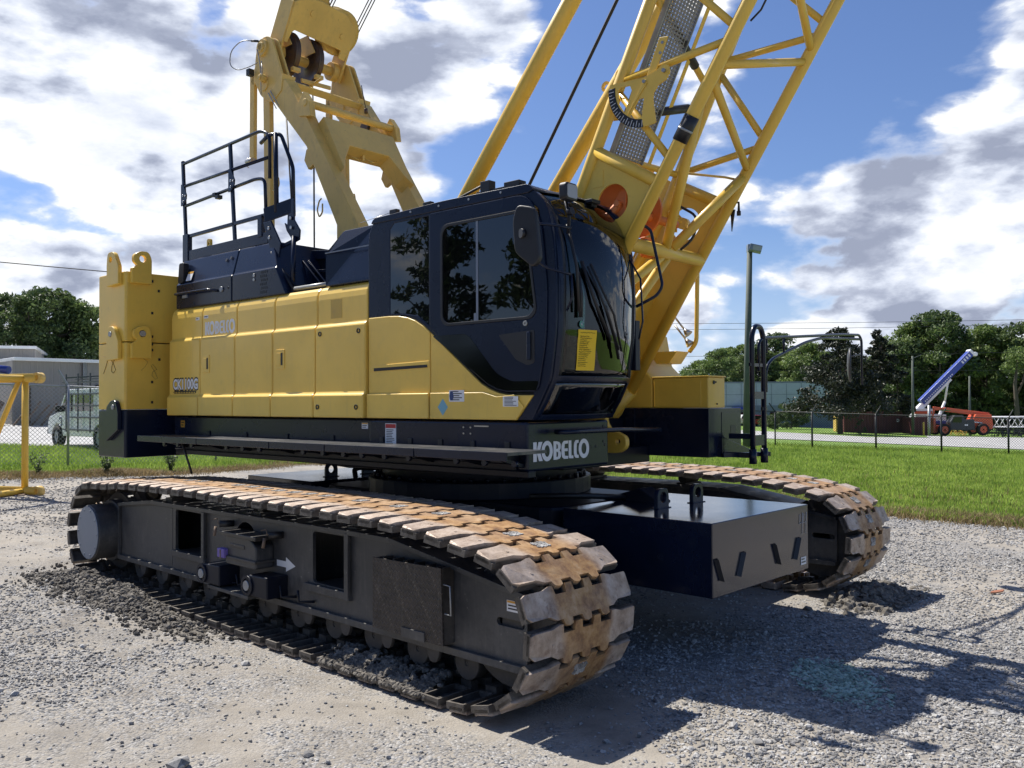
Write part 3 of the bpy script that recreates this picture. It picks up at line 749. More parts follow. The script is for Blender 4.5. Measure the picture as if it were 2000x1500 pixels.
# windscreen: curved grid of glass
def wsx(z):
    pz = [(1.80, .045), (1.92, .135), (2.10, .232), (2.14, .245), (2.45, .288), (2.80, .300), (3.0, .292), (3.16, .272), (3.30, .232), (3.40, .19), (3.48, .13), (3.56, .05), (3.60, -.02)]
    for (a, xa), (b, xb) in zip(pz, pz[1:]):
        if a <= z <= b: return xa + (xb - xa) * (z - a) / (b - a)
    return pz[-1][1]
def wsf(y, z, out=0.0):
    u = (y - .54) / .50; return (wsx(z) + .105 * (1 - u * u) + out, y, z)
def curved(y0, y1, z0, z1, ny, nz, out=0.0, th=.006, yf=None):
    m = MB(); vs = []
    for k in (0, 1):
        for j in range(nz + 1):
            z = z0 + (z1 - z0) * j / nz
            for i in range(ny + 1):
                a, b = (y0, y1) if yf is None else yf(z)
                vs.append(wsf(a + (b - a) * i / ny, z, out - k * th))
    n = (ny + 1) * (nz + 1); fs = []
    for j in range(nz):
        for i in range(ny):
            a = j * (ny + 1) + i; q = (a, a + 1, a + ny + 2, a + ny + 1); fs += [q, tuple(reversed([t + n for t in q]))]
    ed = [i for i in range(ny + 1)] + [(j + 1) * (ny + 1) - 1 for j in range(1, nz + 1)] + [nz * (ny + 1) + i for i in range(ny - 1, -1, -1)] + [j * (ny + 1) for j in range(nz - 1, 0, -1)]
    for i in range(len(ed)): a, b = ed[i], ed[(i + 1) % len(ed)]; fs.append((a, a + n, b + n, b))
    m.add(vs, fs, True); return m
ws = curved(.05, 1.03, 2.13, 3.575, 14, 22).build('windscreen', M['windshield'], cab)
curved(.05, 1.03, 1.835, 2.095, 14, 6, yf=lambda z: (.06 + (2.10 - z) * -.0, 1.03)).build('lower_windscreen', mat_glass('lower_glass', (.3, .4, .38), 1.9, .1), cab)
curved(.03, 1.05, 2.088, 2.138, 14, 2, .010, .03).build('windscreen_crossbar', M['navy'], cab, .004)
curved(.03, 1.05, 1.80, 1.842, 14, 2, .010, .03).build('windscreen_sill', M['navy'], cab, .004)
curved(.03, 1.05, 3.565, 3.60, 14, 2, .014, .04).build('windscreen_header', M['black'], cab, .004)
for y0, y1 in ((.022, .060), (1.02, 1.058)):
    curved(y0, y1, 1.80, 3.60, 2, 26, .012, .05).build('corner_pillar', M['navy'], cab, .004)
curved(.060, .085, 2.138, 3.565, 1, 20, .004, .012).build('windscreen_seal', M['black'], cab)
curved(.995, 1.02, 2.138, 3.565, 1, 20, .004, .012).build('windscreen_seal', M['black'], cab)
# interior
m = MB(); m.box(-1.05, -.55, .28, .78, 2.14, 2.28); m.box(-1.17, -1.0, .28, .78, 2.20, 2.95); m.box(-1.15, -1.02, .38, .68, 2.95, 3.15)
m.box(-1.0, -.6, .14, .24, 2.30, 2.42); m.box(-1.0, -.6, .82, .92, 2.30, 2.42); m.box(-.95, -.65, .36, .70, 1.86, 2.14)
st = m.build('operator_seat', M['black'], cab, .04, 3)
m = MB(); m.box(-.5, -.1, .10, .26, 1.86, 2.42); m.box(-.5, -.1, .82, .98, 1.86, 2.42); m.path([(-.3, .18, 2.42), (-.27, .18, 2.62)], .012); m.path([(-.3, .90, 2.42), (-.27, .90, 2.62)], .012); m.build('control_console', M['dark_grey'], cab, .02)
m = MB(); m.prism(rrect(.62, .90, 2.28, 2.52, .03), .08, .12, YZ); m.build('display_screen', M['black'], cab, .005)
m = MB(); m.prism(round_poly([(.56, 2.20), (.72, 2.18), (.74, 2.55), (.60, 2.60)], .04), .20, .24, YZ); m.build('wiper_motor_cover', M['black'], cab, .01)
m = MB(); m.box(.13, .17, .61, .655, 2.37, 2.41); m.build('bracket', M['steel'], cab)
# taped note and inspection sticker
def on_glass(y0, z0, y1, z1, skew=.0, out=.004, name='note', mat='note_paper'):
    return None
m = MB(); vs = []
for j in range(9):
    for i in range(5):
        y = .195 + .185 * i / 4 + .012 * (1 - j / 8); z = 2.18 + .31 * j / 8
        vs.append(wsf(y, z, .004 + .002 * math.sin(j * .9)))
m.add(vs, [(j * 5 + i, j * 5 + i + 1, (j + 1) * 5 + i + 1, (j + 1) * 5 + i) for j in range(8) for i in range(4)], True)
note = m.build('handwritten_note', M['note_paper'], ws)
m = MB(); rr = random.Random(4)
for k in range(19):
    z = 2.468 - k * .0142; y = .215; L = rr.uniform(.07, .135) if k else .15; pts = []
    n_ = int(L / .0045)
    for i in range(n_): pts.append(wsf(y + .0045 * i, z + rr.uniform(-.0032, .0032), .0075))
    if k != 1: m.path(pts, .0016, 3)
m.build('handwriting', M['black_decal'], note)
m = MB(); m.prism([(.225 + .03 * math.cos(a * .39), 2.53 + .028 * math.sin(a * .39)) for a in range(16)], wsx(2.53) + .068, wsx(2.53) + .0695, lambda u, v, t: (t, u, v))
cs = m.build('inspection_sticker', paint('green_vinyl', (.02, .18, .12), .4), ws)
m = MB(); m.path([(wsx(2.53) + .071, .212, 2.54), (wsx(2.53) + .071, .222, 2.518), (wsx(2.53) + .071, .245, 2.565)], .0028, 4); m.build('tick_mark', M['white_decal'], cs)
# wipers
def wiper(pts, blade):
    m = MB(); m.path([wsf(*p) for p in pts], .010, 6); w = m.build('wiper_arm', M['black'], cab)
    m = MB(); m.path([wsf(*p) for p in blade], .013, 6); m.build('wiper_blade', M['black'], w)
wiper([(.62, 2.35, .05), (.45, 2.62, .05), (.25, 2.97, .04)], [(.52, 2.42, .03), (.33, 2.70, .03), (.205, 3.01, .025)])
wiper([(.66, 2.34, .055), (.52, 2.62, .055), (.27, 2.99, .045)], [(.66, 2.28, .035), (.56, 2.45, .035), (.44, 2.68, .03)])
m = MB(); m.path([wsf(.10, 3.28, .06), wsf(.13, 2.95, .06), wsf(.155, 2.62, .05)], .012, 6); m.build('wiper_arm', M['black'], cab)
m = MB(); m.path([wsf(.16, 2.92, .035), wsf(.185, 2.75, .035), wsf(.19, 2.58, .03)], .016, 6); m.build('wiper_blade', M['black'], cab)
# mirror, work light, grab handle
m = MB(); m.path([(.40, .05, 3.235), (.30, -.10, 3.255), (.22, -.22, 3.25), (.22, -.25, 3.05), (.30, -.14, 2.93), (.42, .02, 2.88)], .011, 8, .05)
m.path([(.42, .02, 2.88), (.42, .03, 2.72), (.36, .04, 2.62)], .009, 8); mr = m.build('mirror_bracket', M['navy'], cab)
m = MB(); m.prism(round_poly([(-.04, 3.41), (.12, 3.37), (.16, 2.99), (.10, 2.93), (-.06, 3.06), (-.075, 3.30)], .05), -.30, -.255, lambda u, v, t: (u * 1.02 + .20, t + u * .10, v - .02))
m.build('mirror', M['black'], mr, .012, 3)
m = MB(); m.disc((.215, -.30, 3.17), (.4, 1, 0), .035, .03, 16); m.build('mirror_clamp', M['black'], mr)
m = MB(); m.prism(rrect(-.075, .075, -.065, .065, .03), 0, .07, lambda u, v, t: (.36 + t, .02 + u, 3.50 + v)); wl = m.build('work_light', M['black'], cab, .012, 3)
m = MB(); m.prism(rrect(-.06, .06, -.05, .05, .02), .071, .075, lambda u, v, t: (.36 + t, .02 + u, 3.50 + v)); m.build('light_lens', M['lens'], wl)
m = MB(); m.path([(.36, .03, 3.44), (.38, .05, 3.33), (.36, .06, 3.2)], .014, 6); m.disc((.39, .05, 3.36), (1, 0, .2), .03, .04, 12); m.build('light_bracket', M['navy_dull'], cab)
m = MB(); m.path([(.24, 1.03, 3.36), (.36, 1.10, 3.42), (.40, 1.15, 3.38), (.50, 1.17, 2.90), (.46, 1.14, 2.82), (.32, 1.04, 2.73)], .013, 8, .04); m.build('grab_handle', M['navy'], cab)
m = MB(); m.path([(.30, .98, 3.12), (.34, .985, 3.05), (.41, .97, 2.95), (.43, .97, 2.6), (.39, .97, 2.45)], .008, 6); m.build('washer_pipe', M['navy'], cab)
m = MB(); m.box(.24, .30, 1.06, 1.13, 2.20, 2.62); m.build('air_deflector', M['navy_dull'], cab, .006)
m = MB(); m.box(.14, .22, .56, .68, 3.545, 3.575); m.prism([(0, 0), (.10, 0), (.06, -.09)], .145, .16, lambda u, v, t: (t + .02, .60 + u, 3.56 + v)); m.build('lamp_bracket', M['black'], cab, .005)
m = MB()
for x in (-1.62, -1.18): m.box(x, x + .09, .02, .07, 3.625, 3.665)
m.build('roof_stop', M['black'], rf, .005)
m = MB(); m.path([(-2.05, .04, 3.61), (-1.62, .04, 3.645)], .003, 5); m.build('antenna', M['steel'], rf)
m = MB(); m.beam((-.62, .12, 3.66), (-.12, .12, 3.66), .05, .03); m.path([(-.78, .05, 3.64), (-.55, .10, 3.72), (-.50, .1, 3.66)], .012, 6); m.box(-.56, -.46, .08, .16, 3.63, 3.75); m.box(-.30, -.14, .08, .17, 3.64, 3.70); m.build('roof_wiper_gear', M['black'], rf, .004)
m = MB()
for x in (-1.3, -.95, -.6, -.25): m.tube((x, -.018, 3.595), (x, -.010, 3.595), .010, 8)
m.build('roof_bolts', M['steel'], rf)
m = MB(); m.path([(.04, .30, 1.702), (.13, .30, 1.702), (.13, .5, 1.702), (.125, 1.1, 1.70), (.125, 1.72, 1.68), (.10, 1.745, 1.68)], .020, 8); m.build('front_rail', M['navy'], fd)
m = MB()
for y, z in ((1.01, 1.73), (1.01, 1.60), (1.03, 1.57), (.9, 1.56), (.82, 1.56)): m.tube((-.002, y, z), (.004, y, z), .012, 8)
m.build('plug', M['black'], fd)

# ---- side walkway
wk = None
xs = [-5.40, -4.10, -2.78, -1.93, -.78, .20]
for i in range(5):
    m = MB(); m.box(xs[i] + .006, xs[i + 1] - .006, -.45, -.005, 1.555, 1.578); w = UP('walkway', m, M['grating'])
    m = MB(); m.box(xs[i] + .006, xs[i + 1] - .006, -.462, -.4505, 1.515, 1.580); m.build('edge_strip', M['navy'], w, .003)
    for x in (xs[i] + .25, xs[i + 1] - .3):
        m = MB(); m.prism([(-.42, 1.552), (.0, 1.552), (.0, 1.44), (-.03, 1.44)], x, x + .012, YZ)
        m.beam((x + .05, -.36, 1.54), (x + .05, 0.02, 1.44), .03, .03); m.build('bracket', M['navy_dull'], w, .002)
    m = MB()
    for k in range(3):
        x = xs[i] + .3 + k * .3
        m.tube((x, -.30, 1.485), (x, -.27, 1.485), .025, 10)
    m.build('clamp_bolt', M['navy'], w)
m = MB(); m.box(-5.3, .05, -.05, .04, 1.36, 1.41); m.box(-5.2, -.1, -.02, .03, 1.40, 1.46); UP('walkway_rail', m, M['navy_dull'], bevel=.006)
m = MB(); m.path([(-3.2, -.02, 1.40), (-2.6, -.04, 1.37), (-1.5, .0, 1.36), (-.9, .03, 1.385)], .014, 6); m.path([(-2.9, .02, 1.38), (-2.2, .02, 1.34), (-1.1, .05, 1.355)], .01, 6); UP('hydraulic_hose', m, M['black'])
m = MB(); m.path([(-4.55, -.38, 1.54), (-4.50, -.30, 1.22), (-4.50, -.29, 1.18)], .012, 6); UP('hanging_rod', m, M['black'])

# ---- engine house (navy, above the panels)
def house_sec(z1, yr=.02, top=3.645, yin=.115, ridge=3.335, w=1.06):
    return [(yr, z1), (yr, ridge - .008), (yr + .004, ridge), (yr + .02, ridge + .012), (yin, top - .02), (yin + .03, top), (w, top), (w, z1)]
m = MB(); m.prism(house_sec(3.05), -5.43, -4.226, YZ); eh1 = UP('engine_house', m, M['navy'], bevel=.012)
# front half, with its sloped end
sec = house_sec(3.05)
def sl(u, v, t): return ((-4.214 if t == 0 else -3.575 + (3.645 - v) * .62), u, v)
m = MB(); m.prism(sec, 0, 1, sl); eh2 = UP('engine_house', m, M['navy'], bevel=.012)
m = MB(); m.box(-5.38, -3.6, 1.06, 3.1, 1.78, 3.60); UP('engine_housing_core', m, M['navy_dull'], bevel=.02)
m = MB(); m.prism(round_poly([(-5.39, 3.35), (-5.27, 3.35), (-5.25, 3.585), (-5.36, 3.585)], .03), .018, .085, XZ); m.build('side_lamp_recess', M['black'], eh1, .004)
def vents(x0, z0, nx, nz, parent, dx=.033, dz=.042, skew=.3):
    m = MB()
    for j in range(nz):
        for i in range(nx):
            x = x0 + i * dx + (j % 2) * dx * .5; z = z0 + j * dz
            m.prism([(x + .011 * math.cos(a * math.pi / 3), z + .017 * math.sin(a * math.pi / 3)) for a in range(6)], .0175, .0196, XZ)
    m.build('vent_holes', M['black'], parent)
vents(-5.375, 3.10, 4, 3, eh1); vents(-5.375, 3.27, 4, 2, eh1)
vents(-3.66, 3.10, 4, 6, eh2)
m = MB(); m.path([(-5.36, -.03, 3.215), (-4.66, -.03, 3.215), (-4.50, .018, 3.19)], .014, 8, .02); m.path([(-5.36, -.03, 3.215), (-5.36, .02, 3.215)], .014, 8); m.build('grab_rail', M['navy'], eh1)
m = MB(); m.disc((-4.42, .016, 3.20), (0, 1, 0), .03, .02, 12); m.box(-5.26, -5.16, .004, .02, 3.165, 3.20); m.build('rail_fitting', M['galv'], eh1)
m = MB()
for x, z, y in ((-5.24, 3.50, .064), (-4.42, 3.53, .077), (-4.33, 3.545, .080)): m.disc((x, y, z), (0, 1, -.35), .02, .006, 12)
m.disc((-4.29, .018, 3.205), (0, 1, 0), .014, .006, 10); m.build('hole', M['black'], eh1)
m = MB(); m.disc((-3.78, .016, 3.29), (0, 1, 0), .018, .01, 12); m.disc((-3.78, .016, 3.245), (0, 1, 0), .016, .01, 12); m.build('latch', M['steel'], eh2)
m = MB(); m.prism([(-5.22, 3.365), (-5.10, 3.365), (-5.10, 3.475), (-5.22, 3.475)], 0, .002, lambda u, v, t: (u, .018 + (v - 3.34) * .36 - t, v)); lb = m.build('sticker', M['white_decal'], eh1)
m = MB(); m.prism([(-5.22, 3.45), (-5.10, 3.45), (-5.10, 3.475), (-5.22, 3.475)], .0021, .003, lambda u, v, t: (u, .018 + (v - 3.34) * .36 - t, v)); m.build('header', M['amber_decal'], lb)
# recess between engine house and the cab hood
m = MB(); m.box(-3.60, -2.50, .12, .18, 3.03, 3.075); m.build('walk_sill', M['navy_dull'], eh2)
m = MB(); m.box(-3.60, -1.9, .62, .66, 3.05, 3.50); m.box(-3.35, -2.55, .30, .62, 3.06, 3.08); UP('machinery_bulkhead', m, M['navy_dull'])
m = MB(); m.prism([(-3.55, 3.60), (-3.2, 3.56), (-2.52, 3.46), (-2.52, 3.40), (-3.5, 3.50)], .58, .66, XZ); m.beam((-3.4, .50, 3.34), (-2.5, .50, 3.30), .03, .035); m.beam((-3.15, .45, 3.19), (-2.5, .45, 3.16), .03, .035)
m.path([(-3.45, .4, 3.45), (-3.05, .42, 3.08)], .012, 6); m.path([(-3.38, .42, 3.45), (-2.98, .44, 3.08)], .012, 6); UP('machinery_shelf', m, M['navy'], bevel=.004)
m = MB(); m.tube((-3.16, .10, 3.10), (-2.58, .10, 3.10), .022, 10); UP('rear_grab_bar', m, M['galv'])
# cab rear hood
hp = [(-2.555, 3.06), (-2.555, 3.375), (-2.55, 3.39), (-2.385, 3.575), (-2.35, 3.59), (-1.892, 3.59), (-1.892, 3.06)]
def hoodf(u, v, t):
    y = .02 if t == 0 else 1.05
    if t == 0 and v > 3.38: y = .03 + (v - 3.38) * .33
    return (u, y, v)
m = MB(); m.prism(hp, 0, 1, hoodf); UP('hood', m, M['navy'], bevel=.010)
m = MB(); m.box(-2.55, -1.895, .012, .022, 3.376, 3.386); UP('hood_trim', m, M['grey_metal2'])

# ---- handrail platform on the engine house
hr = MB(); r = .019
def hp2(x, z, y=.15): return (x, y, z)
hr.path([hp2(-5.53, 4.815), hp2(-3.85, 4.875), hp2(-3.69, 4.80), hp2(-3.69, 4.33)], r, 8, .10)
hr.path([hp2(-5.48, 4.54), hp2(-3.72, 4.56)], r, 8); hr.path([hp2(-5.45, 4.30), hp2(-3.95, 4.37), hp2(-3.78, 4.34), hp2(-3.76, 3.94)], r, 8, .12)
rail = UP('handrail', hr, M['navy'])
for x0, x1 in ((-5.52, -5.42), (-4.47, -4.36)):
    m = MB(); m.beam(hp2(x0, 4.85), hp2(x1, 3.66), .045, .03, (0, 1, 0)); m.build('rail_post', M['navy'], rail, .004)
    m = MB(); xm = x0 + .03; m.prism([(xm - .02, 4.56), (xm + .03, 4.56), (xm + .115, 4.42), (xm + .11, 4.37), (xm + .03, 4.30), (xm - .02, 4.30)], .118, .128, XZ); g_ = m.build('hinge_plate', M['navy'], rail, .003)
    m = MB(); m.tube((xm + .035, .110, 4.42), (xm + .035, .120, 4.42), .017, 10); m.tube((xm + .035, .110, 4.35), (xm + .035, .120, 4.35), .015, 10); m.tube((xm + .085, .110, 4.41), (xm + .085, .120, 4.41), .013, 10); m.build('bolt', M['steel'], g_)
m = MB(); m.path([(-3.86, .15, 4.74), (-3.70, .15, 4.80), (-3.56, .20, 4.79), (-3.40, .24, 4.42), (-3.385, .24, 3.9)], .021, 8, .05)
m.path([(-3.60, .16, 4.80), (-3.58, .16, 3.95)], .026, 8); UP('gate_rail', m, M['navy'])
m = MB(); m.beam(hp2(-5.45, 3.925), hp2(-3.70, 3.95), .03, .04); m.beam(hp2(-5.45, 3.69), hp2(-3.70, 3.70), .04, .12); m.box(-5.47, -5.35, .12, .18, 3.62, 3.95); m.box(-3.88, -3.80, .12, .17, 3.72, 3.95); UP('toe_board', m, M['navy'], bevel=.004)
m = MB(); m.beam((-3.75, .13, 3.94), (-3.32, .20, 4.0), .03, .15); m.prism([(-3.40, 4.06), (-3.30, 4.06), (-3.30, 3.84), (-3.20, 3.72), (-3.21, 3.62), (-3.30, 3.60), (-3.43, 3.74), (-3.47, 3.83), (-3.42, 3.80)], .18, .20, XZ)
m.prism([(-3.74, 3.86), (-3.60, 3.86), (-3.42, 3.60), (-3.46, 3.44), (-3.56, 3.44)], .10, .12, XZ); lk = UP('gate_latch', m, M['navy'], bevel=.004)
m = MB()
for x, z in ((-3.34, 3.86), (-3.33, 3.76), (-3.63, 3.78), (-3.62, 3.68)): m.tube((x, .10 if x < -3.5 else .17, z), (x, .09 if x < -3.5 else .16, z), .018, 10)
m.build('bolt', M['steel'], lk)
m = MB(); m.path([(-3.27, .16, 3.66), (-3.27, .14, 3.06)], .026, 8); m.beam((-3.52, .14, 3.56), (-3.27, .17, 3.62), .03, .03); UP('ladder_tube', m, M['navy'])
m = MB(); m.path([(-3.58, .10, 3.52), (-3.16, .10, 3.07)], .02, 6); m.path([(-3.50, .13, 3.40), (-3.12, .13, 3.07)], .014, 6); UP('ladder_stringer', m, M['navy_dull'])
m = MB(); m.box(-4.80, -4.74, .12, .16, 4.30, 4.345); m.box(-4.74, -4.68, .12, .18, 4.27, 4.31); UP('rail_clip', m, M['black'])
m = MB(); m.prism(round_poly([(-5.06, 3.66), (-5.06, 3.86), (-4.98, 3.86), (-4.98, 3.66)], .03), .20, .23, XZ, [circ(-5.02, 3.80, .018, 10)]); UP('lifting_eye', m, M['yellow2'], bevel=.004)

# ---- counterweight
CW = [('counterweight_slab', 1.31, 1.865, 'navy'), ('counterweight_slab', 1.872, 2.655, 'yellow2'), ('counterweight_slab', 2.665, 3.485, 'yellow2')]
cws = []
for nm, z0, z1, mt in CW:
    m = MB(); m.prism(round_poly([(-5.72, -.45), (-5.72, 3.64), (-6.42, 3.64), (-6.42, -.45)], [.03, .03, .25, .02], 4), z0, z1, XY)
    cws.append(UP(nm, m, M['counter'] if False else M[mt], bevel=.012, seg=3))
def cw_lugs(z, par, mt, pin=True, top=True):
    m = MB(); m.prism(round_poly([(-6.10, z - .27), (-5.80, z - .12 - .14), (-5.80, z - .05), (-5.92, z + .13), (-6.08, z + .13), (-6.10, z)], [.0, .0, .03, .06, .06, .0]), -.50, -.452, XZ, [circ(-6.0, z + .04, .035, 14)])
    l1 = m.build('lifting_lug', M[mt], par, .006)
    m = MB(); m.prism(round_poly([(-.40, z - .25), (-.16, z - .25), (-.16, z + .05), (-.20, z + .13), (-.30, z + .13), (-.38, z + .08), (-.38, z + .0), (-.33, z - .04), (-.40, z - .08)], [0, 0, .05, .05, .05, .04, .03, .02, 0]), -5.718, -5.66, lambda u, v, t: (t, u, v), [circ(-.27, z + .04, .04, 14)])
    l2 = m.build('lifting_lug', M[mt], par, .006)
    if pin:
        m = MB(); m.tube((-6.0, -.51, z + .04), (-6.0, -.46, z + .04), .03, 12); m.build('pin', M['galv'], l1)
        m = MB(); m.tube((-5.72, -.27, z + .04), (-5.65, -.27, z + .04), .034, 12); m.build('pin', M['galv'], l2)
cw_lugs(3.60, cws[2], 'yellow2', pin=False)
cw_lugs(2.72, cws[1], 'yellow2')
m = MB(); m.prism(round_poly([(-6.10, 1.50), (-5.80, 1.64), (-5.80, 1.86), (-5.86, 1.98), (-5.98, 1.98), (-6.10, 1.90)], [0, 0, .04, .06, .06, .04]), -.50, -.452, XZ); l = m.build('lifting_lug', M['navy'], cws[0], .006)
m = MB(); m.tube((-5.92, -.51, 1.90), (-5.92, -.49, 1.90), .03, 12); m.build('pin', M['galv'], l)
m = MB()
for z in (3.38, 3.27, 3.0, 2.72, 2.63): m.box(-5.722, -5.715, -.14 + (.08 if z in (3.27,) else 0), -.115 + (.08 if z in (3.27,) else 0), z, z + .03)
m.build('bolt_hole', M['black'], cws[2])
m = MB()
for z in (2.56, 2.45, 2.18, 1.94): m.box(-5.722, -5.715, -.14 + (.09 if z == 2.45 else 0), -.115 + (.09 if z == 2.45 else 0), z, z + .03)
m.build('bolt_hole', M['black'], cws[1])
def scrawl78(f, par, mat, r=.0035):
    m = MB(); m.path([f(0, .16), f(.08, .15), f(.05, .08), f(.0, 0)], r, 4)
    m.path([f(.19, .13), f(.14, .16), f(.12, .13), f(.17, .08), f(.20, .03), f(.17, 0), f(.13, .02), f(.14, .07), f(.19, .13)], r, 4); m.build('scratched_number', M[mat], par)
scrawl78(lambda a, b: (-6.28 + a * 1.6, -.452, 2.30 + b * 1.3), cws[1], 'scratch')
scrawl78(lambda a, b: (-5.717, -.26 + a, 2.33 + b - a * .6), cws[1], 'scratch', .002)

# ---- left hand deck, tool boxes, mirror rail
m = MB(); m.box(-5.4, .318, 2.27, 2.93, 1.405, 1.868); m.prism([(-.62, 1.405), (-.62, 1.868), (-.5, 1.868), (-.5, 1.405)], 2.262, 2.27, XZ); ld = UP('left_deck_box', m, M['navy'], bevel=.014)
m = MB(); m.prism([(-.02, 1.71), (.0, 1.71)] and rrect(2.70, 2.80, 1.60, 1.70, .008), .318, .324, YZ); m.build('door_recess', M['black'], ld)
m = MB(); m.box(.3185, .322, 2.52, 2.90, 1.45, 1.83); m.build('inspection_cover', M['navy'], ld, .003)
m = MB(); m.prism([(2.46, 1.405), (2.46, 1.60), (3.10, 1.44), (3.10, 1.40)], .34, .36, YZ); m.box(.30, .36, 2.46, 2.50, 1.40, 1.60); m.build('rail_gusset', M['navy'], ld, .004)
m = MB(); m.box(-.288, .318, 2.27, 2.60, 1.872, 2.165); tb1 = UP('tool_box', m, M['yellow2'], bevel=.012)
m = MB(); m.box(-.295, .325, 2.262, 2.61, 2.166, 2.178); m.build('lid', M['yellow2'], tb1, .004)
m = MB(); m.box(-.27, .24, 2.266, 2.271, 1.885, 2.14); m.build('door', M['yellow2'], tb1, .003)
m = MB(); m.disc((.322, 2.37, 2.115), (1, 0, 0), .018, .01, 12); m.disc((.322, 2.41, 2.118), (1, 0, 0), .008, .01, 8); m.disc((.322, 2.43, 1.91), (1, 0, 0), .008, .01, 8); m.build('lock', M['black'], tb1)
m = MB(); m.prism([(-1.6, 1.872), (-.30, 1.872), (-.30, 2.165), (-.44, 2.30), (-.50, 2.62), (-.62, 2.62), (-.62, 2.9), (-1.6, 2.9)], 2.27, 2.90, XZ); UP('left_housing', m, M['yellow2'], bevel=.012)
m = MB(); m.box(-5.38, -1.6, 2.3, 3.2, 1.872, 3.02); UP('left_engine_housing', m, M['yellow2'], bevel=.012)
m = MB(); m.prism([(-.40, 2.43), (-.08, 2.43), (-.17, 2.31), (-.32, 2.31)], 2.38, 2.62, XZ); m.prism([(-.55, 2.64), (-.26, 2.64), (-.38, 2.50), (-.50, 2.50)], 2.32, 2.50, XZ); UP('step_bracket', m, M['yellow2'], bevel=.006)
m = MB(); m.path([(-.08, 2.62, 2.43), (.0, 2.62, 2.52), (.02, 2.62, 3.25), (-.3, 2.62, 3.4)], .022, 8, .05); m.path([(-.42, 2.33, 2.34), (-.30, 2.33, 2.42), (-.25, 2.33, 2.52), (-.26, 2.33, 3.0)], .018, 8, .05); UP('step_grab_rail', m, M['yellow2'])
m = MB()
for dy, dz in ((0, 0), (.03, -.10)):
    m.path([(-.2, 2.52 + dy, 2.80 + dz), (-.10, 2.55 + dy, 2.66 + dz)], .010, 8); m.tube((-.10, 2.55 + dy, 2.66 + dz), (-.05, 2.56 + dy, 2.60 + dz), .012, 14, .045)
UP('horn', m, M['steel'])
m = MB(); m.path([(.6, 2.60, 1.36), (.6, 2.60, 2.56), (.6, 2.66, 2.65), (.6, 2.79, 2.65), (.6, 2.845, 2.56), (.6, 2.845, 1.36)], .026, 10, .09)
m.beam((.6, 2.60, 1.99), (.6, 2.845, 1.99), .03, .07); m.beam((.6, 2.60, 1.56), (.6, 2.845, 1.56), .03, .10); m.beam((.36, 2.60, 1.60), (.6, 2.60, 1.60), .03, .05); m.beam((.36, 2.45, 1.42), (.6, 2.95, 1.42), .05, .04)
m.beam((.36, 2.62, 1.42), (.6, 2.62, 1.42), .05, .05); m.tube((.6, 2.60, 1.34), (.6, 2.60, 1.48), .037, 10); m.tube((.6, 2.845, 1.34), (.6, 2.845, 1.48), .037, 10)
m.beam((.6, 2.55, 2.28), (.6, 2.90, 2.28), .02, .03); m.beam((.6, 2.80, 1.86), (.6, 2.90, 1.86), .02, .03)
mrl = UP('mirror_post', m, M['navy'])
m = MB(); rr_ = .0155
m.path([(.6, 2.74, 2.22), (.6, 2.745, 2.50), (.6, 2.85, 2.545), (.6, 4.9, 2.69), (.6, 5.45, 2.715), (.6, 5.53, 2.66), (.6, 5.53, 2.12)], rr_, 8, .09)
m.path([(.6, 2.90, 2.02), (.6, 2.90, 2.26), (.6, 3.05, 2.35), (.6, 3.85, 2.55), (.6, 4.3, 2.62), (.6, 5.49, 2.665)], rr_, 8, .12)
m.path([(.6, 3.32, 2.58), (.6, 3.32, 2.42)], .012, 8); m.path([(.6, 2.92, 2.55), (.6, 2.92, 2.40)], .012, 8)
UP('mirror_arm', m, M['navy'])
m = MB(); n_ = 24
vs = [(.6, 5.21, 2.35)] + [(.62 , 5.21 + .0, 2.35)]
m = MB()
prof = [(.0, .035), (.10, .030), (.17, .012), (.185, -.005), (.17, -.012), (.0, -.012)]
ring = []
for rr2, dx in prof:
    for i in range(n_):
        a = 2 * math.pi * i / n_; ring.append((.58 - .34 * math.cos(a) * max(rr2, .001) * .8 - .94 * dx, 5.20 + .94 * math.cos(a) * max(rr2, .001) * .8 - .34 * dx, 2.35 + math.sin(a) * max(rr2, .001) * 1.12))
m.add(ring, [(k * n_ + i, k * n_ + (i + 1) % n_, (k + 1) * n_ + (i + 1) % n_, (k + 1) * n_ + i) for k in range(len(prof) - 1) for i in range(n_)], True)
m.tube((.58, 5.2, 2.45), (.60, 5.5, 2.48), .008, 6)
m.build('side_mirror', M['dark_grey'], mrl)
# yellow foot of the boom mount beside the cab
m = MB(); m.prism(round_poly([(-1.1, 1.47), (-.15, 1.47), (-.065, 1.52), (-.065, 1.62), (-.16, 1.66), (-.235, 1.68), (-.285, 1.74), (-.30, 1.90), (-1.1, 2.05)], [0, .06, .05, .05, .03, .05, .05, 0, 0]), 1.45, 1.51, XZ, [circ(-.155, 1.576, .026, 12)])
UP('boom_mount', m, M['yellow2'], bevel=.006)

# ---------------------------------------------------------------- crawler base
LRZ = R(-2.3)
def lo_loc(off=0.0, lat=0.0):
    v = Matrix.Rotation(LRZ, 3, 'Z') @ Vector((1.26 + off, -2.72 + lat, 0)); return (v.x, v.y, 0)
def LP(name, mb, mat, parent=None, bevel=0.0, **kw):
    if parent is None: return mb.build(name, mat, crane, bevel, loc=lo_loc(), rz=LRZ, **kw)
    return mb.build(name, mat, parent, bevel, **kw)
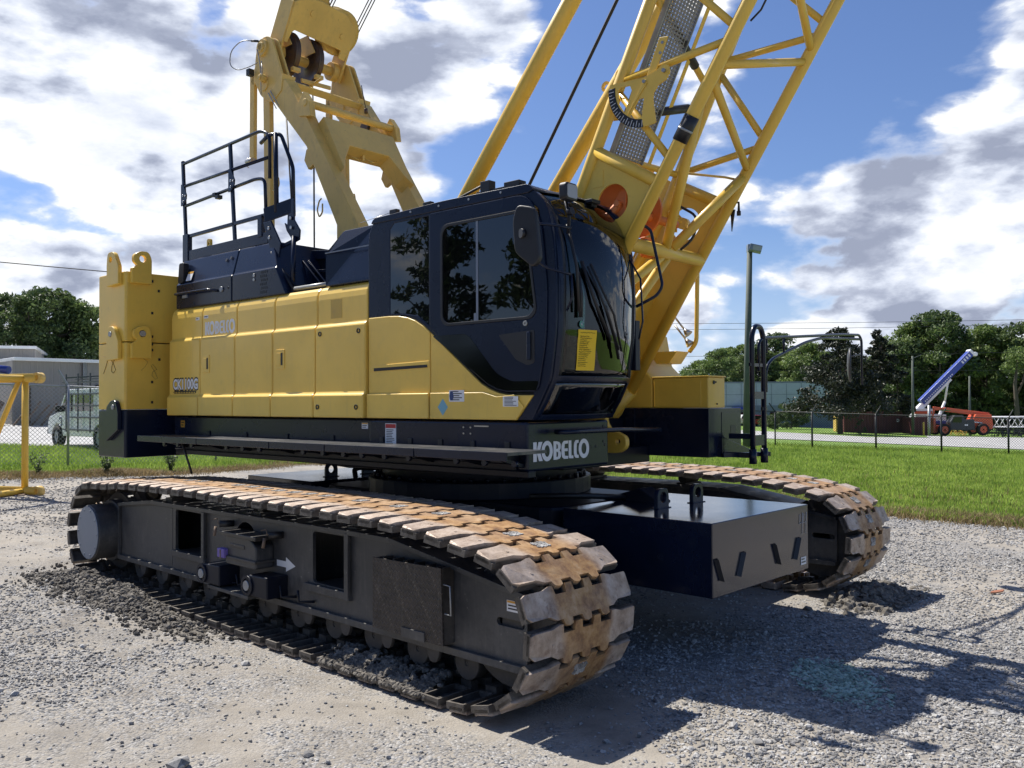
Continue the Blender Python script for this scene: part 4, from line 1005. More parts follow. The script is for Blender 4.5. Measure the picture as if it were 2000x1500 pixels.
# path of the shoes' outer face
def track_path():
    pts = [(-4.62, -.03), (1.25, -.03), (1.54, .015), (1.72, .09), (1.83, .21), (1.91, .36), (1.945, .52), (1.93, .66), (1.875, .80), (1.79, .90), (1.67, .98), (1.46, 1.035), (1.226, 1.072), (.994, 1.098), (.77, 1.125), (.5, 1.14), (.0, 1.152), (-.8, 1.160), (-1.6, 1.155), (-2.4, 1.160), (-3.2, 1.150), (-3.9, 1.135), (-4.2, 1.10)]
    cx, cz, r = -4.64, .52, .58
    for a in range(80, 266, 5): pts.append((cx + r * math.cos(R(a)), cz + r * math.sin(R(a))))
    return pts
def resample(pts, n):
    P = [Vector(p) for p in pts]; P.append(P[0]); L = [0]
    for a, b in zip(P, P[1:]): L.append(L[-1] + (b - a).length)
    out = []; j = 0
    for i in range(n):
        d = L[-1] * i / n
        while L[j + 1] < d: j += 1
        t = (d - L[j]) / max(1e-9, L[j + 1] - L[j]); out.append(P[j].lerp(P[j + 1], t))
    return out, L[-1]
_, LEN = resample(track_path(), 10)
NSH = int(round(LEN / .241)); PITCH = LEN / NSH
SW = 1.03
def shoe_mesh():
    k = PITCH / .2285; o = SW - .95; c = o / 2     # wings widen with the shoe, the middle stays the same size
    out = [(-.072, .006), (-.086, .03), (-.086, .180), (-.102, .20),
           (-.102, .235), (-.050, .245), (-.050, .345), (-.102, .355), (-.102, .415), (-.050, .425), (-.050, .525), (-.102, .535), (-.102, .595), (-.050, .605), (-.050, .705), (-.102, .715),
           (-.102, .75), (-.086, .77), (-.086, .92), (-.072, .944),
           (.040, .944), (.066, .915), (.066, .77), (.094, .75), (.094, .70), (.128, .690), (.137, .655), (.128, .620), (.094, .61), (.094, .52), (.128, .51), (.137, .475), (.128, .44), (.094, .43),
           (.094, .34), (.128, .33), (.137, .295), (.128, .26), (.094, .25), (.094, .20), (.066, .180), (.066, .035), (.040, .006)]
    def wy(v): return v + (0 if v < .19 else (c if v < .76 else o))
    out = [(u * k, wy(v)) for u, v in out]
    m = MB()
    def top(u, v, t):
        e = min(v, SW - v); d = max(0, .055 - e) / .055
        return (u, v, t - .020 * d * d)
    m.prism(out, -.034, 0.0, top)
    for (x0, x1, y0, y1) in ((-.086, -.072, .02, .26), (.052, .066, .02, .26), (-.086, .066, .006, .022), (-.086, -.072, .69, .93), (.052, .066, .69, .93), (-.086, .066, .928, .944), (-.06, .06, .245, .262), (-.06, .06, .69, .705)):
        m.box(x0 * k, x1 * k, wy(y0), wy(y1), -.074, -.030)
    m.box(-.05, .05, .30 + c, .36 + c, -.10, -.033); m.box(-.05, .05, .59 + c, .65 + c, -.10, -.033); m.box(-.04, .04, .445 + c, .505 + c, -.08, -.033)
    for y in (.19, .79 + o): m.disc((.01, y, .0), (0, 0, 1), .010, .004, 10)
    return m
sm_ = shoe_mesh()
def grit_mesh():
    """packed gravel in the centre pockets and the small index hole"""
    m = MB(); rr = random.Random(3)
    m.box(-.040, -.008, .462, .568, -.02, .0015); m.box(.004, .036, .462, .568, -.02, .0015)
    for k in range(110):
        x = rr.uniform(-.042, .04); y = rr.uniform(.455, .575); s = rr.uniform(.004, .0095)
        m.prism([(x + s * math.cos(a * 1.3), y + s * math.sin(a * 1.3)) for a in range(5)], -.004, .0035 + s * .3, XY)
    return m
gr_ = grit_mesh()
shoe_proto = None; grit_proto = None
def build_track(name_root, lat, near, label=None):
    global shoe_proto, grit_proto
    # frame = the part; shoes, rollers, hubs below it
    T0, T1 = .25, .78
    F = [(1.66, .265), (1.665, .745), (.36, .955), (.0, .96), (-3.55, .935), (-4.33, .85), (-4.33, .265)]
    wins = [rrect(-3.04, -2.44, .50, .895, .03), rrect(-.66, -.19, .51, .915, .03), circ(-1.70, .70, .19, 24), rrect(1.40, 1.66 - .02, .525, .575, .024)]
    if not near: wins = [rrect(1.40, 1.64, .525, .575, .024)]
    m = MB()
    m.prism(F, T0, T0 + .03, XZ, wins); m.prism(F, T1 - .03, T1, XZ)
    top = F[1:6]
    for (x0, z0), (x1, z1) in zip(top, top[1:]): m.beam((x0, .475, z0 - .005), (x1, .475, z1 - .005), .52, .035, (0, 0, 1))
    m.box(-4.33, 1.66, .215, .815, .265, .305)
    m.box(-4.33, -4.30, .25, .70, .27, .86)
    m.prism([(-2.0, .31), (-2.0, .9), (-1.96, .9), (-1.96, .31)], .28, .68, XZ)
    fr = m.build(name_root, M['frame'], crane, .006, loc=lo_loc(0 if near else -.05, lat), rz=LRZ)
    # flange and ribs on the outside
    def rib(name, mb, mat='frame', bev=.004): return mb.build(name, M[mat], fr, bev)
    sgn = 1
    ff = .25
    m = MB(); m.beam((-4.33, .232, .285), (1.64, .232, .285), .036, .05)
    rib('bottom_flange', m)
    m = MB()
    ed = [(-4.33, .27), (-4.33, .85), (-3.55, .935), (0, .955), (.36, .95), (1.64, .745)]
    for (x0, z0), (x1, z1) in zip(ed, ed[1:]): m.beam((x0, .235, z0), (x1, .235, z1), .03, .032, (0, 1, 0))
    rib('edge_flange', m)
    if near:
        for x, z0, z1 in ((-2.42, .50, .90), (-.165, .50, .93)):
            m = MB(); m.beam((x, .225, z0 - .06), (x, .225, z1 + .02), .05, .03, (0, 1, 0)); rib('window_rib', m)
        for x0, x1 in ((-3.06, -2.40), (-.74, -.15)):
            m = MB(); m.prism([(x0, .50), (x1, .50), (x1 + .02, .44), (x0 - .02, .44)], .215, .252, XZ); rib('window_sill', m)
            m = MB(); m.box(x0 + .04, x1 - .04, .27, .66, .47, .495); m.build('inner_floor', M['mudfr'], fr)
        m = MB(); m.prism([(-4.26, .34), (-4.26, .82), (-3.55, .895), (-3.10, .90), (-3.10, .34)], .247, .2505, XZ); rib('side_cover', m)
        # checker plate step with its box
        m = MB(); m.prism([(.27, .335), (1.02, .335), (1.00, .845), (.27, .835)], .13, .145, XZ); pl = m.build('step_plate', M['diamond'], fr, .002)
        m = MB(); m.box(.98, 1.005, .145, .245, .335, .845); m.box(.27, .29, .145, .245, .335, .83); m.box(.29, .98, .145, .245, .33, .345)
        for k in range(6): m.box(.36 + k * .115, .375 + k * .115, .15, .24, .80, .845)
        m.build('step_box', M['mudfr'], pl, .002)
        m = MB(); m.path([(1.02, .14, .74), (1.09, .13, .74), (1.10, .13, .55), (1.03, .14, .55)], .006, 6); m.build('handle', M['galv'], pl)
        m = MB(); m.box(.60, .84, .12, .132, .33, .395); m.build('foot_lip', M['frame'], pl, .002)
        m = MB(); m.box(.17, .24, .24, .249, .50, .70); rib('plate_hinge', m)
        # towing jaw
        m = MB(); m.prism(round_poly([(-1.74, .80), (-1.34, .80), (-1.24, .74), (-1.24, .55), (-1.74, .55)], .03), .08, .25, XZ)
        jw = m.build('swing_stop_bracket', M['frame'], fr, .012)
        m = MB(); m.box(-1.80, -1.20, .05, .25, .795, .83); m.box(-1.70, -1.22, .06, .25, .60, .625); m.box(-1.66, -1.42, .074, .085, .70, .735); m.build('bracket_plate', M['mudfr'], jw, .01)
        m = MB(); m.box(-1.82, -1.70, .04, .10, .60, .68); m.build('tape_tag', M['purple'], jw, .008)
        m = MB(); m.box(-1.765, -1.75, .036, .041, .59, .67); m.build('tape_stripe', M['wood'], jw)
        for x, z in ((-2.10, .42), (-1.32, .42)):
            m = MB(); m.prism(round_poly([(x - .10, z - .08), (x + .30, z - .08), (x + .30, z + .10), (x, z + .09), (x - .10, z + .06)], [.08, 0, 0, .03, .06]), .05, .25, XZ)
            lg = m.build('jack_lug', M['navy_dull'], fr, .01)
            m = MB(); m.tube((x, .03, z), (x, .05, z), .042, 16); m.build('pin', M['galv'], lg)
            m = MB(); m.disc((x, .045, z), (0, 1, 0), .085, .02, 24, .06); m.build('pin_boss', M['navy_dull'], lg)
        m = MB(); m.beam((-2.05, .15, .31), (-1.35, .15, .305), .16, .03); rib('jack_shelf', m)
        m = MB(); m.prism([(-1.19, .575), (-1.19, .625), (-1.05, .625), (-1.05, .66), (-.91, .60), (-1.05, .54), (-1.05, .575)], .2485, .2495, XZ); m.build('direction_arrow', M['white_decal'], fr)
        m = MB()
        for x in (-1.83, -1.68, -.98, -.72): m.path([(x, .15, .45), (x, .16, .355), (x + .10, .24, .36)], .011, 6)
        m.build('hose_hook', M['navy_dull'], fr)
        for x, z in ((-1.98, .86), (-1.16, .84)):
            m = MB(); m.tube((x, .15, z), (x + .06, .25, z), .03, 12); v = m.build('grease_valve', M['black'], fr)
            m = MB(); m.path([(x - .01, .12, z - .02), (x, .10, z - .10)], .014, 8); m.path([(x - .10, .14, z + .03), (x - .02, .14, z + .05), (x, .14, z)], .004, 5); m.build('valve_tail', M['wood'], v)
        sticker(1.49, 1.60, .625, .695, .2495, fr, head='amber_decal', lines=2)
        m = MB(); m.box(1.42, 1.60, .28, .62, .50, .60); m.build('slot_tensioner', M['mudfr'], fr)
    # wheels
    m = MB(); m.tube((-4.40 - .22, .02, .535), (-4.62, .62, .535), .30, 36); m.tube((-4.62, .25, .535), (-4.62, .70, .535), .34, 36)
    hb = m.build('drive_hub', M['frame'], fr, .012)
    m = MB(); m.disc((-4.62, .014, .535), (0, 1, 0), .285, .012, 36)
    for k in range(10): a = k * .628; m.tube((-4.62 + .25 * math.cos(a), .002, .535 + .25 * math.sin(a)), (-4.62 + .25 * math.cos(a), .012, .535 + .25 * math.sin(a)), .011, 8)
    m.build('hub_cover', M['grey_metal2'] if near else M['frame'], hb)
    m = MB()
    for a in range(14):
        t = a * 2 * math.pi / 14; m.beam((-4.62 + .30 * math.cos(t), .475, .53 + .30 * math.sin(t)), (-4.62 + .50 * math.cos(t), .475, .53 + .50 * math.sin(t)), .18, .07, (0, 1, 0))
    m.disc((-4.62, .475, .53), (0, 1, 0), .42, .26, 28, .2); m.build('drive_sprocket', M['mudfr'], fr)
    m = MB(); m.disc((1.46, .515, .52), (0, 1, 0), .40, .40, 32, .1); m.build('idler_wheel', M['mudfr'], fr, .01)
    m = MB(); m.disc((0, 0, 0), (0, 1, 0), .115, .10, 24, .02); m.disc((0, .22, 0), (0, 1, 0), .115, .10, 24, .02); m.disc((0, .11, 0), (0, 1, 0), .085, .30, 20)
    rproto = m.build('track_roller', M['mudfr'], fr, .006); rproto.location = (-4.0, .365, .195)
    for k in range(1, 11):
        c = rproto.copy(); col.objects.link(c); c.parent = fr; c.location = (-4.0 + k * .505, .365, .195)
    m = MB(); m.prism(round_poly([(-.07, .08), (.07, .08), (.06, -.02), (.03, -.07), (-.03, -.07), (-.06, -.02)], .02), -.03, .0, XZ)
    bp = m.build('roller_guard', M['mudfr'], fr, .004); bp.location = (-3.75, .27, .235)
    for k in range(1, 10):
        c = bp.copy(); col.objects.link(c); c.parent = fr; c.location = (-3.75 + k * .505, .27, .235)
    for x in (-3.3, -1.6, -.2):
        m = MB(); m.tube((x, .33, 1.035), (x, .62, 1.035), .055, 14); m.box(x - .06, x + .06, .30, .65, .95, .985); m.build('carrier_roller', M['mudfr'], fr)
    # shoes
    pts, _l = resample(track_path(), NSH)
    rest = MB()
    for i in range(NSH):
        a, b = pts[i], pts[(i + 1) % NSH]
        mid = (a + b) / 2; d = (b - a).normalized(); nrm = Vector((d.y, -d.x))   # outward for this winding
        # local x -> d (path direction), z -> outward normal
        X = Vector((d.x, 0, d.y)); Z = Vector((nrm.x, 0, nrm.y)); Y = Z.cross(X)
        # keep local +y pointing across (0..SW)
        if Y.y < 0: X = -X; Y = -Y
        j = random.Random(i * 7 + (0 if near else 1000))
        Mx = Matrix((X, Y, Z)).transposed().to_4x4()
        Mx.translation = Vector((mid.x, 0, mid.y)) + Vector((0, j.uniform(-.006, .006), 0))
        Mx = Mx @ Matrix.Rotation(R(j.uniform(-.8, .8)), 4, 'Y')
        hidden = (not near) and (mid.y < .05 and mid.x < 1.2 or mid.x < -4.7)
        if hidden:
            rest.add([Mx @ Vector(v) for v in sm_.v], sm_.f); continue
        if shoe_proto is None:
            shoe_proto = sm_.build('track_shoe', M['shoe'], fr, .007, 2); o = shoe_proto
        else:
            o = shoe_proto.copy(); col.objects.link(o); o.parent = fr
        o.matrix_local = Mx
        if mid.y > .6 or mid.x > 1.7:
            if j.random() < .6:
                if grit_proto is None: grit_proto = gr_.build('packed_gravel', M['stone'], fr); g2 = grit_proto
                else: g2 = grit_proto.copy(); col.objects.link(g2); g2.parent = fr
                g2.matrix_local = Mx
    if rest.v:
        o = rest.build('track_shoe_run', M['shoe'], fr); o['kind'] = 'stuff'
    return fr
near_track = build_track('crawler_track', 0.0, True)
far_track = build_track('crawler_track', 4.70, False)

# ---- carbody
m = MB(); m.prism(circ(-1.26, 2.72, 1.16, 40), 1.03, 1.19, XY); m.prism(circ(-1.26, 2.72, 1.02, 40), 1.19, 1.34, XY, smooth=True)
ring = LP('slew_ring', m, M['navy_dull'], bevel=.01)
m = MB()
for k in range(44):
    a = 2 * math.pi * k / 44; m.tube((-1.26 + 1.09 * math.cos(a), 2.72 + 1.09 * math.sin(a), 1.19), (-1.26 + 1.09 * math.cos(a), 2.72 + 1.09 * math.sin(a), 1.225), .022, 6)
m.build('ring_bolts', M['navy_dull'], ring)
m = MB(); m.prism(round_poly([(-3.0, 1.9), (.45, 1.9), (.45, 3.55), (-3.0, 3.55)], .3), .42, 1.03, XY)
for x in (-3.2, .45):
    m.box(x - .22, x + .22, .75, 4.72, .38, .88)
m.box(-.2, .35, 1.5, 1.9, .45, .8)
cbd = LP('carbody', m, M['navy_dull'], bevel=.03)
m = MB(); m.disc((-.6, 1.895, .72), (0, 1, 0), .12, .01, 24); m.build('access_hole', M['black'], cbd)
m = MB(); m.prism([(.3, 1.02), (.9, .98), (1.15, .90), (.3, .90)], 2.15, 2.55, XZ); m.prism([(.35, 1.04), (.75, 1.16), (.95, 1.05), (.95, 1.0), (.35, 1.0)], 2.75, 2.95, XZ); m.build('weight_hook', M['navy_dull'], cbd, .01)
m = MB(); m.path([(-2.6, 2.1, 1.12), (-2.9, 2.3, 1.20), (-2.4, 2.9, 1.15), (-1.9, 2.2, 1.1)], .03, 8, .3); m.path([(.1, 2.0, 1.10), (.5, 2.2, 1.12), (.6, 2.9, 1.05)], .025, 8, .2); m.build('hydraulic_hose', M['black'], cbd)
# weights front and rear
for x0, x1, fwd in ((.54, 1.97, True), (-4.60, -3.2, False)):
    m = MB(); m.box(x0, x1, 1.93, 3.52, .487, 1.04)
    w = LP('carbody_weight', m, M['weight'], bevel=.006)
    xx = x0 + (x1 - x0) * (.44 if fwd else .72)
    for y in (2.47, 3.02):
        m = MB(); m.prism(round_poly([(y - .085, 1.03), (y + .085, 1.03), (y + .085, 1.15), (y + .06, 1.205), (y - .06, 1.205), (y - .085, 1.15)], [0, 0, .085, .085, .085, .085]), xx - .02, xx + .02, YZ, [circ(y, 1.13, .045, 22)])
        m.box(xx - .035, xx + .035, y - .10, y + .10, 1.038, 1.047)
        m.build('lifting_eye', M['navy'], w, .005)
    if fwd:
        for y, tilt in ((2.05, -1), (2.30, 1), (2.96, -1), (3.25, 1)):
            m = MB(); a = Vector((1.985, y, .62)); b = a + Vector((0, .055 * (-tilt) * -1, .16))
            m.prism([(-.028, 0), (0, .028), (.028, 0), (.022, 0), (0, .020), (-.022, 0)], 0, .19, lambda u, v, t, y=y, s=tilt: (1.972 + v, y + u + t * .42 * s, .60 + t * .9 + abs(u) * .3), )
            m.build('angle_bracket', M['black'], w, .001)
        m = MB()
        def f44(a, b): return (1.9745, 3.36 + a, .80 + b)
        for dx in (0, .07): m.path([f44(dx, .17), f44(dx - .012, .09), f44(dx + .045, .10)], .0024, 4); m.path([f44(dx + .05, .18), f44(dx + .035, .0)], .0024, 4)
        m.build('chalk_number', M['chalk'], w)
        sticker(3.37, 3.47, .535, .60, 1.9725, w, frame=YZ, sg=1, lines=2)

# ---------------------------------------------------------------- lattice boom
YN, YF = 1.0, 2.2
def Bx(z): return .28 + .6435 * (z - 3.26)                       # lower (front) chord line
def Ax(z): return -.233 + .492 * (z - 3.735) if z > 3.735 else -.233 + .60 * (z - 3.735)
def Bp(z, y): return Vector((Bx(z), y, z))
def Ap(z, y): return Vector((Ax(z) + (.12 * min(1, max(0, (z - 2.6) / 1.0)) if y > 1.9 else 0), y, z))
ZT = 7.6
rc, rl = .054, .031
boom = empty('boom', UO, 0, crane)
def BP(name, mb, mat='yellow2', bev=0.0): return mb.build(name, M[mat], boom, bev)
for y in (YN, YF):
    m = MB(); m.tube(Bp(2.0, y), Bp(ZT, y), rc, 16); BP('boom_chord', m)
    m = MB(); m.path([Ap(2.35, y), Ap(3.735, y), Ap(ZT, y)], rc, 16); BP('boom_chord', m)
# zig-zag lacing; each entry (chord, z, y) -> (chord, z, y)
fn = {'A': Ap, 'B': Bp}
zN = [('A', 4.10, 'B', 3.72, rc * .95), ('A', 4.57, 'B', 3.89, rl), ('A', 4.64, 'B', 4.72, rl), ('B', 4.80, 'A', 5.50, rl), ('A', 5.60, 'B', 5.95, rl), ('B', 6.05, 'A', 6.75, rl), ('A', 6.85, 'B', 7.1, rl)]
for a, za, b, zb, r_ in zN:
    m = MB(); m.tube(fn[a](za, YN), fn[b](zb, YN), r_, 12); BP('boom_lacing', m)
zFr = [('A', 4.02, 'B', 3.72, rc * .95), ('A', 4.11, 'B', 4.21, rl), ('B', 4.27, 'A', 4.98, rl), ('A', 5.07, 'B', 5.07, rl), ('B', 5.15, 'A', 5.80, rl), ('A', 5.9, 'B', 6.05, rl), ('B', 6.15, 'A', 6.75, rl)]
for a, za, b, zb, r_ in zFr:
    m = MB(); m.tube(fn[a](za, YF), fn[b](zb, YF), r_, 12); BP('boom_lacing', m)
# underside
for p, q, r_ in ((Bp(4.47, YN), Bp(4.02, YF), rl * 1.1), (Bp(4.55, YN), Bp(4.87, YF), rl * 1.1), (Bp(4.95, YF), Bp(5.42, YN), rl * 1.1), (Bp(5.5, YN), Bp(6.0, YF), rl), (Bp(6.2, YF), Bp(6.9, YN), rl),
                 (Bp(3.26, YN), Bp(3.26, YF), rc * 1.1), (Bp(4.32, YN), Bp(3.30, 1.55), rc * .85), (Bp(3.98, YF), Bp(3.30, 1.65), rc * .85), (Bp(3.22, 1.55), Bp(2.75, 1.03), rc * .8), (Bp(3.22, 1.65), Bp(2.2, 1.35), rc * .8)):
    m = MB(); m.tube(p, q, r_, 12); BP('boom_lacing', m)
# top face
tl = [(Ap(4.36, YN), Ap(4.70, YF)), (Ap(4.80, YF), Ap(5.30, YN)), (Ap(5.36, YN), Ap(5.75, YF)), (Ap(5.85, YF), Ap(6.4, YN)), (Ap(6.5, YN), Ap(6.9, YF)), (Ap(4.10, YN), Ap(4.10, YF))]
for i, (p, q) in enumerate(tl):
    m = MB(); m.tube(p, q, rl, 12); lc = BP('boom_lacing', m)
    if i < 3:
        m = MB(); a, b = ((.38, .80) if i != 1 else (.30, .72)); m.tube(p.lerp(q, a), p.lerp(q, b), rl + .009, 12); m.build('rubber_wrap', M['black'], lc)
m = MB(); m.tube(Bp(4.02, YN), Bp(4.20, YN), rc + .008, 16); BP('chord_wrap', m, 'black')
m = MB(); m.tube(Bp(4.095, YN), Bp(4.11, YN), rc + .011, 16); BP('wrap_tie', m, 'galv')
# side plates of the foot
def plate(y, hole, name='foot_plate'):
    pl = [(Ax(4.08), 4.08), (Bx(3.70) - .02, 3.70), (Bx(2.6), 2.6), (-.62, 1.80), (-.95, 1.52), (-1.08, 1.62), (-.95, 2.0), (Ax(3.0) + .0, 3.0)]
    m = MB(); m.prism(pl, y - .008, y + .008, XZ, [hole]); return BP(name, m)
pn = plate(YN, circ(.125, 3.63, .155, 30)); pf = plate(YF, circ(.135, 3.62, .155, 30))
m = MB(); m.prism(rrect(-.09, .03, 3.78, 3.93, .01), YN - .012, YN - .008, XZ); m.build('number_plate', M['yellow2'], pn)
for y in (YN, YF):
    m = MB(); m.tube(Vector((-.95, y - .06, 1.62)), Vector((-.95, y + .06, 1.62)), .10, 20); m.tube(Bp(2.05, y), Vector((-.93, y, 1.66)), .075, 14); m.beam(Ap(2.36, y), Vector((-1.0, y, 1.68)), .09, .10); BP('boom_foot', m)
m = MB(); m.prism([(YN, 2.0), (YF, 2.0), (YF, 2.95), (YN, 2.95)], 0, .012, lambda u, v, t: (Bx(v) - .28 - t, u, v)); BP('foot_bulkhead', m)
m = MB(); m.prism([(YN, 3.95), (YN + .9, 3.95), (YN + .9, 4.10), (YN, 4.10)], 0, .012, lambda u, v, t: (Ax(v) + .02 + t, u, v)); BP('catwalk_plate', m)
# guide sheave, orange
m = MB(); m.disc((.04, YN + .14, 3.66), (0, 1, 0), .27, .02, 44, .03); m.disc((.06, YN + .14, 3.64), (0, 1, 0), .10, .03, 30, .03); dk = BP('guide_sheave', m, 'orange')
m = MB(); m.disc((.07, YN + .50, 3.63), (0, 1, 0), .225, .03, 44, .03); m.disc((.07, YN + .50, 3.63), (0, 1, 0), .13, .05, 30, .03); m.tube((.17, YN + .14, 3.58), (.20, YN + .9, 3.56), .04, 12); BP('guide_sheave', m, 'orange')
m = MB(); m.prism([(.02, 3.55), (.12, 3.74), (.20, 3.78), (.17, 3.50)], YN + .10, YN + .12, XZ, [circ(.125, 3.62, .03, 12)]); m.tube((.0, YN + .08, 3.52), (.12, YN + .10, 3.63), .04, 10); m.tube((.12, YN + .05, 3.63), (.12, YN + .12, 3.63), .03, 10); m.build('sheave_bracket', M['orange'], dk, .004)
m = MB(); m.box(.10, .16, YN + .45, YN + .58, 3.22, 3.40); m.build('sheave_mount', M['orange'], dk, .01)
m = MB(); m.path([(.12, YN + .38, 3.33), (.17, YN + .44, 3.36), (.22, YN + .56, 3.30), (.27, YN + .66, 3.27)], .012, 8); m.path([(.27, YN + .82, 3.72), (.45, YN + .86, 3.60), (.42, YN + .84, 3.40), (.30, YN + .76, 3.28)], .012, 8, .08); BP('electric_cable', m, 'black')
# far side fitting in the round opening and the hanging limit switch
m = MB(); m.tube((.0, YF - .05, 3.76), (.13, YF - .05, 3.62), .035, 10); m.tube((.13, YF - .08, 3.62), (.13, YF, 3.62), .055, 12); m.tube((.05, YF - .04, 3.70), (.05, YF - .04, 3.55), .012, 6); BP('latch_pin', m, 'yellow2')
m = MB(); m.path([(.58, YF + .03, 3.76), (.65, YF + .06, 3.76), (.65, YF + .06, 3.68)], .012, 6); m.tube((.65, YF + .06, 3.68), (.65, YF + .06, 3.64), .02, 8); m.prism([(.57, 3.70), (.615, 3.70), (.58, 3.50)], YF + .05, YF + .065, XZ); BP('limit_switch', m, 'black')
m = MB(); m.path([(.35, YF - .5, 3.98), (.60, YF - .1, 3.97), (.68, YF, 3.95)], .012, 6); m.build('cross_rod', M['tan'], boom)
# gusset rings
m = MB(); m.prism(circ(0, 0, .055, 16), -.008, .008, lambda u, v, t: (Ax(4.72) - .07 + u, YN + .05 + t, 4.72 + v), [circ(0, 0, .03, 12)]); BP('chord_eye', m)
# catwalk: frame and grating bars lying along the top face
def Wp(s, y): # s = height along the top face
    return Vector((Ax(s) + .07, y, s - .035))
y0, y1 = YN + .12, YN + .58
m = MB()
for y in (y0, y1): m.beam(Wp(4.12, y), Wp(7.4, y), .012, .05)
cw_ = BP('catwalk', m, 'galv')
m = MB()
for k in range(120):
    s = 4.13 + k * .0275; m.beam(Wp(s, y0), Wp(s, y1), .013, .016)
for k in range(1, 10):
    y = y0 + (y1 - y0) * k / 10; m.beam(Wp(4.13, y), Wp(7.4, y), .009, .020)
m.build('catwalk_grating', M['catwalk'], cw_)
m = MB(); m.prism([(0, 0), (.05, 0), (.05, 1), (0, 1)], 0, .006, lambda u, v, t: Wp(4.05 + v * 3.3, y1 + .10 + u) + Vector((t, 0, 0))); BP('angle_rail', m)
# boom angle indicator on the near face
yi = YN - .075
m = MB()
q = [(.16, 4.60), (.50, 4.585), (.60, 4.61), (.665, 4.645), (.72, 4.63), (.735, 4.57), (.70, 4.52), (.625, 4.49), (.58, 4.44), (.575, 4.38), (.60, 4.20)]
cx_, cz_ = .50, 4.535
arc = [(cx_ + .355 * math.cos(R(a)), cz_ + .355 * math.sin(R(a))) for a in range(-72, -186, -6)]
holes = [[(.235, 4.53), (.26, 4.555), (.355, 4.55), (.375, 4.50), (.30, 4.33), (.245, 4.42)], [(.35, 4.30), (.44, 4.42), (.49, 4.42), (.47, 4.27), (.40, 4.25)]]
m.prism(q + arc, yi - .006, yi + .006, XZ, holes); ai = BP('angle_indicator', m)
m = MB()
arc_o = [(cx_ + .358 * math.cos(R(a)), cz_ + .358 * math.sin(R(a))) for a in range(-93, -187, -6)]; arc_i = [(cx_ + .290 * math.cos(R(a)), cz_ + .290 * math.sin(R(a))) for a in range(-186, -92, 6)]
m.prism(arc_o + arc_i, yi - .0085, yi - .0065, XZ); m.cur = 1
for k in range(20):
    a = R(-95 - k * 4.7); L = .05 if k % 2 == 0 else .03
    m.beam((cx_ + .352 * math.cos(a), yi - .0095, cz_ + .352 * math.sin(a)), (cx_ + (.352 - L) * math.cos(a), yi - .0095, cz_ + (.352 - L) * math.sin(a)), .004, .002, (0, 1, 0))
m.build('scale', [M['black_decal'], M['white_decal']], ai, fix=False)
m = MB(); m.prism([(.475, 4.53), (.49, 4.56), (.515, 4.56), (.525, 4.53), (.325, 4.30)], yi - .014, yi - .009, XZ); m.build('needle', M['yellow2'], ai, .002)
m = MB(); m.tube((.50, yi - .03, 4.545), (.50, yi - .005, 4.545), .014, 10); m.tube((.685, yi - .03, 4.59), (.685, yi - .005, 4.59), .016, 10); m.build('pivot_bolt', M['galv'], ai)
m = MB(); m.prism([(.50, 4.58), (.585, 4.60), (.71, 4.87), (.63, 4.88)], yi + .01, yi + .022, XZ); hg = m.build('hanger', M['yellow2'], ai, .004)
m = MB(); m.tube((.66, yi - .0, 4.83), (.66, yi + .03, 4.83), .012, 8); m.tube((.64, yi - .0, 4.75), (.64, yi + .03, 4.75), .012, 8); m.build('bolt', M['galv'], hg)
m = MB(); m.path([Bp(5.9, YN) + Vector((.02, .10, 0)), Bp(5.3, YN) + Vector((.06, .10, -.02)), Bp(4.95, YN) + Vector((.05, .12, -.02)), Bp(4.86, YN) + Vector((.03, .10, 0))], .008, 6); BP('signal_cable', m, 'black')

# ---- backstops and hoist rope
for nm, p, q, y in (('boom_backstop', (-2.6, 2.98), (.9, 7.13), 1.15), ('boom_backstop', (-2.45, 2.86), (1.1, 7.08), 2.10)):
    d = Vector((q[0] - p[0], q[1] - p[1])).normalized()
    m = MB(); m.tube((p[0], y, p[1]), (q[0], y, q[1]), .082, 20); bs = UP(nm, m, M['yellow2'])
    t = 3.4 if y < 1.5 else 2.85
    c = Vector(p) + d * t + Vector((-d.y, d.x)) * .11
    m = MB(); m.prism(circ(c.x, c.y, .055, 16), y - .012, y + .012, XZ, [circ(c.x, c.y, .028, 10)]); m.build('eye', M['yellow2'], bs)
m = MB(); m.path([(-1.75, 1.6, 3.50), (-1.294, 1.6, 4.142), (-.225, 1.6, 5.678), (1.6, 1.6, 8.3)], .0165, 8); UP('hoist_rope', m, M['rope'])
m = MB(); m.tube((-1.9, 1.2, 2.9), (-1.9, 2.1, 2.9), .30, 24); m.box(-2.3, -1.5, 1.15, 2.2, 1.8, 2.6); UP('winch_drum', m, M['navy_dull'])

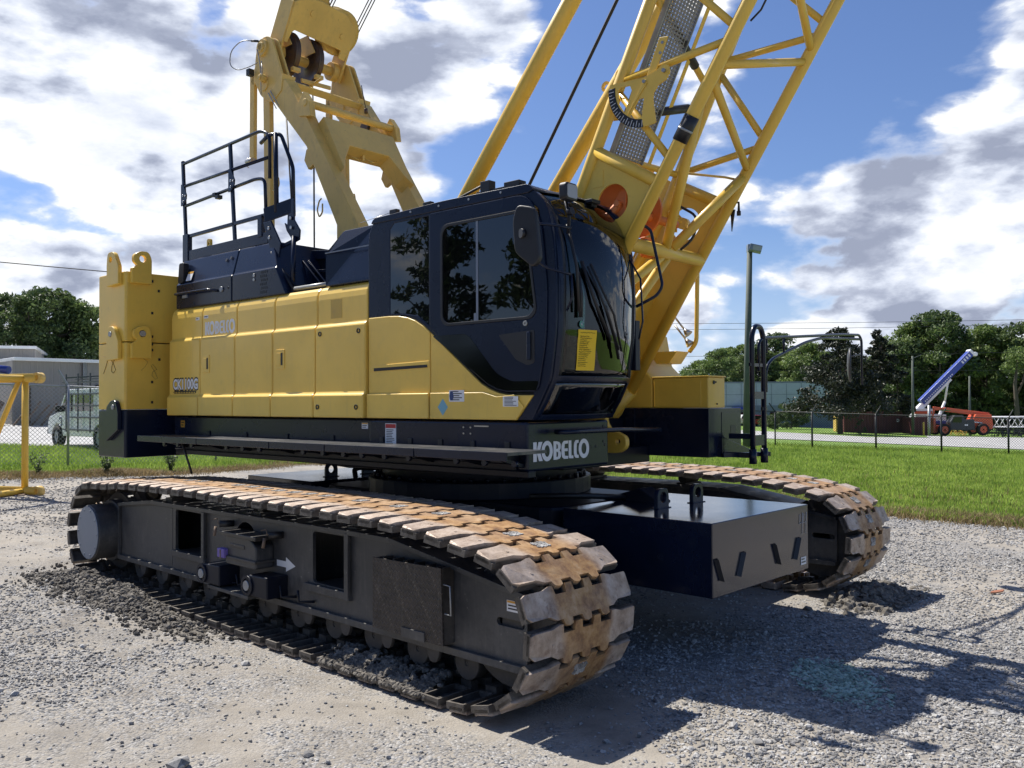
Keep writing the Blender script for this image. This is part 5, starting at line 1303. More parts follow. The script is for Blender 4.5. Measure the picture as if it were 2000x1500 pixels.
# ---------------------------------------------------------------- gantry (A-frame)
gan = empty('gantry', UO, 0, crane)
def GP(name, mb, mat='tan', bev=.008): return mb.build(name, M[mat], gan, bev)
legp = [(-5.17, 6.05), (-4.98, 5.90), (-4.83, 5.66), (-4.13, 4.92), (-3.55, 3.92), (-3.55, 3.4), (-2.95, 3.4), (-3.20, 3.92), (-4.19, 5.36), (-4.57, 5.80), (-4.70, 5.86)]
headp = [(-5.22, 6.26), (-5.18, 6.40), (-5.08, 6.475), (-4.96, 6.47), (-4.87, 6.42), (-4.62, 5.86), (-4.66, 5.70), (-4.88, 5.62), (-5.10, 5.75), (-5.25, 5.98)]
for y0g, y1g in ((.93, 1.09), (2.10, 2.26)):
    m = MB(); m.prism([(-4.90, 5.72), (-4.13, 4.93), (-3.56, 3.93), (-3.56, 3.3), (-2.93, 3.3), (-3.20, 3.91), (-4.19, 5.37), (-4.55, 5.83)], y0g, y1g, XZ); lg = GP('gantry_leg', m)
    m = MB(); m.prism(round_poly(headp, .05), y0g + .02, y0g + .05, XZ); m.prism(round_poly(headp, .05), y1g - .05, y1g - .02, XZ); m.prism([(-4.62, 5.70), (-4.80, 5.60), (-4.93, 5.70), (-4.58, 5.90)], y0g - .012, y1g + .012, XZ); m.build('leg_head', M['tan'], lg, .006)
    m = MB(); yc = y0g - .01; m.tube((-5.05, yc, 6.34), (-5.05, y1g + .01, 6.34), .105, 24); m.tube((-5.05, yc - .02, 6.34), (-5.05, yc, 6.34), .045, 14); m.build('pivot_boss', M['tan'], lg, .004)
    # links down to the rear of the deck
    yb = y0g + .08
    m = MB(); m.beam((-5.32, yb - .02, 6.10), (-5.33, yb - .02, 4.97), .05, .10, (1, 0, 0)); m.beam((-5.18, yb - .02, 6.2), (-5.32, yb - .02, 5.95), .05, .10, (1, 0, 0)); l1 = GP('folding_link', m)
    m = MB(); m.tube((-5.39, yb - .07, 4.98), (-5.25, yb - .07, 4.98), .035, 12); m.path([(-5.36, yb - .08, 5.02), (-5.40, yb - .09, 4.93), (-5.34, yb - .08, 4.90)], .006, 5); m.build('link_pin', M['steel'], l1)
    m = MB(); m.beam((-5.03, yb - .0, 5.98), (-4.98, yb, 3.3), .06, .14, (1, 0, 0)); m.disc((-5.02, yb - .05, 5.88), (0, 1, 0), .085, .05, 20); l2 = GP('tension_link', m)
    m = MB(); m.path([(-4.86, yb - .02, 4.66), (-4.78, yb - .02, 4.70), (-4.76, yb - .02, 4.60), (-4.83, yb - .02, 4.52), (-4.90, yb - .02, 4.55)], .008, 6, .03); m.build('ring', M['tan'], l2)
    m = MB(); m.prism([(-4.06, 4.93), (-4.16, 4.90), (-4.20, 4.78), (-4.12, 4.66), (-4.02, 4.70)], y0g + .02, y0g + .07, XZ); m.build('rest_pad', M['tan'], lg, .006)
m = MB(); m.path([(-3.80, .90, 4.26), (-3.84, .90, 4.24), (-3.88, .90, 4.14), (-3.84, .90, 4.05), (-3.78, .90, 4.10), (-3.78, .90, 4.2)], .009, 6, .03); GP('lashing_ring', m, 'tan', 0)
m = MB(); m.tube((-5.05, .90, 6.34), (-5.05, 2.30, 6.34), .062, 20); GP('head_shaft', m)
m = MB(); m.tube((-4.13, .90, 5.44), (-4.13, 2.32, 5.44), .046, 16); gb = GP('cross_tube', m)
for y in (.95, 2.27):
    m = MB(); m.prism([(-4.24, 5.30), (-4.30, 5.42), (-4.16, 5.58), (-4.05, 5.44), (-4.02, 5.26)], y - .04, y + .04, XZ); m.build('tube_bracket', M['tan'], gb, .006)
m = MB(); m.beam((-4.60, 1.08, 5.80), (-4.60, 2.12, 5.80), .05, .085, (.5, 0, .8)); GP('tie_bar', m)
# portal beam with arched underside: polygon in (y, s) where s runs down the legs
dl = Vector((-4.0 + 3.56, 0, 5.1 - 4.4)).normalized()
def PB(u, v, t):
    base = Vector((-3.93, u, 5.12)) + Vector((.50, 0, -.866)) * v + Vector((.866, 0, .50)) * t; return tuple(base)
m = MB(); m.prism([(1.06, -.16), (2.13, -.16), (2.13, .62), (2.03, .50), (1.90, .22), (1.30, .22), (1.14, .46), (1.06, .62)], -.17, .04, PB); GP('portal_beam', m)
m = MB(); m.path([PB(1.35, .21, -.1), PB(1.5, .26, -.1), PB(1.62, .21, -.1), PB(1.7, .27, -.08), PB(1.8, .22, -.1)], .008, 5); m.box(-3.9, -3.86, 1.55, 1.58, 4.84, 4.93); GP('loose_wire', m, 'tan', 0)
# sheaves on the head shaft
for y in (1.27, 1.62):
    m = MB(); m.sheave((-5.05, y, 6.34), (0, 1, 0), .30, .07); sh = GP('sheave', m, 'dark_steel', 0)
    m = MB(); m.prism([(-5.35, 6.38), (-5.18, 6.66), (-4.95, 6.66), (-4.80, 6.40)], y - .075, y - .065, XZ); m.build('rope_guard', M['tan'], sh, .003); m = MB(); m.box(-4.86, -4.80, y - .05, y + .06, 6.08, 6.13); m.build('rope_keeper', M['tan'], sh, .003)
m = MB(); m.beam((-4.75, 1.3, 5.96), (-4.75, 1.75, 5.98), .03, .05); m.beam((-4.9, 1.45, 5.9), (-4.6, 1.5, 6.0), .03, .03); GP('rope_guide', m)
# spreader (equaliser) leaning forward from the shaft
U_ = Vector((.50, 0, .866)); N_ = Vector((.866, 0, -.50))
def SP(u, v, t): return tuple(Vector((-5.05, u, 6.34)) + U_ * v + N_ * t)
plp = [(1.10, .17), (1.10, .66), (1.22, .74), (1.45, .78), (1.85, .74), (2.06, .60), (2.06, .40), (2.02, .19), (1.92, .20), (1.92, .30), (1.20, .34), (1.17, .30), (1.15, .17)]
m = MB(); m.prism(plp, .13, .16, SP); m.prism(plp, -.14, -.11, SP); spd = GP('spreader', m)
m = MB(); m.prism([(-.14, -.10), (.14, -.10), (.14, .66), (-.14, .66)], 1.085, 1.115, lambda u, v, t: SP(t, v, u)); m.prism([(-.14, -.10), (.14, -.10), (.14, .55), (-.14, .55)], 2.045, 2.075, lambda u, v, t: SP(t, v, u)); m.build('spreader_cheek', M['tan'], spd, .004)
m = MB(); m.tube(SP(1.10, 0, 0), SP(1.20, 0, 0), .12, 22); m.tube(SP(1.96, 0, 0), SP(2.08, 0, 0), .12, 22); m.build('spreader_boss', M['tan'], spd, .004)
m = MB()
for y, v in ((1.38, .60), (1.88, .47)): m.tube(SP(y, v, .155), SP(y, v, .172), .038, 16)
m.build('axle_end', M['tan'], spd, .003)
for y, v in ((1.38, .62), (1.88, .50)):
    for t in (-.06, 0.0, .06):
        m = MB(); m.sheave(SP(y, v, t), N_, .29, .055); m.build('sheave', M['tan'], spd)
for y, v in ((1.38, .62), (1.88, .50)):
    for t in (-.06, 0.0, .06):
        for sd in (-.27, .27):
            a = Vector(SP(y + sd, v, t)); b = a + Vector((.62, (.10 if sd > 0 else .02), .80)) * 3.2
            m = MB(); m.tube(a, b, .0075, 6, cap=False); UP('pendant_rope', m, M['rope'])
for pts in ([(-4.93, 1.2, 5.60), (-4.76, 1.2, 3.94), (-4.72, 1.2, 3.2)], [(-4.96, 1.62, 6.05), (-4.93, 1.62, 5.5), (-4.92, 1.62, 3.95), (-4.92, 1.62, 3.2)]):
    m = MB(); m.path(pts, .011, 8); UP('luffing_rope', m, M['rope'])
m = MB(); m.tube((-4.93, 1.2, 5.62), (-5.0, 1.25, 6.2), .010, 6); m.tube((-4.9, 1.62, 6.62), (-4.72, 1.62, 6.9), .010, 6); UP('luffing_rope', m, M['rope'])
# safety cables with loops at the near head
m = MB(); m.path([(-5.12, .86, 6.42), (-5.30, .80, 6.46), (-5.48, .76, 6.36), (-5.50, .76, 6.18), (-5.38, .80, 6.10), (-5.20, .86, 6.12), (-5.06, .88, 6.14)], .007, 6, .12)
m.path([(-5.05, .87, 6.30), (-4.98, .87, 6.05), (-4.97, .87, 5.72)], .006, 6, .1); m.path([(-4.98, .88, 6.14), (-4.93, .86, 6.0), (-4.96, .87, 5.92)], .006, 6, .03)
m.path([(-4.86, .90, 5.72), (-4.66, .88, 5.48)], .006, 6); m.path([(-4.82, .90, 5.74), (-4.62, .89, 5.50)], .006, 6); GP('safety_cable', m, 'galv', 0)
m = MB(); m.box(-5.27, -5.20, .85, .92, 6.02, 6.10); m.tube((-5.16, .85, 6.43), (-5.10, .92, 6.43), .015, 8); GP('cable_clip', m, 'black', 0)
m = MB(); m.tube((-4.98, .86, 5.93), (-4.98, .93, 5.93), .05, 14); m.tube((-4.98, .84, 5.93), (-4.98, .86, 5.93), .03, 10); GP('link_pin', m)
m = MB(); m.path([(-4.46, 2.02, 6.02), (-4.44, 2.04, 5.85), (-4.42, 2.06, 5.72)], .006, 5); m.tube((-4.42, 2.06, 5.66), (-4.42, 2.06, 5.72), .025, 8); m.tube((-4.46, 2.05, 5.48), (-4.46, 2.10, 5.48), .07, 18); GP('keeper_pin', m, 'dark_steel', 0)

# ================================================================ GROUND
def ax_lin(*segs):
    out = []
    for a, b, d in segs: out += list(np.arange(a, b, d))
    return np.array(out + [segs[-1][1]])
PAD = np.array([(-60, 2), (-24, 10.5), (-14.5, 16.8), (-11.4, 19.46), (-9.94, 20.7), (-8.4, 22.0), (-6.7, 25.2), (-4.7, 27.8), (-2, 28.2), (1.0, 24), (4.2, 18.6), (6.75, 15.5), (8.5, 14.56), (12, 12.9), (20, 9), (40, 2), (60, -6), (60, -70), (-60, -70)], float)
def in_poly(x, y, poly):
    c = np.zeros(x.shape, bool); n = len(poly)
    for i in range(n):
        x1, y1 = poly[i]; x2, y2 = poly[(i + 1) % n]
        k = ((y1 > y) != (y2 > y)); xi = (x2 - x1) * (y - y1) / ((y2 - y1) if abs(y2 - y1) > 1e-9 else 1e-9) + x1
        c ^= (k & (x < xi))
    return c
# frame of the tracks, to keep the pad flat below them and to lay the mud ridge beside them
P0 = np.array([-1.29, 6.38]); FL = np.array([math.cos(R(-43.4)), math.sin(R(-43.4))]); LL = np.array([-FL[1], FL[0]])
def to_L(x, y): dx = x - P0[0]; dy = y - P0[1]; return dx * FL[0] + dy * FL[1], dx * LL[0] + dy * LL[1]
PITS = [(-.86, 3.72, .26, .07, .045), (-1.6, 4.35, .5, .25, .03), (-2.2, 3.75, .5, .3, .04), (-.45, 4.55, .15, .05, .03), (-2.9, 4.6, .7, .3, .03)]
def ground_z(x, y):
    z = gz(x, y) + .018
    z = z + .055 * fbm(x, y, .55, 3, 3) + .026 * fbm(x, y, 2.4, 4, 9) * np.clip(vnoise(x * .8, y * .8, 5) * 2 - .35, .15, 1)
    z = z + .013 * fbm(x, y, 9.0, 3, 21)
    X, Y = to_L(x, y)
    under = np.clip(1 - np.maximum(np.maximum(-X - 5.2, X - 2.2) / .5, 0), 0, 1) * np.clip(1 - np.maximum(np.maximum(-.15 - Y, Y - 5.6) / .3, 0), 0, 1)
    z = z * (1 - under) + (gz(x, y) - .035 + .010 * fbm(x, y, 7, 3, 2)) * under
    for px, py, a, b, d in PITS:
        t = (x - px) * .96 + (y - py) * .2; s = -(x - px) * .2 + (y - py) * .98
        e = (t / a) ** 2 + (s / b) ** 2; z = z - d * np.exp(-e * 1.2) * (1 + .8 * fbm(x, y, 9, 2, 4)) + d * .5 * np.exp(-(e - 2.4) ** 2 * .7) * (.4 + fbm(x, y, 6, 3, 8))
    return z
def grid_sheet(name, xs, ys, zf, mat, maskf, kind='structure'):
    X, Y = np.meshgrid(xs, ys); Z = zf(X, Y); nx = len(xs); ny = len(ys)
    V = np.stack([X.ravel(), Y.ravel(), Z.ravel()], 1)
    i = np.arange((ny - 1) * (nx - 1)); r = i // (nx - 1); c = i % (nx - 1); a = r * nx + c
    F = np.stack([a, a + 1, a + nx + 1, a + nx], 1)
    cx = V[F].mean(1); F = F[maskf(cx[:, 0], cx[:, 1])]
    o = np_mesh(name, V, F, mat, smooth=True); o['kind'] = kind; return o
def pad_mask(x, y): return in_poly(x + .45 * fbm(x, y, .7, 3, 31) + .25 * fbm(x, y, 4, 2, 5), y + .5 * fbm(x, y, .8, 3, 41) + .2 * fbm(x, y, 4, 2, 6), PAD)
grid_sheet('gravel_yard', ax_lin((-60, -14, 1.5), (-14, -5, .14), (-5, 7, .045), (7, 15, .12), (15, 60, 1.5)),
           ax_lin((-70, -14, 4), (-14, 1.5, 1.0), (1.5, 9.5, .045), (9.5, 20, .11), (20, 32, .2)), ground_z, M['gravel'], pad_mask)
# grass field right out to the horizon
def field_z(x, y): return gz(np.clip(x, -400, 120), np.clip(y, -100, 420)) - .02 - .3 * (np.hypot(np.asarray(x) / 9.5, (np.asarray(y) - 5.0) / 8.0) < 1)
grid_sheet('grass_field', ax_lin((-900, -60, 40), (-60, -3, 3), (-3, 3, 3), (3, 60, 3), (60, 900, 40)), ax_lin((-300, 0, 30), (0, 12, 4), (12, 60, 4), (60, 1500, 40)), field_z, M['turf'], lambda x, y: np.ones(x.shape, bool))
def flat_poly(name, pts, mat, dz=.012, th=.0):
    me = bpy.data.meshes.new(name); me.from_pydata([(x, y, gzf(x, y) + dz) for x, y in pts], [], [tuple(range(len(pts)))]); me.materials.append(mat)
    o = bpy.data.objects.new(name, me); col.objects.link(o); o['kind'] = 'structure'; return o
flat_poly('road', [(6, 66.5), (17.03, 58.6), (23.05, 56.0), (30.8, 52.4), (60, 41), (150, 20), (150, 100), (75, 95), (50.8, 87), (38.4, 81.2), (35.5, 74.5), (28.86, 71), (23.2, 79.5), (6, 96)], M['road'])
flat_poly('gravel_lot', [(-60, 28), (-16.5, 31.0), (-9.5, 32.5), (-9.5, 62), (-60, 62)], M['road'])
# ---- loose stones, one scatter mesh each
def ico():
    t = (1 + 5 ** .5) / 2
    v = np.array([(-1, t, 0), (1, t, 0), (-1, -t, 0), (1, -t, 0), (0, -1, t), (0, 1, t), (0, -1, -t), (0, 1, -t), (t, 0, -1), (t, 0, 1), (-t, 0, -1), (-t, 0, 1)], float); v /= np.linalg.norm(v[0])
    f = np.array([(0, 11, 5), (0, 5, 1), (0, 1, 7), (0, 7, 10), (0, 10, 11), (1, 5, 9), (5, 11, 4), (11, 10, 2), (10, 7, 6), (7, 1, 8), (3, 9, 4), (3, 4, 2), (3, 2, 6), (3, 6, 8), (3, 8, 9), (4, 9, 5), (2, 4, 11), (6, 2, 10), (8, 6, 7), (9, 8, 1)])
    return v, f
def stones(name, x, y, s, mat, zf=ground_z, sink=.25, flat=.62, kind='stuff'):
    v, f = ico(); n = len(x)
    sc = RNG.uniform(.65, 1.3, (n, 3)) * s[:, None]; sc[:, 2] *= flat
    V = v[None] * (1 + RNG.uniform(-.28, .28, (n, 12, 1)))
    V = V * sc[:, None, :]
    a = RNG.uniform(0, 2 * np.pi, n); b = RNG.uniform(-.5, .5, n)
    ca, sa, cb, sb = np.cos(a), np.sin(a), np.cos(b), np.sin(b)
    x1 = V[..., 0] * cb[:, None] + V[..., 2] * sb[:, None]; z1 = -V[..., 0] * sb[:, None] + V[..., 2] * cb[:, None]
    xr = x1 * ca[:, None] - V[..., 1] * sa[:, None]; yr = x1 * sa[:, None] + V[..., 1] * ca[:, None]
    z = zf(x, y) + sc[:, 2] * (1 - sink * 2)
    VV = np.stack([xr + x[:, None], yr + y[:, None], z1 + z[:, None]], -1).reshape(-1, 3)
    FF = (f[None] + (np.arange(n) * 12)[:, None, None]).reshape(-1, 3)
    o = np_mesh(name, VV, FF, mat); tag(o, kind=kind); return o
def sample_view(n, ymin, ymax, power=1.6):
    """points inside the picture's fan of view plus a margin, denser near the camera"""
    u = RNG.uniform(0, 1, n); y = ymin * (ymax / ymin) ** u
    x = RNG.uniform(-.72, .72, n) * y; return x, y
def off_tracks(x, y):
    X, Y = to_L(x, y); return ~((X > -5.1) & (X < 1.75) & (((Y > -.02) & (Y < 1.06)) | ((Y > 4.68) & (Y < 5.75))))
x, y = sample_view(210000, 2.4, 22)
cl = fbm(x, y, .45, 4, 51) + .5 * fbm(x, y, 2.2, 3, 52)
keep = pad_mask(x, y) & off_tracks(x, y) & (RNG.uniform(0, 1, len(x)) < np.clip(.30 + 2.6 * cl + np.where(x > .8, .38, -.10), .05, 1))
x, y = x[keep], y[keep]
s = .0036 + .0072 * RNG.random(len(x)) ** 2.6 + .00075 * y
g1 = stones('loose_gravel', x, y, s, M['stone']); tag(g1, 'loose grey crushed stone scattered over the yard', 'gravel', kind='stuff')
x, y = sample_view(2600, 2.6, 20); cl = fbm(x, y, .45, 4, 51)
k = pad_mask(x, y) & off_tracks(x, y) & (cl > -.06); x, y = x[k], y[k]
g2 = stones('coarse_gravel', x, y, .010 + .024 * RNG.random(len(x)) ** 3, M['stone']); tag(g2, 'larger pale stones lying among the gravel', 'gravel', kind='stuff')
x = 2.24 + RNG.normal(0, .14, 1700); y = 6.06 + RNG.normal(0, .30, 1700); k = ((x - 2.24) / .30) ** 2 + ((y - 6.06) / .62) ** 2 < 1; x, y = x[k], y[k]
g3 = stones('stained_gravel', x, y, .006 + .014 * RNG.random(len(x)) ** 2, M['stone_green'], sink=.1); tag(g3, 'patch of pale green stained stones in the shade right of the near track', 'gravel', kind='stuff')  # patch of sunlight through the tinted glass, painted as pale green stones
# ---- churned soil ridge along the rear of the near track
def ridge_h(X, Y):
    env = np.clip((X + 5.15) / .6, 0, 1) * np.clip((-1.5 - X) / 2.0, 0, 1)
    w = .22 + .12 * vnoise(X * 1.3, X * 0, 3)
    d = (Y + .13) / w; h = (.13 * env + .02) * np.exp(-d * d * 1.3)
    h = h * (1 + 1.1 * fbm(X, Y, 5, 4, 71)) + .05 * fbm(X, Y, 13, 3, 72) * np.exp(-d * d) * (env > 0)
    return h, env
Xs = ax_lin((-6.3, -.9, .028)); Ys = ax_lin((-1.05, .35, .026))
XX, YY = np.meshgrid(Xs, Ys); H_, env = ridge_h(XX, YY)
WX = P0[0] + XX * FL[0] + YY * LL[0]; WY = P0[1] + XX * FL[1] + YY * LL[1]
Z = ground_z(WX, WY) - .03 + H_
nx = len(Xs); i = np.arange((len(Ys) - 1) * (nx - 1)); r = i // (nx - 1); a = r * nx + i % (nx - 1)
ridge = np_mesh('soil_ridge', np.stack([WX.ravel(), WY.ravel(), Z.ravel()], 1), np.stack([a, a + 1, a + nx + 1, a + nx], 1), M['soil'], smooth=True)
tag(ridge, 'ridge of dark churned soil pushed up along the near track', 'soil', kind='stuff')
n = 14000; X = RNG.uniform(-5.5, -1.3, n); Y = -.14 + RNG.normal(0, .19, n); h, env = ridge_h(X, Y); k = (RNG.random(n) < env + .05) & (Y < .22); X, Y = X[k], Y[k]
def rz_(x, y):
    X, Y = to_L(x, y); h, e = ridge_h(X, Y); return ground_z(x, y) - .03 + np.maximum(h, .03)
wx = P0[0] + X * FL[0] + Y * LL[0]; wy = P0[1] + X * FL[1] + Y * LL[1]
c1 = stones('soil_clods', wx, wy, .005 + .026 * RNG.random(len(X)) ** 4, M['soil'], rz_, .2, .8); tag(c1, 'dark clods and stones lying on the churned soil ridge', 'soil', kind='stuff')
# mud packed on the front shoes of the lower run
n = 1500; k0 = RNG.integers(0, 5, n); X = -.12 + k0 * PITCH + RNG.normal(0, .05, n); Y = np.abs(RNG.normal(.05, .12, n)); wx = P0[0] + X * FL[0] + Y * LL[0]; wy = P0[1] + X * FL[1] + Y * LL[1]
def mz(x, y): X, Y = to_L(x, y); return .02 + .07 * np.clip(Y / .22, 0, 1) + .02 * fbm(X, Y, 9, 2, 5)
c2 = stones('packed_mud', wx, wy, .010 + .016 * RNG.random(n), M['soil'], mz, .5, .9); tag(c2, 'dark mud packed on the front lower shoes of the near track', 'mud', kind='stuff')
n = 900; X = RNG.uniform(1.6, 2.25, n); Y = 5.15 + RNG.normal(0, .32, n); wx = P0[0] + X * FL[0] + Y * LL[0]; wy = P0[1] + X * FL[1] + Y * LL[1]
c3 = stones('soil_heap', wx, wy, .02 + .03 * RNG.random(n) ** 2, M['soil'], lambda x, y: ground_z(x, y) + .12 * np.exp(-((to_L(x, y)[0] - 1.85) / .22) ** 2 - ((to_L(x, y)[1] - 5.15) / .42) ** 2) - .02, .2, .8); tag(c3, 'small heap of dark soil in front of the far track', 'soil', kind='stuff')
# loose things one can point at
m = MB(); m.prism(round_poly([(-.105, -.012), (-.05, -.024), (.05, -.022), (.105, .008), (.09, .02), (.0, .022), (-.07, .012)], .01), 0, .014, lambda u, v, t: (u, v, t + u * .08))
o = m.build('wood_splinter', M['red_wood'], None, .003); o.location = (4.93, 8.93, gzf(4.93, 8.93) + .045); o.rotation_euler = (.15, .05, .35)
tag(o, 'reddish split piece of wood lying on the sunny gravel at right', 'wood scrap')
for (x_, y_, sz, rz0, lb) in ((-1.25, 4.38, (.055, .045, .032), .4, 'white angular stone with a sharp shadow on the bare dust at lower left'), (-1.78, 4.66, (.07, .05, .035), 1.0, 'flat pale stone at the edge of the rutted gravel patch, lower left'), (4.52, 7.55, (.05, .05, .05), .2, 'pale upright stone on the sunlit gravel below the wood scrap'), (-1.72, 3.6, (.05, .04, .045), .8, 'white block of stone at the left picture edge beside the dark rut')):
    v, f = ico(); rr = np.random.default_rng(int(abs(x_) * 99)); V = v * (1 + rr.uniform(-.2, .2, (12, 1))) * np.array(sz); c, s_ = math.cos(rz0), math.sin(rz0)
    V = np.stack([V[:, 0] * c - V[:, 1] * s_, V[:, 0] * s_ + V[:, 1] * c, V[:, 2]], 1); st = np_mesh('stone', V, f, M['stone']); st.location = (x_, y_, float(ground_z(np.array(x_), np.array(y_))) + sz[2] * .6)
    tag(st, lb, 'stone')
# ---- grass
def blades(name, x, y, h, mat, w=.008, lean=.35, zf=field_z, label=None):
    n = len(x); a = RNG.uniform(0, 2 * np.pi, n); l = RNG.uniform(0, lean, n) * h; la = RNG.uniform(0, 2 * np.pi, n)
    z = zf(x, y); dx, dy = np.cos(a) * w, np.sin(a) * w
    m1x = x + np.cos(la) * l * .35; m1y = y + np.sin(la) * l * .35; tx = x + np.cos(la) * l; ty = y + np.sin(la) * l
    V = np.stack([np.stack([x - dx, y - dy, z], 1), np.stack([x + dx, y + dy, z], 1), np.stack([m1x + dx * .7, m1y + dy * .7, z + h * .6], 1), np.stack([m1x - dx * .7, m1y - dy * .7, z + h * .6], 1), np.stack([tx, ty, z + h], 1)], 1).reshape(-1, 3)
    b = (np.arange(n) * 5)[:, None]
    F = np.concatenate([b + np.array([[0, 1, 2]]), b + np.array([[0, 2, 3]]), b + np.array([[3, 2, 4]])])
    o = np_mesh(name, V, F, mat); tag(o, label, 'grass', kind='stuff'); return o
n = 330000; u = RNG.random(n); y = 13 * (46 / 13) ** u; x = RNG.uniform(-.25, .66, n) * y
k = ~pad_mask(x, y + .15) & (vnoise(x * 1.5, y * 1.5, 8) + RNG.random(n) > .45); x, y = x[k], y[k]
q_ = RNG.random(len(x)) < .05
blades('grass_patch', x[q_], y[q_], RNG.uniform(.08, .22, q_.sum()), M['dry_blade'], w=.012, label='scattered yellowish seed stalks in the field on the right')
blades('grass', x, y, RNG.uniform(.05, .13, len(x)) * (1 + .5 * vnoise(x * .6, y * .6, 12)) * (.7 + y / 40), M['blade'], w=.006 + .00035 * 25, label='bright green grass of the field beyond the crane on the right')
n = 70000; y = RNG.uniform(17, 33, n); x = -RNG.uniform(.05, .72, n) * y; k = ~pad_mask(x, y + .1) & (y < 31); x, y = x[k], y[k]
blades('grass', x, y, RNG.uniform(.07, .17, len(x)), M['blade'], w=.011, label='green grass strip under the chain link fence at left')
n = 60000; t = RNG.random(n); seg = RNG.choice([1, 2, 3, 4, 5, 6, 7, 8, 9, 10, 11, 12, 13], n, p=[.09, .12, .10, .12, .12, .12, .08, .04, .04, .04, .05, .05, .03]); p = PAD[seg] * (1 - t[:, None]) + PAD[seg + 1] * t[:, None]; x = p[:, 0] + RNG.normal(0, .30, n); y = p[:, 1] + RNG.normal(.25, .38, n)
blades('dry_grass', x, y, RNG.uniform(.05, .17, n) * np.clip(.5 + vnoise(x, y, 4), .5, 1.3), M['dry_blade'], w=.009, lean=1.2, label='brown dry grass along the back edge of the gravel')
def weed(x, y, h, nb, lb, seed):
    rr = np.random.default_rng(seed); g = MB()
    for k in range(nb):
        a = rr.uniform(0, 6.28); l = rr.uniform(.1, .45) * h; hh = h * rr.uniform(.55, 1)
        g.path([(0, 0, 0), (math.cos(a) * l * .3, math.sin(a) * l * .3, hh * .55), (math.cos(a) * l, math.sin(a) * l, hh)], .004, 4)
    root = g.build('weed', M['leaf_olive'], None); root.location = (x, y, gzf(x, y) - .02)
    n = nb * 22; a = rr.uniform(0, 6.28, n); q = rr.random(n); r_ = q * .38 * h * rr.random(n) ** .5; c = np.stack([np.cos(a) * r_, np.sin(a) * r_, (.12 + .9 * q) * h * rr.uniform(.8, 1, n)], 1)
    V = c[:, None] + rr.normal(0, .022, (n, 3, 3)); o = np_mesh('leaves', V.reshape(-1, 3), np.arange(n * 3).reshape(-1, 3), M['leaf_olive'], root)
    tag(root, lb, 'weed')
weed(-9.7, 20.9, .62, 16, 'tall grey green weed right of the galvanised fence post', 1); weed(-10.9, 20.1, .62, 9, 'thin dark weed left of the galvanised fence post', 2)
weed(-12.0, 19.6, .5, 12, 'spindly weed at the left picture edge beside the yellow boom section', 3); weed(-8.6, 22.0, .6, 16, 'bushy weed below the counterweight at the gravel edge', 4)

# ================================================================ TREES
def leaf_crown(name, spec, mats, leaf, n_per, parent, seed, droop=.0):
    """spec: list of (cx, cy, cz, rx, ry, rz) clumps; leaves are small bent quads spread through and around each clump"""
    rr = np.random.default_rng(seed); C = []; 
    for (cx, cy, cz, rx, ry, rz_), n in spec:
        d = rr.normal(size=(n, 3)); d /= np.linalg.norm(d, axis=1)[:, None]; q = rr.random(n) ** .42
        C.append(np.array([cx, cy, cz]) + d * q[:, None] * np.array([rx, ry, rz_]))
    C = np.concatenate(C); n = len(C)
    nrm = rr.normal(size=(n, 3)); nrm[:, 2] += .55; nrm /= np.linalg.norm(nrm, axis=1)[:, None]
    t = np.cross(nrm, rr.normal(size=(n, 3))); t /= np.linalg.norm(t, axis=1)[:, None]; b = np.cross(nrm, t)
    s = leaf * rr.uniform(.6, 1.35, n)[:, None]
    V = np.stack([C - t * s, C - b * s * .45 + nrm * s * .12, C + t * s, C + b * s * .45 + nrm * s * .12], 1).reshape(-1, 3)
    F = np.arange(n * 4).reshape(-1, 4)
    mi = (rr.random(n) < .3).astype(np.int32) if len(mats) > 1 else None
    return np_mesh(name, V, F, mats, parent, matidx=mi)
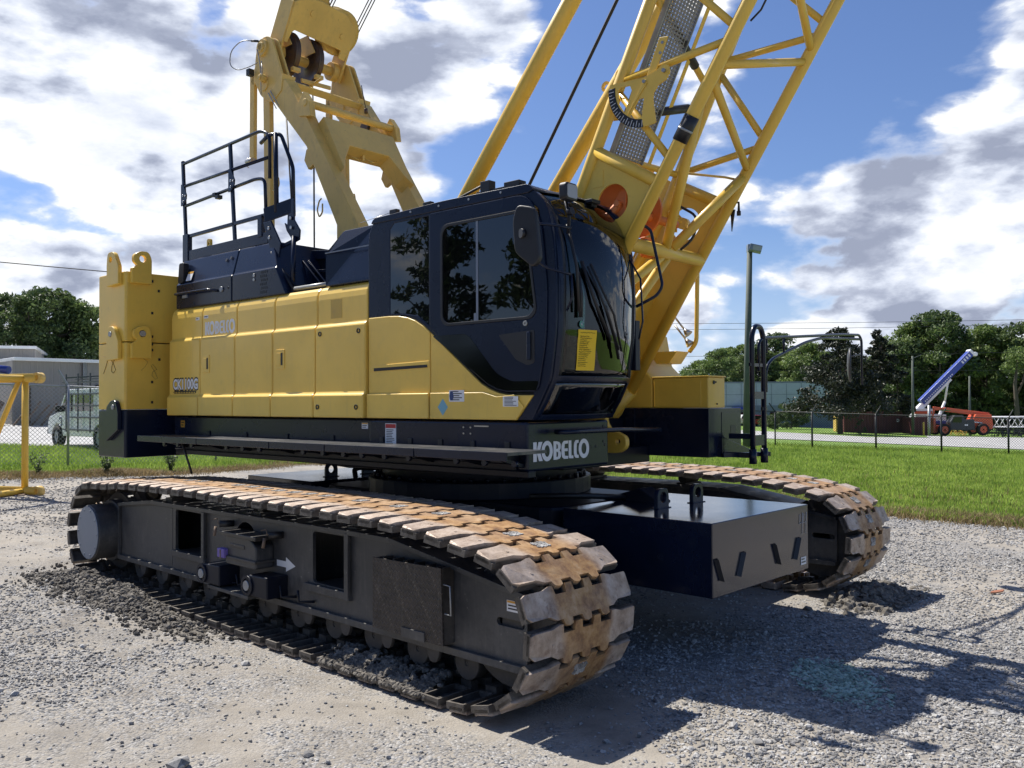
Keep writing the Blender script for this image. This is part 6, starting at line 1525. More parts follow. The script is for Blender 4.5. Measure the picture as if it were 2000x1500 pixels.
def make_tree(h, w, trunk_h, mats, kind='broad', seed=0, leaf=.16, clumps=46, per=150, tr=.16):
    rr = random.Random(seed); root = empty('tree')
    m = MB(); spec = []
    lean = (rr.uniform(-.03, .03) * h, rr.uniform(-.03, .03) * h)
    top = (lean[0], lean[1], h * (.93 if kind != 'broad' else .8))
    n_ = 7; pts = [(top[0] * i / n_ + rr.uniform(-.04, .04) * w * .3, top[1] * i / n_ + rr.uniform(-.04, .04) * w * .3, top[2] * i / n_) for i in range(n_ + 1)]; pts[0] = (0, 0, -.1)
    m.path(pts, tr, 8, rs=[tr * (1.25 - i / n_ * 1.05) for i in range(n_ + 1)])
    for i in range(clumps):
        f = (i + rr.random()) / clumps
        if kind == 'broad': zc = trunk_h + (h - trunk_h) * (f ** .85); prof = math.sin(math.pi * min(1, .16 + .80 * f)) ** .62
        elif kind == 'cone': zc = trunk_h + (h - trunk_h) * f; prof = (1 - f) ** .62 * .98 + .06
        elif kind == 'pine': zc = trunk_h + (h - trunk_h) * f; prof = (math.sin(math.pi * min(1, .22 + .74 * f)) ** .8) * rr.uniform(.55, 1.0)
        else: zc = h * (.12 + .80 * f); prof = math.sin(math.pi * (.22 + .70 * f)) ** .5
        a = rr.uniform(0, 6.283); rad = w * .5 * prof * (rr.uniform(.35, 1.0)) ; x, y = math.cos(a) * rad + lean[0] * f, math.sin(a) * rad + lean[1] * f
        cr = w * rr.uniform(.075, .155) * (1 if kind != 'cone' else .30 + .85 * (1 - f)); zc = min(zc, h - cr * .5)
        spec.append(((x, y, zc, cr * 1.15, cr * 1.15, cr * rr.uniform(.55, .85)), int(per * rr.uniform(.7, 1.3) * (cr / (w * .15)) ** 1.1) + 12))
        if kind != 'shrub' and i % 2 == 0:
            z0 = max(trunk_h * .85, zc - h * rr.uniform(.06, .14)); t = z0 / top[2]
            m.path([(top[0] * t, top[1] * t, z0), (x * .5, y * .5, (z0 + zc) / 2 - .02 * h), (x, y, zc)], tr * .3, 5, rs=[tr * .38, tr * .24, tr * .08])
    m.build('trunk', M['bark'], root)
    leaf_crown('crown', spec, mats, leaf, per, root, seed)
    return root
LD, LM, LI, LG, LO = M['leaf_dark'], M['leaf_mid'], M['leaf_light'], M['leaf_mag'], M['leaf_olive']
protoA = make_tree(10, 7.0, 1.6, [LM, LI], 'broad', 1, .20, 60, 190)
protoB = make_tree(10, 5.6, 1.2, [LM, LD], 'broad', 2, .20, 56, 190)
protoC = make_tree(10, 6.4, 2.6, [LD, LM], 'broad', 5, .20, 54, 180)
protoD = make_tree(12, 5.6, 3.6, [LD, LM], 'pine', 8, .17, 60, 150, .2)
protoP = make_tree(12, 5.2, 4.6, [LD, LD], 'pine', 13, .17, 44, 120, .2)
used = set()
def put_tree(proto, x, y, scale, rz, label, name='tree', group=None, zs=1.0, z=None, cat='tree'):
    o = proto if proto.as_pointer() not in used else copy_tree(proto)
    used.add(proto.as_pointer())
    o.name = name; o.location = (x, y, (gzf(x, y) if z is None else z) - .05); o.rotation_euler = (0, 0, rz); o.scale = (scale, scale, scale * zs); tag(o, label, cat, group); return o
def pxa(px, y): return (px - 1000) / 1705 * y          # picture column -> x at distance y
# left group, beyond the sheds
for (px, y, s, p, rz, zs, lb) in ((-40, 66, .78, protoC, 0, 1, 'dark tree at the left picture edge behind the shed'), (18, 72, .98, protoC, 1.1, 1.0, 'dark rounded tree above the tall shed roof'), (62, 68, .86, protoD, 2.0, .9, 'dark tree rising behind the end of the tall shed'),
        (98, 70, .99, protoC, 3.0, 1.02, 'tallest dark tree over the low shed'), (138, 72, 1.0, protoB, 4.1, 1.0, 'dark tree just left of the counterweight'), (168, 76, .88, protoC, 5.0, .9, 'dark tree half hidden behind the counterweight'), (215, 80, .82, protoC, .5, .9, 'dark tree behind the counterweight and engine house')):
    put_tree(p, pxa(px, y), y, s, rz, lb, 'dark_tree', 'trees behind the sheds', zs)
put_tree(make_tree(2.2, 2.6, .2, [LO, LI], 'shrub', 21, .09, 20, 120, .05), pxa(98, 62), 62, 1.9, 0, 'grey green bush showing just above the low shed roof', 'bush', zs=1.0, cat='bush')
# right: line of woods behind the pale building
wood_ = [(1345, 118, .66, protoB, 0), (1372, 124, .86, protoA, 1), (1405, 120, 1.0, protoA, 2), (1440, 128, 1.12, protoA, 3), (1478, 124, 1.08, protoB, 4.3), (1512, 128, 1.30, protoC, 5), (1548, 122, 1.02, protoA, .4), (1585, 118, 1.10, protoA, 1.4), (1622, 126, 1.05, protoB, 2.2), (1668, 122, .95, protoC, 3.3), (1722, 126, 1.0, protoB, 3.9)]
names_ = ['small tree at the left end of the wood beside the yellow tool box', 'round green tree second from the left end of the wood', 'dark green tree over the left part of the pale building', 'broad green tree left of the lamp pole', 'green tree just right of the lamp pole above the building', 'dark tree behind the arch of the mirror post', 'light green tree under the mirror arm', 'tall light green tree left of the magnolias', 'tree just behind the left magnolia', 'dark tree between the two magnolias', 'green tree behind the right magnolia']
for (px, y, s, p, rz), lb in zip(wood_, names_): put_tree(p, pxa(px, y), y, s * 1.02, rz, lb, 'woodland_tree', 'trees of the wood behind the pale building', 1.0)
tall = [(1752, 112, 1.02, protoC, .2, 1.1, 'dark tree right of the magnolias behind the utility pole'), (1790, 116, 1.42, protoA, 1.2, 1.0, 'broad tall tree directly above the blue crane boom foot'), (1838, 112, 1.46, protoC, 2.4, 1.05, 'tallest dark tree above the middle of the blue boom'), (1880, 118, 1.2, protoB, 3.4, 1.0, 'tree behind the tip of the blue boom'),
        (1925, 114, 1.34, protoA, 4.4, 1.05, 'bright green tree right of the blue boom tip'), (1968, 118, 1.28, protoB, 5.2, 1.0, 'green tree left of the bare trunk at the right picture edge'), (2010, 110, 1.35, protoC, .8, 1.05, 'dark tree cut by the right picture edge'), (2060, 112, 1.3, protoA, 2.8, 1.05, 'tree just outside the right picture edge')]
for px, y, s, p, rz, zs, lb in tall: put_tree(p, pxa(px, y), y, s, rz, lb, 'tall_tree', 'tall trees behind the red telehandler', zs)
for px, y, s, p, rz in ((1360, 150, .95, protoC, 1), (1430, 150, 1.1, protoB, 2), (1500, 152, 1.2, protoC, 3), (1570, 150, 1.1, protoB, 4), (1640, 150, 1.15, protoC, 5), (1710, 150, 1.2, protoC, 0), (1770, 140, 1.35, protoC, 1.5), (1830, 142, 1.45, protoB, 2.5), (1895, 140, 1.4, protoC, 3.5), (1950, 142, 1.4, protoC, 4.5), (2010, 140, 1.4, protoB, 5.5)):
    put_tree(p, pxa(px, y), y, s, rz, 'dark tree in the back row of the wood behind the nearer crowns', 'woodland_tree', 'back row of the wood')
# understory fills
und = make_tree(3.4, 5.5, .2, [LD, LM], 'shrub', 31, .16, 34, 190, .06)
for i, px in enumerate((1350, 1400, 1450, 1500, 1555, 1610, 1750, 1790, 1830, 1870, 1910, 1955, 2000)):
    put_tree(und, pxa(px, 114 + (i % 3) * 3), 114 + (i % 3) * 3, 1.1 + .2 * (i % 2), i * 1.3, 'dark undergrowth at the foot of the wood between the trunks', 'bush', 'undergrowth along the wood', cat='bush')
mag = make_tree(9.3, 8.4, 1.9, [LG], 'cone', 41, .17, 110, 170, .22)
put_tree(mag, pxa(1640, 80), 80, 1.0, 0, 'large dark glossy magnolia, the left and taller of two, behind the fence', 'magnolia_tree', zs=1.04)
mag2 = make_tree(9.3, 5.2, 1.9, [LG], 'cone', 42, .17, 84, 170, .2)
put_tree(mag2, pxa(1716, 88), 88, 1.12, 2, 'narrower dark magnolia right of the tall one, behind the fence', 'magnolia_tree')
sap = make_tree(1.6, 1.3, .5, [LD, LO], 'shrub', 51, .06, 10, 60, .03)
put_tree(sap, pxa(1680, 79), 79, 1.0, 0, 'small twiggy shrub between the two magnolia trunks', 'shrub', cat='shrub')
shr = make_tree(3.0, 4.0, .2, [LO, LM], 'shrub', 61, .12, 30, 170, .05)
put_tree(shr, pxa(1546, 96), 96, .95, 0, 'rounded grey green shrub in front of the pale building', 'shrub', cat='shrub')
put_tree(shr, pxa(1518, 92), 92, .62, 2, 'low dark green hedge shrub beside the lamp pole', 'shrub', cat='shrub'); put_tree(shr, pxa(1500, 93), 93, .5, 4, 'smallest hedge shrub, nearest the lamp pole', 'shrub', cat='shrub')
tk = MB(); tk.path([(0, 0, 0), (.1, 0, 3), (-.1, 0, 6), (.3, 0, 9)], .3, 8, rs=[.36, .28, .2, .1]); tk.path([(0, 0, 4.4), (.9, 0, 6.4), (1.2, 0, 8.0)], .12, 6)
troot = empty('tree', (pxa(1984, 104), 104, gzf(pxa(1984, 104), 104))); tk.build('trunk', M['bark'], troot)
leaf_crown('crown', [((.3, 0, 9.3, 1.8, 1.8, 1.3), 700), ((1.3, 0, 8.2, 1.2, 1.2, .8), 320), ((-.8, 0, 8.0, 1.1, 1.1, .7), 300)], [LM, LI], .18, 0, troot, 77)
tag(troot, 'tree with a bare pale trunk near the right picture edge', 'tree')
# pines outside the picture that the cab windows mirror
for i, (az_, d, s) in enumerate(((-97, 30, 1.45), (-104, 27, 1.2), (-90, 34, 1.5), (-112, 33, 1.35), (-83, 40, 1.3), (-121, 30, 1.1), (-100, 40, 1.6), (-132, 34, 1.2), (-75, 44, 1.2))):
    a = R(az_); put_tree(und, math.sin(a + .06) * (d + 3), math.cos(a + .06) * (d + 3), 1.5, i, 'undergrowth outside the picture, mirrored in the cab windows', 'bush', 'undergrowth mirrored in the cab glass', z=0, cat='bush'); put_tree(protoP, math.sin(a) * d, math.cos(a) * d, s, i * 1.1, 'pine outside the picture, mirrored in the cab windows', 'pine_tree', 'pines mirrored in the cab glass', z=0)

# ================================================================ BUILDINGS, FENCES AND THE REST
def wall_box(name, pts, h, mat, z0=0.0, rise=0, roofmat=None, over=.25, label=None, cat='building', group=None):
    """pts: footprint corners; walls and a slightly overhanging roof"""
    root = empty(name, (pts[0][0], pts[0][1], z0)); q = [(x - pts[0][0], y - pts[0][1]) for x, y in pts]
    m = MB(); m.prism(q, -.4, h, XY); w = m.build('wall', mat, root)
    cx = sum(p[0] for p in q) / len(q); cy = sum(p[1] for p in q) / len(q)
    qq = [(x + (over if x > cx else -over), y + (over if y > cy else -over)) for x, y in q]
    m = MB(); m.prism(qq, h, h + .18, XY); r = m.build('roof', roofmat or M['galv'], root, .02)
    tag(root, label, cat, group); return root, w
b1, w1 = wall_box('metal_shed', [(-60, 50.5), (-32.27, 59), (-41, 78), (-60, 72)], 4.8, M['siding'], .82, label='taller beige metal shed at the left picture edge', roofmat=M['white_paint'])
b2, w2 = wall_box('metal_shed', [(-27.6, 48.2), (-14.0, 66), (-30, 78), (-40, 62)], 3.6, M['siding'], .72, label='lower beige metal shed with a white roof edge, left of the counterweight', roofmat=M['white_paint'])
m = MB(); m.beam((2.5, 3.1, 1.7), (2.5, 3.1, 3.6), .35, .06); m.beam((5.2, 6.6, 1.7), (5.2, 6.6, 3.6), .3, .06); m.build('wall_post', M['galv'], b2)
m = MB(); m.beam((.6, .55, 0), (.6, .55, 2.2), .25, .12); m.beam((3.0, 3.7, 0.2), (3.0, 3.7, 2.3), .28, .12); m.build('door_post', M['bark'], b2)
for i, (x, y, a, lb) in enumerate(((-26.4, 47.2, .5, 'old board leaning on the low shed, left of the van'), (-25.7, 47.6, .2, 'second weathered board leaning on the low shed beside the van hood'), (-28.6, 47.2, .9, 'dark boards piled at the left corner of the low shed'))):
    m = MB(); m.beam((0, 0, 0), (.75, .35, 1.25), .10 if i < 2 else .6, .9 if i != 1 else .12, (0, 1, 0)); m.beam((-.5, 0, 0), (.35, .35, 1.2), .06, .1)
    o = m.build('leaning_board', M['wood'], None); o.location = (x, y, gzf(x, y)); o.rotation_euler = (0, 0, a); tag(o, lb, 'board')
# pale building right
bl, bw = wall_box('office_building', [(pxa(1300, 110), 110), (pxa(1640, 110), 110), (pxa(1660, 130), 130), (pxa(1300, 130), 130)], 5.55, M['grey_metal'], -1.55, label='long pale grey flat roofed building behind the lamp pole', roofmat=M['grey_metal2'], over=.02)
m = MB(); m.box(0, 21.9, -.06, -.01, 0, 2.75); lw = m.build('lower_wall', M['grey_metal2'], bl)
m = MB()
for k in range(1, 12): m.box(k * 1.9, k * 1.9 + .05, -.03, -.005, 2.75, 5.5)
m.box(0, 21.9, -.03, -.006, 4.1, 4.15); m.build('panel_joint', M['grey_metal2'], bl)
m = MB(); m.box(8.3, 10.6, -.9, -.06, 2.25, 2.55); m.build('awning', M['blue'], bl)
for x0 in (9.0, 13.1, 14.4): m = MB(); m.box(x0, x0 + .8, -.09, -.06, .9, 1.9); m.build('window', M['glass_dark'], bl)
# chain link fences
def chain_fence(name, a, b, h, posts, mat, label, dia=.075, th=.0030, arms=False, barb=False, pr=.035):
    a, b = Vector(a), Vector(b); L = (b - a).length; d = (b - a).normalized(); root = empty(name, (a.x, a.y, 0))
    zb = lambda s: gzf(a.x + d.x * s, a.y + d.y * s)
    for s in posts:
        m = MB(); x, y = d.x * s, d.y * s; z = zb(s); m.tube((x, y, z - .05), (x, y, z + h + .03), pr, 10)
        if arms: m.beam((x, y, z + h), (x - .28 * (1 if arms == 1 else -1), y + .05, z + h + .42), .03, .05)
        m.build('post', mat, root)
    m = MB(); n = max(2, int(L / 4))
    for i in range(n): s0, s1 = L * i / n, L * (i + 1) / n; m.tube((d.x * s0, d.y * s0, zb(s0) + h), (d.x * s1, d.y * s1, zb(s1) + h), .021, 8)
    m.build('top_rail', mat, root)
    st = dia * 1.414; N = int((L + h) / st); V = []; F = []
    nv = Vector((-d.y, d.x, 0))
    for sg in (1, -1):
        for k in range(N):
            s0 = k * st - (h if sg > 0 else 0); s1 = s0 + h if sg > 0 else s0 - h if False else s0
            p = (s0, 0.0); q = (s0 + h, h) if sg > 0 else (s0 - h, h)
            (u0, v0), (u1, v1) = p, q
            def clip(u0, v0, u1, v1):
                if u0 > u1: u0, v0, u1, v1 = u1, v1, u0, v0
                if u1 <= 0 or u0 >= L: return None
                if u0 < 0: v0 += (v1 - v0) * (0 - u0) / (u1 - u0); u0 = 0
                if u1 > L: v1 = v0 + (v1 - v0) * (L - u0) / (u1 - u0); u1 = L
                return u0, v0, u1, v1
            c = clip(u0, v0, u1, v1)
            if c is None: continue
            u0, v0, u1, v1 = c
            if u1 - u0 < .01: continue
            A = Vector((d.x * u0, d.y * u0, zb(u0) + v0)); B = Vector((d.x * u1, d.y * u1, zb(u1) + v1)); o = nv * (th * sg)
            w = (B - A).cross(nv).normalized() * th; t3 = nv * th
            b0 = len(V); V += [A + o - w, A + o + w, A + o + t3 * 1.6, B + o - w, B + o + w, B + o + t3 * 1.6]
            F += [(b0, b0 + 1, b0 + 4, b0 + 3), (b0 + 1, b0 + 2, b0 + 5, b0 + 4), (b0 + 2, b0, b0 + 3, b0 + 5)]
    np_mesh('wire_mesh', np.array([tuple(v) for v in V]), np.array(F), mat, root)
    if barb:
        m = MB()
        for k in range(3):
            o = .12 + .13 * k; m.path([(d.x * s - .10 * k, d.y * s, zb(s) + h + o - (0.0 if i % 2 else .02)) for i, s in enumerate(posts)], .004, 4)
        m.build('barbed_wire', mat, root)
    tag(root, label, 'fence'); return root
# left fence: through (-11.6,22.82) and (-9.67,26.4)
a = (-20.0, 19.2); mid = (-11.6, 22.82)
chain_fence('chain_link_fence', (-26, 16.4), (-11.6, 22.82), 2.12, (0.2, 5, 10), M['galv'], 'galvanised chain link fence at the left edge, ending at its angled corner post', .075, .0045, arms=0)
chain_fence('chain_link_fence', (-11.6, 22.82), (-3.2, 33.8), 2.12, (0, 4.4, 8.8, 13.5), M['galv'], 'galvanised chain link fence running behind the crane from the angled post', .075, .0045, arms=1)
chain_fence('black_fence', (8.9, 45.2), (13.2, 43.8), 1.83, (0, 4.5), M['fence_black'], 'black chain link fence stretch left of the mirror post', .10, .0035, arms=1)
chain_fence('black_fence', (13.2, 43.8), (44.0, 38.2), 1.83, tuple(1.75 + 3.0 * k for k in range(10)), M['fence_black'], 'long black chain link fence across the field on the right', .085, .0055, arms=2, barb=True, pr=.045)
# yellow boom section lying at the left
ys = empty('boom_section', (-9.2, 16.5, gzf(-9.2, 16.5))); H_T = 2.22
def YSP(n, m, mt='yellow2'): return m.build(n, M[mt], ys)
dv = Vector((-.97, .24, 0)); wv = Vector((-.24, -.97, 0))
for i, (w_, z_) in enumerate(((0, .09), (0, H_T), (2.0, .09), (2.0, H_T))):
    m = MB(); o = wv * w_; m.tube(o + Vector((0, 0, z_)) - dv * .28, o + dv * 9 + Vector((0, 0, z_)), .085, 14); c = YSP('chord', m)
    m = MB(); e = o + Vector((0, 0, z_)) - dv * .30; m.disc(e, wv, .10, .13, 20, .055); m.build('pin_end', M['tan'], c)
def ysb(p, q, r): m = MB(); m.tube(p, q, r, 12); YSP('lacing', m)
zz = Vector((0, 0, 1))
for w_ in (0, 2.0):
    o = wv * w_
    ysb(o + zz * .12, o + zz * H_T, .062); ysb(o + zz * H_T + dv * .12, o + dv * 1.15 + zz * .1, .05); ysb(o + dv * 1.25 + zz * .1, o + dv * 2.4 + zz * H_T, .05); ysb(o + dv * 2.5 + zz * H_T, o + dv * 3.7 + zz * .1, .05); ysb(o + dv * 3.8 + zz * .1, o + dv * 5 + zz * H_T, .05)
for z_ in (.09, H_T): ysb(zz * z_, wv * 2.0 + zz * z_, .055); ysb(wv * 2.0 + zz * z_ + dv * .1, dv * 2.2 + zz * z_, .045)
tag(ys, 'yellow lattice boom section standing on the gravel at the left picture edge', 'boom section')
m = MB(); m.path([(-.15, .05, 0), (-.6, .12, .05), (-2.2, .5, .06), (-4, .9, .08)], .075, 10); o = m.build('blue_roll', M['blue'], None); o.location = (-9.45, 16.6, gzf(-9.2, 16.5) + H_T + .16); tag(o, 'dark blue rolled tarpaulin lying on the yellow boom section', 'tarpaulin')
m = MB(); m.box(-.25, .25, -.12, .12, 0, .09); m.box(.1, .5, -.1, .1, 0, .07); o = m.build('timber_block', M['wood'], None, .01); o.location = (-9.35, 16.3, gzf(-9.2, 16.5) - .04); o.rotation_euler = (0, 0, .3); tag(o, 'grey timber block under the yellow boom section', 'timber')
# van
def wheel(parent, x, y, z, r, w, rim='galv', axis=(0, 1, 0)):
    m = MB(); prof = [(r * .62, -w / 2), (r * .95, -w / 2), (r, -w * .3), (r, w * .3), (r * .95, w / 2), (r * .62, w / 2)]; n = 28
    ax = Vector(axis).normalized(); a = ax.orthogonal().normalized(); b = ax.cross(a); c = Vector((x, y, z))
    vs = [c + ax * o + a * math.cos(2 * math.pi * i / n) * rr + b * math.sin(2 * math.pi * i / n) * rr for rr, o in prof for i in range(n)]
    m.add(vs, [(k * n + i, k * n + (i + 1) % n, (k + 1) * n + (i + 1) % n, (k + 1) * n + i) for k in range(len(prof) - 1) for i in range(n)], True)
    t = m.build('wheel', M['tyre'], parent)
    m = MB(); m.disc((x, y, z), ax, r * .64, w * .7, 24, r * .18)
    for k in range(6): q = k * 1.047; p = c + a * math.cos(q) * r * .4 + b * math.sin(q) * r * .4; m.tube(p - ax * w * .38, p + ax * w * .38, r * .07, 8)
    m.build('rim', M[rim], t); return t
van = empty('panel_van', (-16.95, 31.9, gzf(-16.9, 31.9) - .02), R(-42))
vp = round_poly([(0, .42), (-.02, .85), (.10, 1.05), (.95, 1.22), (1.55, 1.92), (1.8, 2.02), (5.5, 2.05), (5.6, 1.9), (5.65, .45), (4.9, .40), (4.8, .62), (4.55, .80), (4.2, .82), (3.95, .64), (3.85, .40), (1.35, .38), (1.28, .62), (1.05, .80), (.72, .82), (.45, .64), (.38, .40)], [.06, .1, .12, .2, .15, .15, .1, .05, .05, .02, .12, .12, .12, .12, .02, .02, .12, .12, .12, .12, .02], 4)
m = MB(); m.prism(vp, 0, 1.95, XZ); vb = m.build('body', M['white_paint'], van, .05)
m = MB(); m.prism([(1.15, 1.26), (1.62, 1.84), (2.25, 1.86), (2.25, 1.26)], -.008, 0.01, XZ); m.prism([(2.4, 1.26), (2.4, 1.86), (3.9, 1.88), (3.9, 1.28)], -.008, .01, XZ); m.build('side_window', M['glass_dark'], vb)
m = MB(); m.prism([(1.0, 1.27), (1.55, 1.90), (1.53, 1.92), (.96, 1.28)], .15, 1.8, XZ); m.build('windscreen', M['glass_dark'], vb)
m = MB(); m.box(-.10, .06, 0, 1.95, .42, .62); m.build('bumper', M['dark_grey'], van, .03); m = MB(); m.box(-.04, .02, .1, .5, .72, .98); m.build('headlight', M['lens'], vb); m = MB(); m.box(1.25, 1.36, -.25, -.01, 1.22, 1.45); m.build('mirror', M['black'], vb, .02)
for x in (.86, 4.38): wheel(van, x, .06, .36, .36, .24); wheel(van, x, 1.88, .36, .36, .24)
m = MB()
for x in (1.9, 2.9, 3.9, 4.9): m.beam((x, -.10, .55), (x, -.10, 2.55), .04, .04)
for z in (.62, 1.05, 1.45, 1.85, 2.25): m.beam((1.6 + (.5 if z == 1.05 else 0), -.10, z), (5.4, -.10, z), .04, .05)
m.beam((1.9, -.10, 2.42), (5.4, 1.0, 2.50), .05, .05); m.beam((1.9, .2, 2.36), (5.4, .2, 2.36), .05, .05); m.build('side_rack', M['dark_grey'], van)
m = MB(); m.path([(1.05, -.012, .95), (1.15, -.012, 1.08), (1.28, -.012, .95)], .015, 4); m.path([(1.10, -.012, .78), (1.16, -.012, .70), (1.26, -.012, .78), (1.26, -.012, .92), (1.16, -.012, .92)], .015, 4); m.build('logo', M['navy_decal'], vb)
tag(van, 'white panel van with a dark glass rack on its side, behind the left fence', 'van')
# lamp pole and utility poles
lp = empty('lamp_pole', (10.72, 40, gzf(10.7, 40)))
m = MB(); m.path([(0, 0, -.2), (.10, 0, 4.5), (.24, 0, 9.35)], .19, 14, rs=[.19, .16, .12]); m.build('pole', M['pole_green'], lp)
m = MB(); m.tube((.24, 0, 9.15), (.24, 0, 9.42), .13, 12); m.beam((.20, -.1, 9.30), (.72, -.22, 9.16), .40, .30, (.2, .1, 1)); m.box(.12, .40, -.16, .16, 9.1, 9.45); hd_ = m.build('lamp_head', M['grey_metal2'], lp, .02)
m = MB(); m.beam((.30, -.335, 9.27), (.68, -.42, 9.17), .02, .22); m.build('lens', M['lens'], hd_); tag(lp, 'tall green wooden pole with a single grey floodlight on top', 'lamp pole')
for px, y, h, lb in ((1782, 84, 7.6, 'slim utility pole in front of the wood, left of the blue boom'), (1893, 92, 6.2, 'dark utility pole behind the blue boom'), (1813, 83, 2.9, 'short pale steel post beside the front of the red telehandler')):
    x = pxa(px, y); m = MB(); m.path([(0, 0, -.2), (.05, 0, h)], .12, 10, rs=[.14, .09] if h > 4 else [.13, .13]); 
    if h > 7: m.beam((-.1, 0, h - .3), (.9, 0, h + .1), .06, .06)
    o = m.build('utility_pole', M['pole_green'] if h > 4 else M['galv'], None); o.location = (x, y, gzf(x, y)); tag(o, lb, 'pole')
def at(px, py, y):
    """point seen at a picture position, y metres ahead"""
    pit, rol = R(1.1), R(-0.3); r = Vector((1, 0, 0)); fw = Vector((0, math.cos(pit), math.sin(pit))); u = r.cross(fw)
    r2 = r * math.cos(rol) + u * math.sin(rol); u2 = -r * math.sin(rol) + u * math.cos(rol)
    d = fw * 1705 + r2 * (px - 1000) - u2 * (py - 750); return Vector((0, 0, CAM_H)) + d * (y / d.y)
def wire(a, b, sag, r, lb, n=14):
    m = MB(); m.path([a.lerp(b, i / n) - Vector((0, 0, sag * 4 * (i / n) * (1 - i / n))) for i in range(n + 1)], r, 5); o = m.build('power_line', M['black'], None); tag(o, lb, 'power line')
wire(Vector((-40, 44, 10.6)), Vector((-2, 60, 9.0)), .3, .03, 'single dark overhead line crossing the sky at left, ending behind the engine house')
for (pa, pb, y0_, y1_, lb) in (((1300, 632), (2060, 623), 96, 96, 'upper thin overhead line above the right hand wood'), ((1300, 644), (2060, 632), 96, 96, 'second overhead line just under the upper one on the right'), ((1330, 696), (2060, 686), 98, 98, 'overhead line passing in front of the magnolias at mirror arm height'), ((1340, 722), (2060, 722), 98, 98, 'lowest overhead line crossing the magnolias')):
    wire(at(*pa, y0_), at(*pb, y1_), .12, .022, lb)
# container, bins and bollard
def corr_box(name, px0, px1, y, zt, depth, mat, label, cat, z0=None):
    x0, x1 = pxa(px0, y), pxa(px1, y); z0 = gzf((x0 + x1) / 2, y) if z0 is None else z0
    root = empty(name, (x0, y, z0)); m = MB(); w = x1 - x0; n = int(w / .14); pts = [(0, 0)]
    for k in range(n): o = .05 if k % 2 else 0; pts += [(k * w / n, o), ((k + 1) * w / n, o)]
    pts += [(w, depth), (0, depth)]; m.prism(pts[1:], .1, zt, XY); m.build('wall', mat, root)
    m = MB(); m.box(-.03, w + .03, -.05, .05, zt - .08, zt + .06); m.box(-.03, w + .03, -.05, .05, 0, .14); m.box(-.05, .07, -.05, .05, 0, zt); m.box(w - .07, w + .05, -.05, .05, 0, zt); m.build('frame', M['maroon'], root); tag(root, label, cat); return root
cn = corr_box('shipping_container', 1648, 1768, 87, 2.1, 2.4, M['container'], 'faded maroon container behind the magnolia trunks', 'container')
m = MB(); m.prism(rrect(5.2, 5.45, 1.1, 1.4, .04), -.07, -.065, XZ, [rrect(5.27, 5.38, 1.17, 1.33, .02)]); m.build('letter_mark', M['white_decal'], cn)
corr_box('scrap_bin', 1779, 1815, 84.5, 1.7, 2.0, M['maroon'], 'dark maroon waste bin with a yellow post beside it, left of the red telehandler', 'bin')
m = MB(); m.box(0, 1.6, 0, .8, 0, 1.5); m.prism([(0, 1.5), (1.6, 1.5), (1.3, 1.7), (.3, 1.7)], 0, .8, XZ); o = m.build('rusty_hopper', M['tan'], None, .03); o.location = (pxa(1632, 88), 88, gzf(32.5, 88)); tag(o, 'rusty hopper standing left of the maroon container', 'hopper')
m = MB(); m.tube((0, 0, 0), (0, 0, 1.25), .09, 12); o = m.build('bollard', M['yellow2'], None, .02); o.location = (pxa(1803, 83.5), 83.5, gzf(39, 83.5)); tag(o, 'yellow bollard in front of the maroon waste bin', 'bollard')
# parked cars by the building
for px, y, mt, lb in ((1478, 104, 'car_red', 'small red car parked by the pale building'), (1458, 106, 'white_paint', 'white car parked at the door of the pale building')):
    car = empty('parked_car', (pxa(px, y), y, gzf(pxa(px, y), y))); m = MB(); m.prism(round_poly([(-.9, .3), (-.95, .75), (-.75, .85), (-.5, 1.35), (.5, 1.35), (.8, .85), (.95, .7), (.9, .3)], .08), 0, 3.8, lambda u, v, t: (u, t, v)); m.build('body', M[mt], car, .05)
    m = MB(); m.prism([(-.66, .88), (-.46, 1.28), (.46, 1.28), (.70, .88)], -.01, .05, lambda u, v, t: (u, t, v)); m.build('windscreen', M['glass_dark'], car)
    for a_ in (-.8, .8): wheel(car, a_, .8, .3, .3, .2, axis=(1, 0, 0)); wheel(car, a_, 3.0, .3, .3, .2, axis=(1, 0, 0))
    tag(car, lb, 'car')
# telehandler
th = empty('telehandler', (pxa(1828, 85), 85, gzf(42, 85)), 0); k_ = 1.0
for x in (.75, 4.5): wheel(th, x, 0, .58, .58, .42, 'tele_orange'); wheel(th, x, 1.9, .58, .58, .42, 'tele_orange')
m = MB(); m.box(.4, 5.0, .4, 1.6, .55, .95); m.build('chassis', M['tele_orange'], th, .05)
m = MB(); m.prism(round_poly([(1.35, .55), (1.35, 1.3), (1.75, 1.95), (2.6, 1.98), (2.9, 1.4), (2.9, .5)], .08), .0, .85, XZ); cbn = m.build('cab', M['dark_grey'], th, .03)
m = MB(); m.prism([(1.50, 1.30), (1.80, 1.85), (2.45, 1.88), (2.45, 1.25)], -.012, .0, XZ); m.build('window', M['glass_dark'], cbn)
m = MB(); m.prism([(2.9, .5), (2.9, 1.5), (3.7, 1.6), (3.8, .55)], .0, .9, XZ); m.build('engine_cover', M['dark_grey'], th, .04)
m = MB(); m.prism(round_poly([(3.9, .75), (3.6, 1.3), (4.0, 2.05), (5.55, 2.05), (5.7, 1.0), (5.6, .6), (5.2, .6)], .08), .3, 1.6, XZ); m.build('rear_body', M['tele_orange'], th, .04)
m = MB(); m.beam((5.6, .95, 2.0), (1.2, .95, 2.55), .35, .40); m.beam((1.4, .95, 2.52), (.15, .95, 2.68), .28, .32); bm_ = m.build('boom', M['tele_orange'], th, .03)
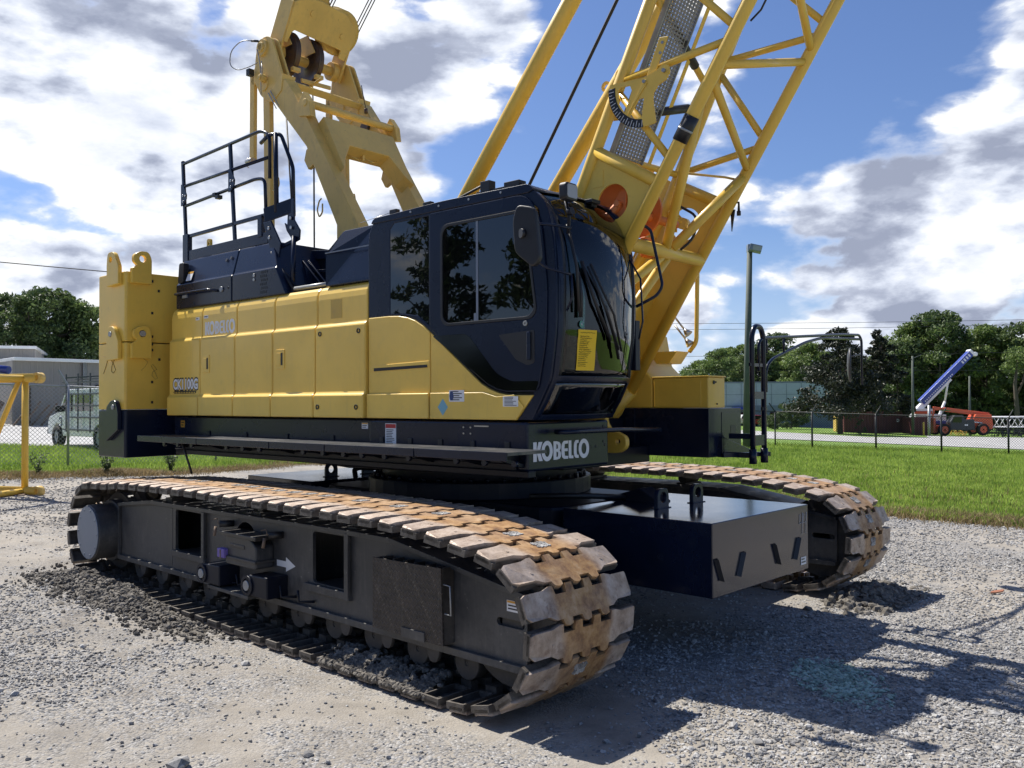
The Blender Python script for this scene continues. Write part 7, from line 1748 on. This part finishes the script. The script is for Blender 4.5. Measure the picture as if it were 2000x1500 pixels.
m = MB(); m.prism([(.5, 2.45), (1.5, 2.35), (1.9, 2.45), (1.0, 2.55)], .77, .765, XZ); m.build('green_mark', M['leaf_light'], bm_)
m = MB(); m.box(-.15, .08, .3, 1.7, .25, 1.7); m.beam((.0, .95, 1.4), (.25, .95, 2.6), .2, .15); m.build('fork_carriage', M['tele_orange'], th, .02)
m = MB(); m.tube((1.5, .1, 1.05), (3.0, .1, 1.05), .05, 8); m.tube((3.4, .25, 1.35), (4.6, .25, 1.2), .06, 8); m.box(2.75, 3.05, -.015, -.005, .95, 1.1); m.build('cylinder', M['white_paint'], th)
tag(th, 'red telehandler with black cab parked on the pale lot at right', 'telehandler')
# blue crane behind it
bc = empty('mobile_crane', (pxa(1785, 91), 91, gzf(42, 91)))
a = Vector((.2, 0, 2.75)); b = Vector((5.9, 0, 8.35)); dd = (b - a).normalized(); up_ = Vector((-dd.z, 0, dd.x))
m = MB(); m.beam(a + dd * .7, b, .7, .62, (-dd.z, 0, dd.x)); bb_ = m.build('boom', M['blue'], bc, .02)
m = MB(); m.beam(a - dd * .2, a + dd * 4.6, .5, .55, (-dd.z, 0, dd.x)); mm = m.build('boom_underside', M['white_paint'], bc, .02); mm.location = (.22, 0.02, -.22)
m = MB(); m.beam(b - dd * .05, b + dd * .22, .8, .70, (-dd.z, 0, dd.x)); m.tube(b + Vector((.45, -.3, -.1)), b + Vector((.45, .3, -.1)), .22, 16); m.build('boom_head', M['white_paint'], bc, .03)
m = MB()
for i in range(17):
    c = a + dd * (1.0 + i * .245) + up_ * (-.12); m.beam(c - up_ * .07 + Vector((0, -.356, 0)), c + up_ * .05 + dd * .05 + Vector((0, -.356, 0)), .012, .13, (dd.x, 0, dd.z))
for i in range(4):
    c = b - dd * (1.35 - i * .33); m.beam(c - up_ * .16 + Vector((0, -.356, 0)), c + up_ * .16 + Vector((0, -.356, 0)), .012, .18, (dd.x, 0, dd.z))
m.build('boom_lettering', M['white_decal'], bb_)
m = MB(); m.tube((2.4, 0, 1.4), (3.2, 0, 3.3), .14, 12); m.tube((3.2, 0, 3.3), tuple(a + dd * 4.9), .10, 12); m.build('lift_cylinder', M['white_paint'], bc)
m = MB(); m.box(-.2, 1.6, -.7, .8, 1.6, 2.6); m.box(1.5, 3.0, -.7, .8, 1.3, 2.0); m.build('turntable', M['white_paint'], bc, .05); m = MB(); m.box(-.3, 1.5, -.72, -.70, 2.05, 2.35); m.build('red_stripe', M['tele_orange'], bc)
m = MB(); m.box(-1.5, 6.5, -.9, .9, .6, 1.3); m.build('carrier', M['blue'], bc, .05)
tag(bc, 'mobile crane with raised blue and white boom behind the red telehandler', 'mobile crane')
# white lattice section and stacked clutter at right edge
wl_ = empty('lattice_section', (pxa(1934, 86), 86, gzf(47, 86)))
for yv in (0, 1.2):
    for zv in (.95, 1.95):
        m = MB(); m.tube((-.4, yv, zv), (9, yv, zv), .06, 8); m.build('chord', M['white_paint'], wl_)
    m = MB()
    for k in range(16): x = k * .6 - .3; m.tube((x, yv, .95 if k % 2 else 1.95), (x + .6, yv, 1.95 if k % 2 else .95), .035, 6)
    m.build('lacing', M['white_paint'], wl_)
tag(wl_, 'white lattice boom section stacked right of the telehandler', 'boom section')
rr = random.Random(5)
for i, (px, lb) in enumerate(((1862, 'rusty yellow pipe bundle on the ground under the telehandler'), (1936, 'dark steel rack under the left end of the white lattice'), (1962, 'second dark steel rack under the white lattice'), (1990, 'steel rack at the right picture edge under the lattice'))):
    m = MB(); n_ = 10
    for k in range(n_): m.beam((k * .17, rr.uniform(0, 1), 0), (k * .17, rr.uniform(0, 1), rr.uniform(.35, .85)), .05, .05)
    for k in range(4): z = .12 + .2 * k; m.beam((-.1, rr.uniform(0, 1), z), (1.8, rr.uniform(0, 1), z), .06, .05)
    o = m.build('pipe_rack' if i else 'pipe_bundle', M['tan'] if i == 0 else M['dark_grey'], None); y = 87.5; o.location = (pxa(px, y), y, gzf(pxa(px, y), y)); tag(o, lb, 'rack')

# ================================================================ TIDY: three levels at most, far-apart pieces as objects of their own
def level(o):
    n = 0
    while o.parent: o = o.parent; n += 1
    return n
for o in sorted([o for o in bpy.data.objects if o.parent], key=level):
    if level(o) > 2:
        ml = o.matrix_local.copy(); p = o.parent
        while level(p) > 1: ml = p.matrix_local @ ml; p = p.parent
        o.parent = p; o.matrix_local = ml
KEEP = ('lettering', 'outline', 'print', 'handwriting', 'marks', 'gravel', 'truss', 'vent_holes', 'crown', 'leaves', 'mesh', 'number', 'logo', 'grating', 'text', 'wire', 'shoe', 'scrawl', 'joint', 'packed')
def split_far(o):
    me = o.data
    if me.users > 1 or len(me.vertices) > 4000 or any(k in o.name for k in KEEP): return
    n = len(me.vertices); par = list(range(n))
    def find(a):
        while par[a] != a: par[a] = par[par[a]]; a = par[a]
        return a
    for e in me.edges:
        a, b = find(e.vertices[0]), find(e.vertices[1])
        if a != b: par[a] = b
    root = [find(i) for i in range(n)]; ids = sorted(set(root))
    if len(ids) < 2 or len(ids) > 60: return
    co = np.empty(n * 3, np.float32); me.vertices.foreach_get('co', co); co = co.reshape(-1, 3); ra = np.array(root)
    lo = np.array([co[ra == i].min(0) for i in ids]); hi = np.array([co[ra == i].max(0) for i in ids]); sz = (hi - lo).max(1); k = len(ids); g = list(range(k))
    def f2(a):
        while g[a] != a: a = g[a]
        return a
    for i in range(k):
        for j in range(i + 1, k):
            gap = np.sqrt((np.maximum(0, np.maximum(lo[i] - hi[j], lo[j] - hi[i])) ** 2).sum())
            if gap <= max(.02, .5 * max(sz[i], sz[j])): g[f2(j)] = f2(i)
    grp = {}
    for i in range(k): grp.setdefault(f2(i), []).append(ids[i])
    if len(grp) < 2 or 'scale' in o.name: return
    nm = o.name.split('.')[0]
    if nm.endswith('s') and not nm.endswith('ss'): nm = nm[:-1]
    polys = [(tuple(p.vertices), p.use_smooth) for p in me.polygons]; first = True
    for ii in grp.values():
        s_ = set(ii); vs = [i for i in range(n) if root[i] in s_]; mp = {a: b for b, a in enumerate(vs)}
        m2 = bpy.data.meshes.new(nm); fs = [(f, s) for f, s in polys if f[0] in mp]
        m2.from_pydata([tuple(co[i]) for i in vs], [], [tuple(mp[i] for i in f) for f, s in fs])
        m2.polygons.foreach_set('use_smooth', [s for f, s in fs])
        for mt in me.materials: m2.materials.append(mt)
        if first: o.data = m2; o.name = nm; first = False
        else:
            c = o.copy(); c.data = m2; c.name = nm; col.objects.link(c)
for o in list(bpy.data.objects):
    if o.type == 'MESH' and o.parent and level(o) >= 1: split_far(o)
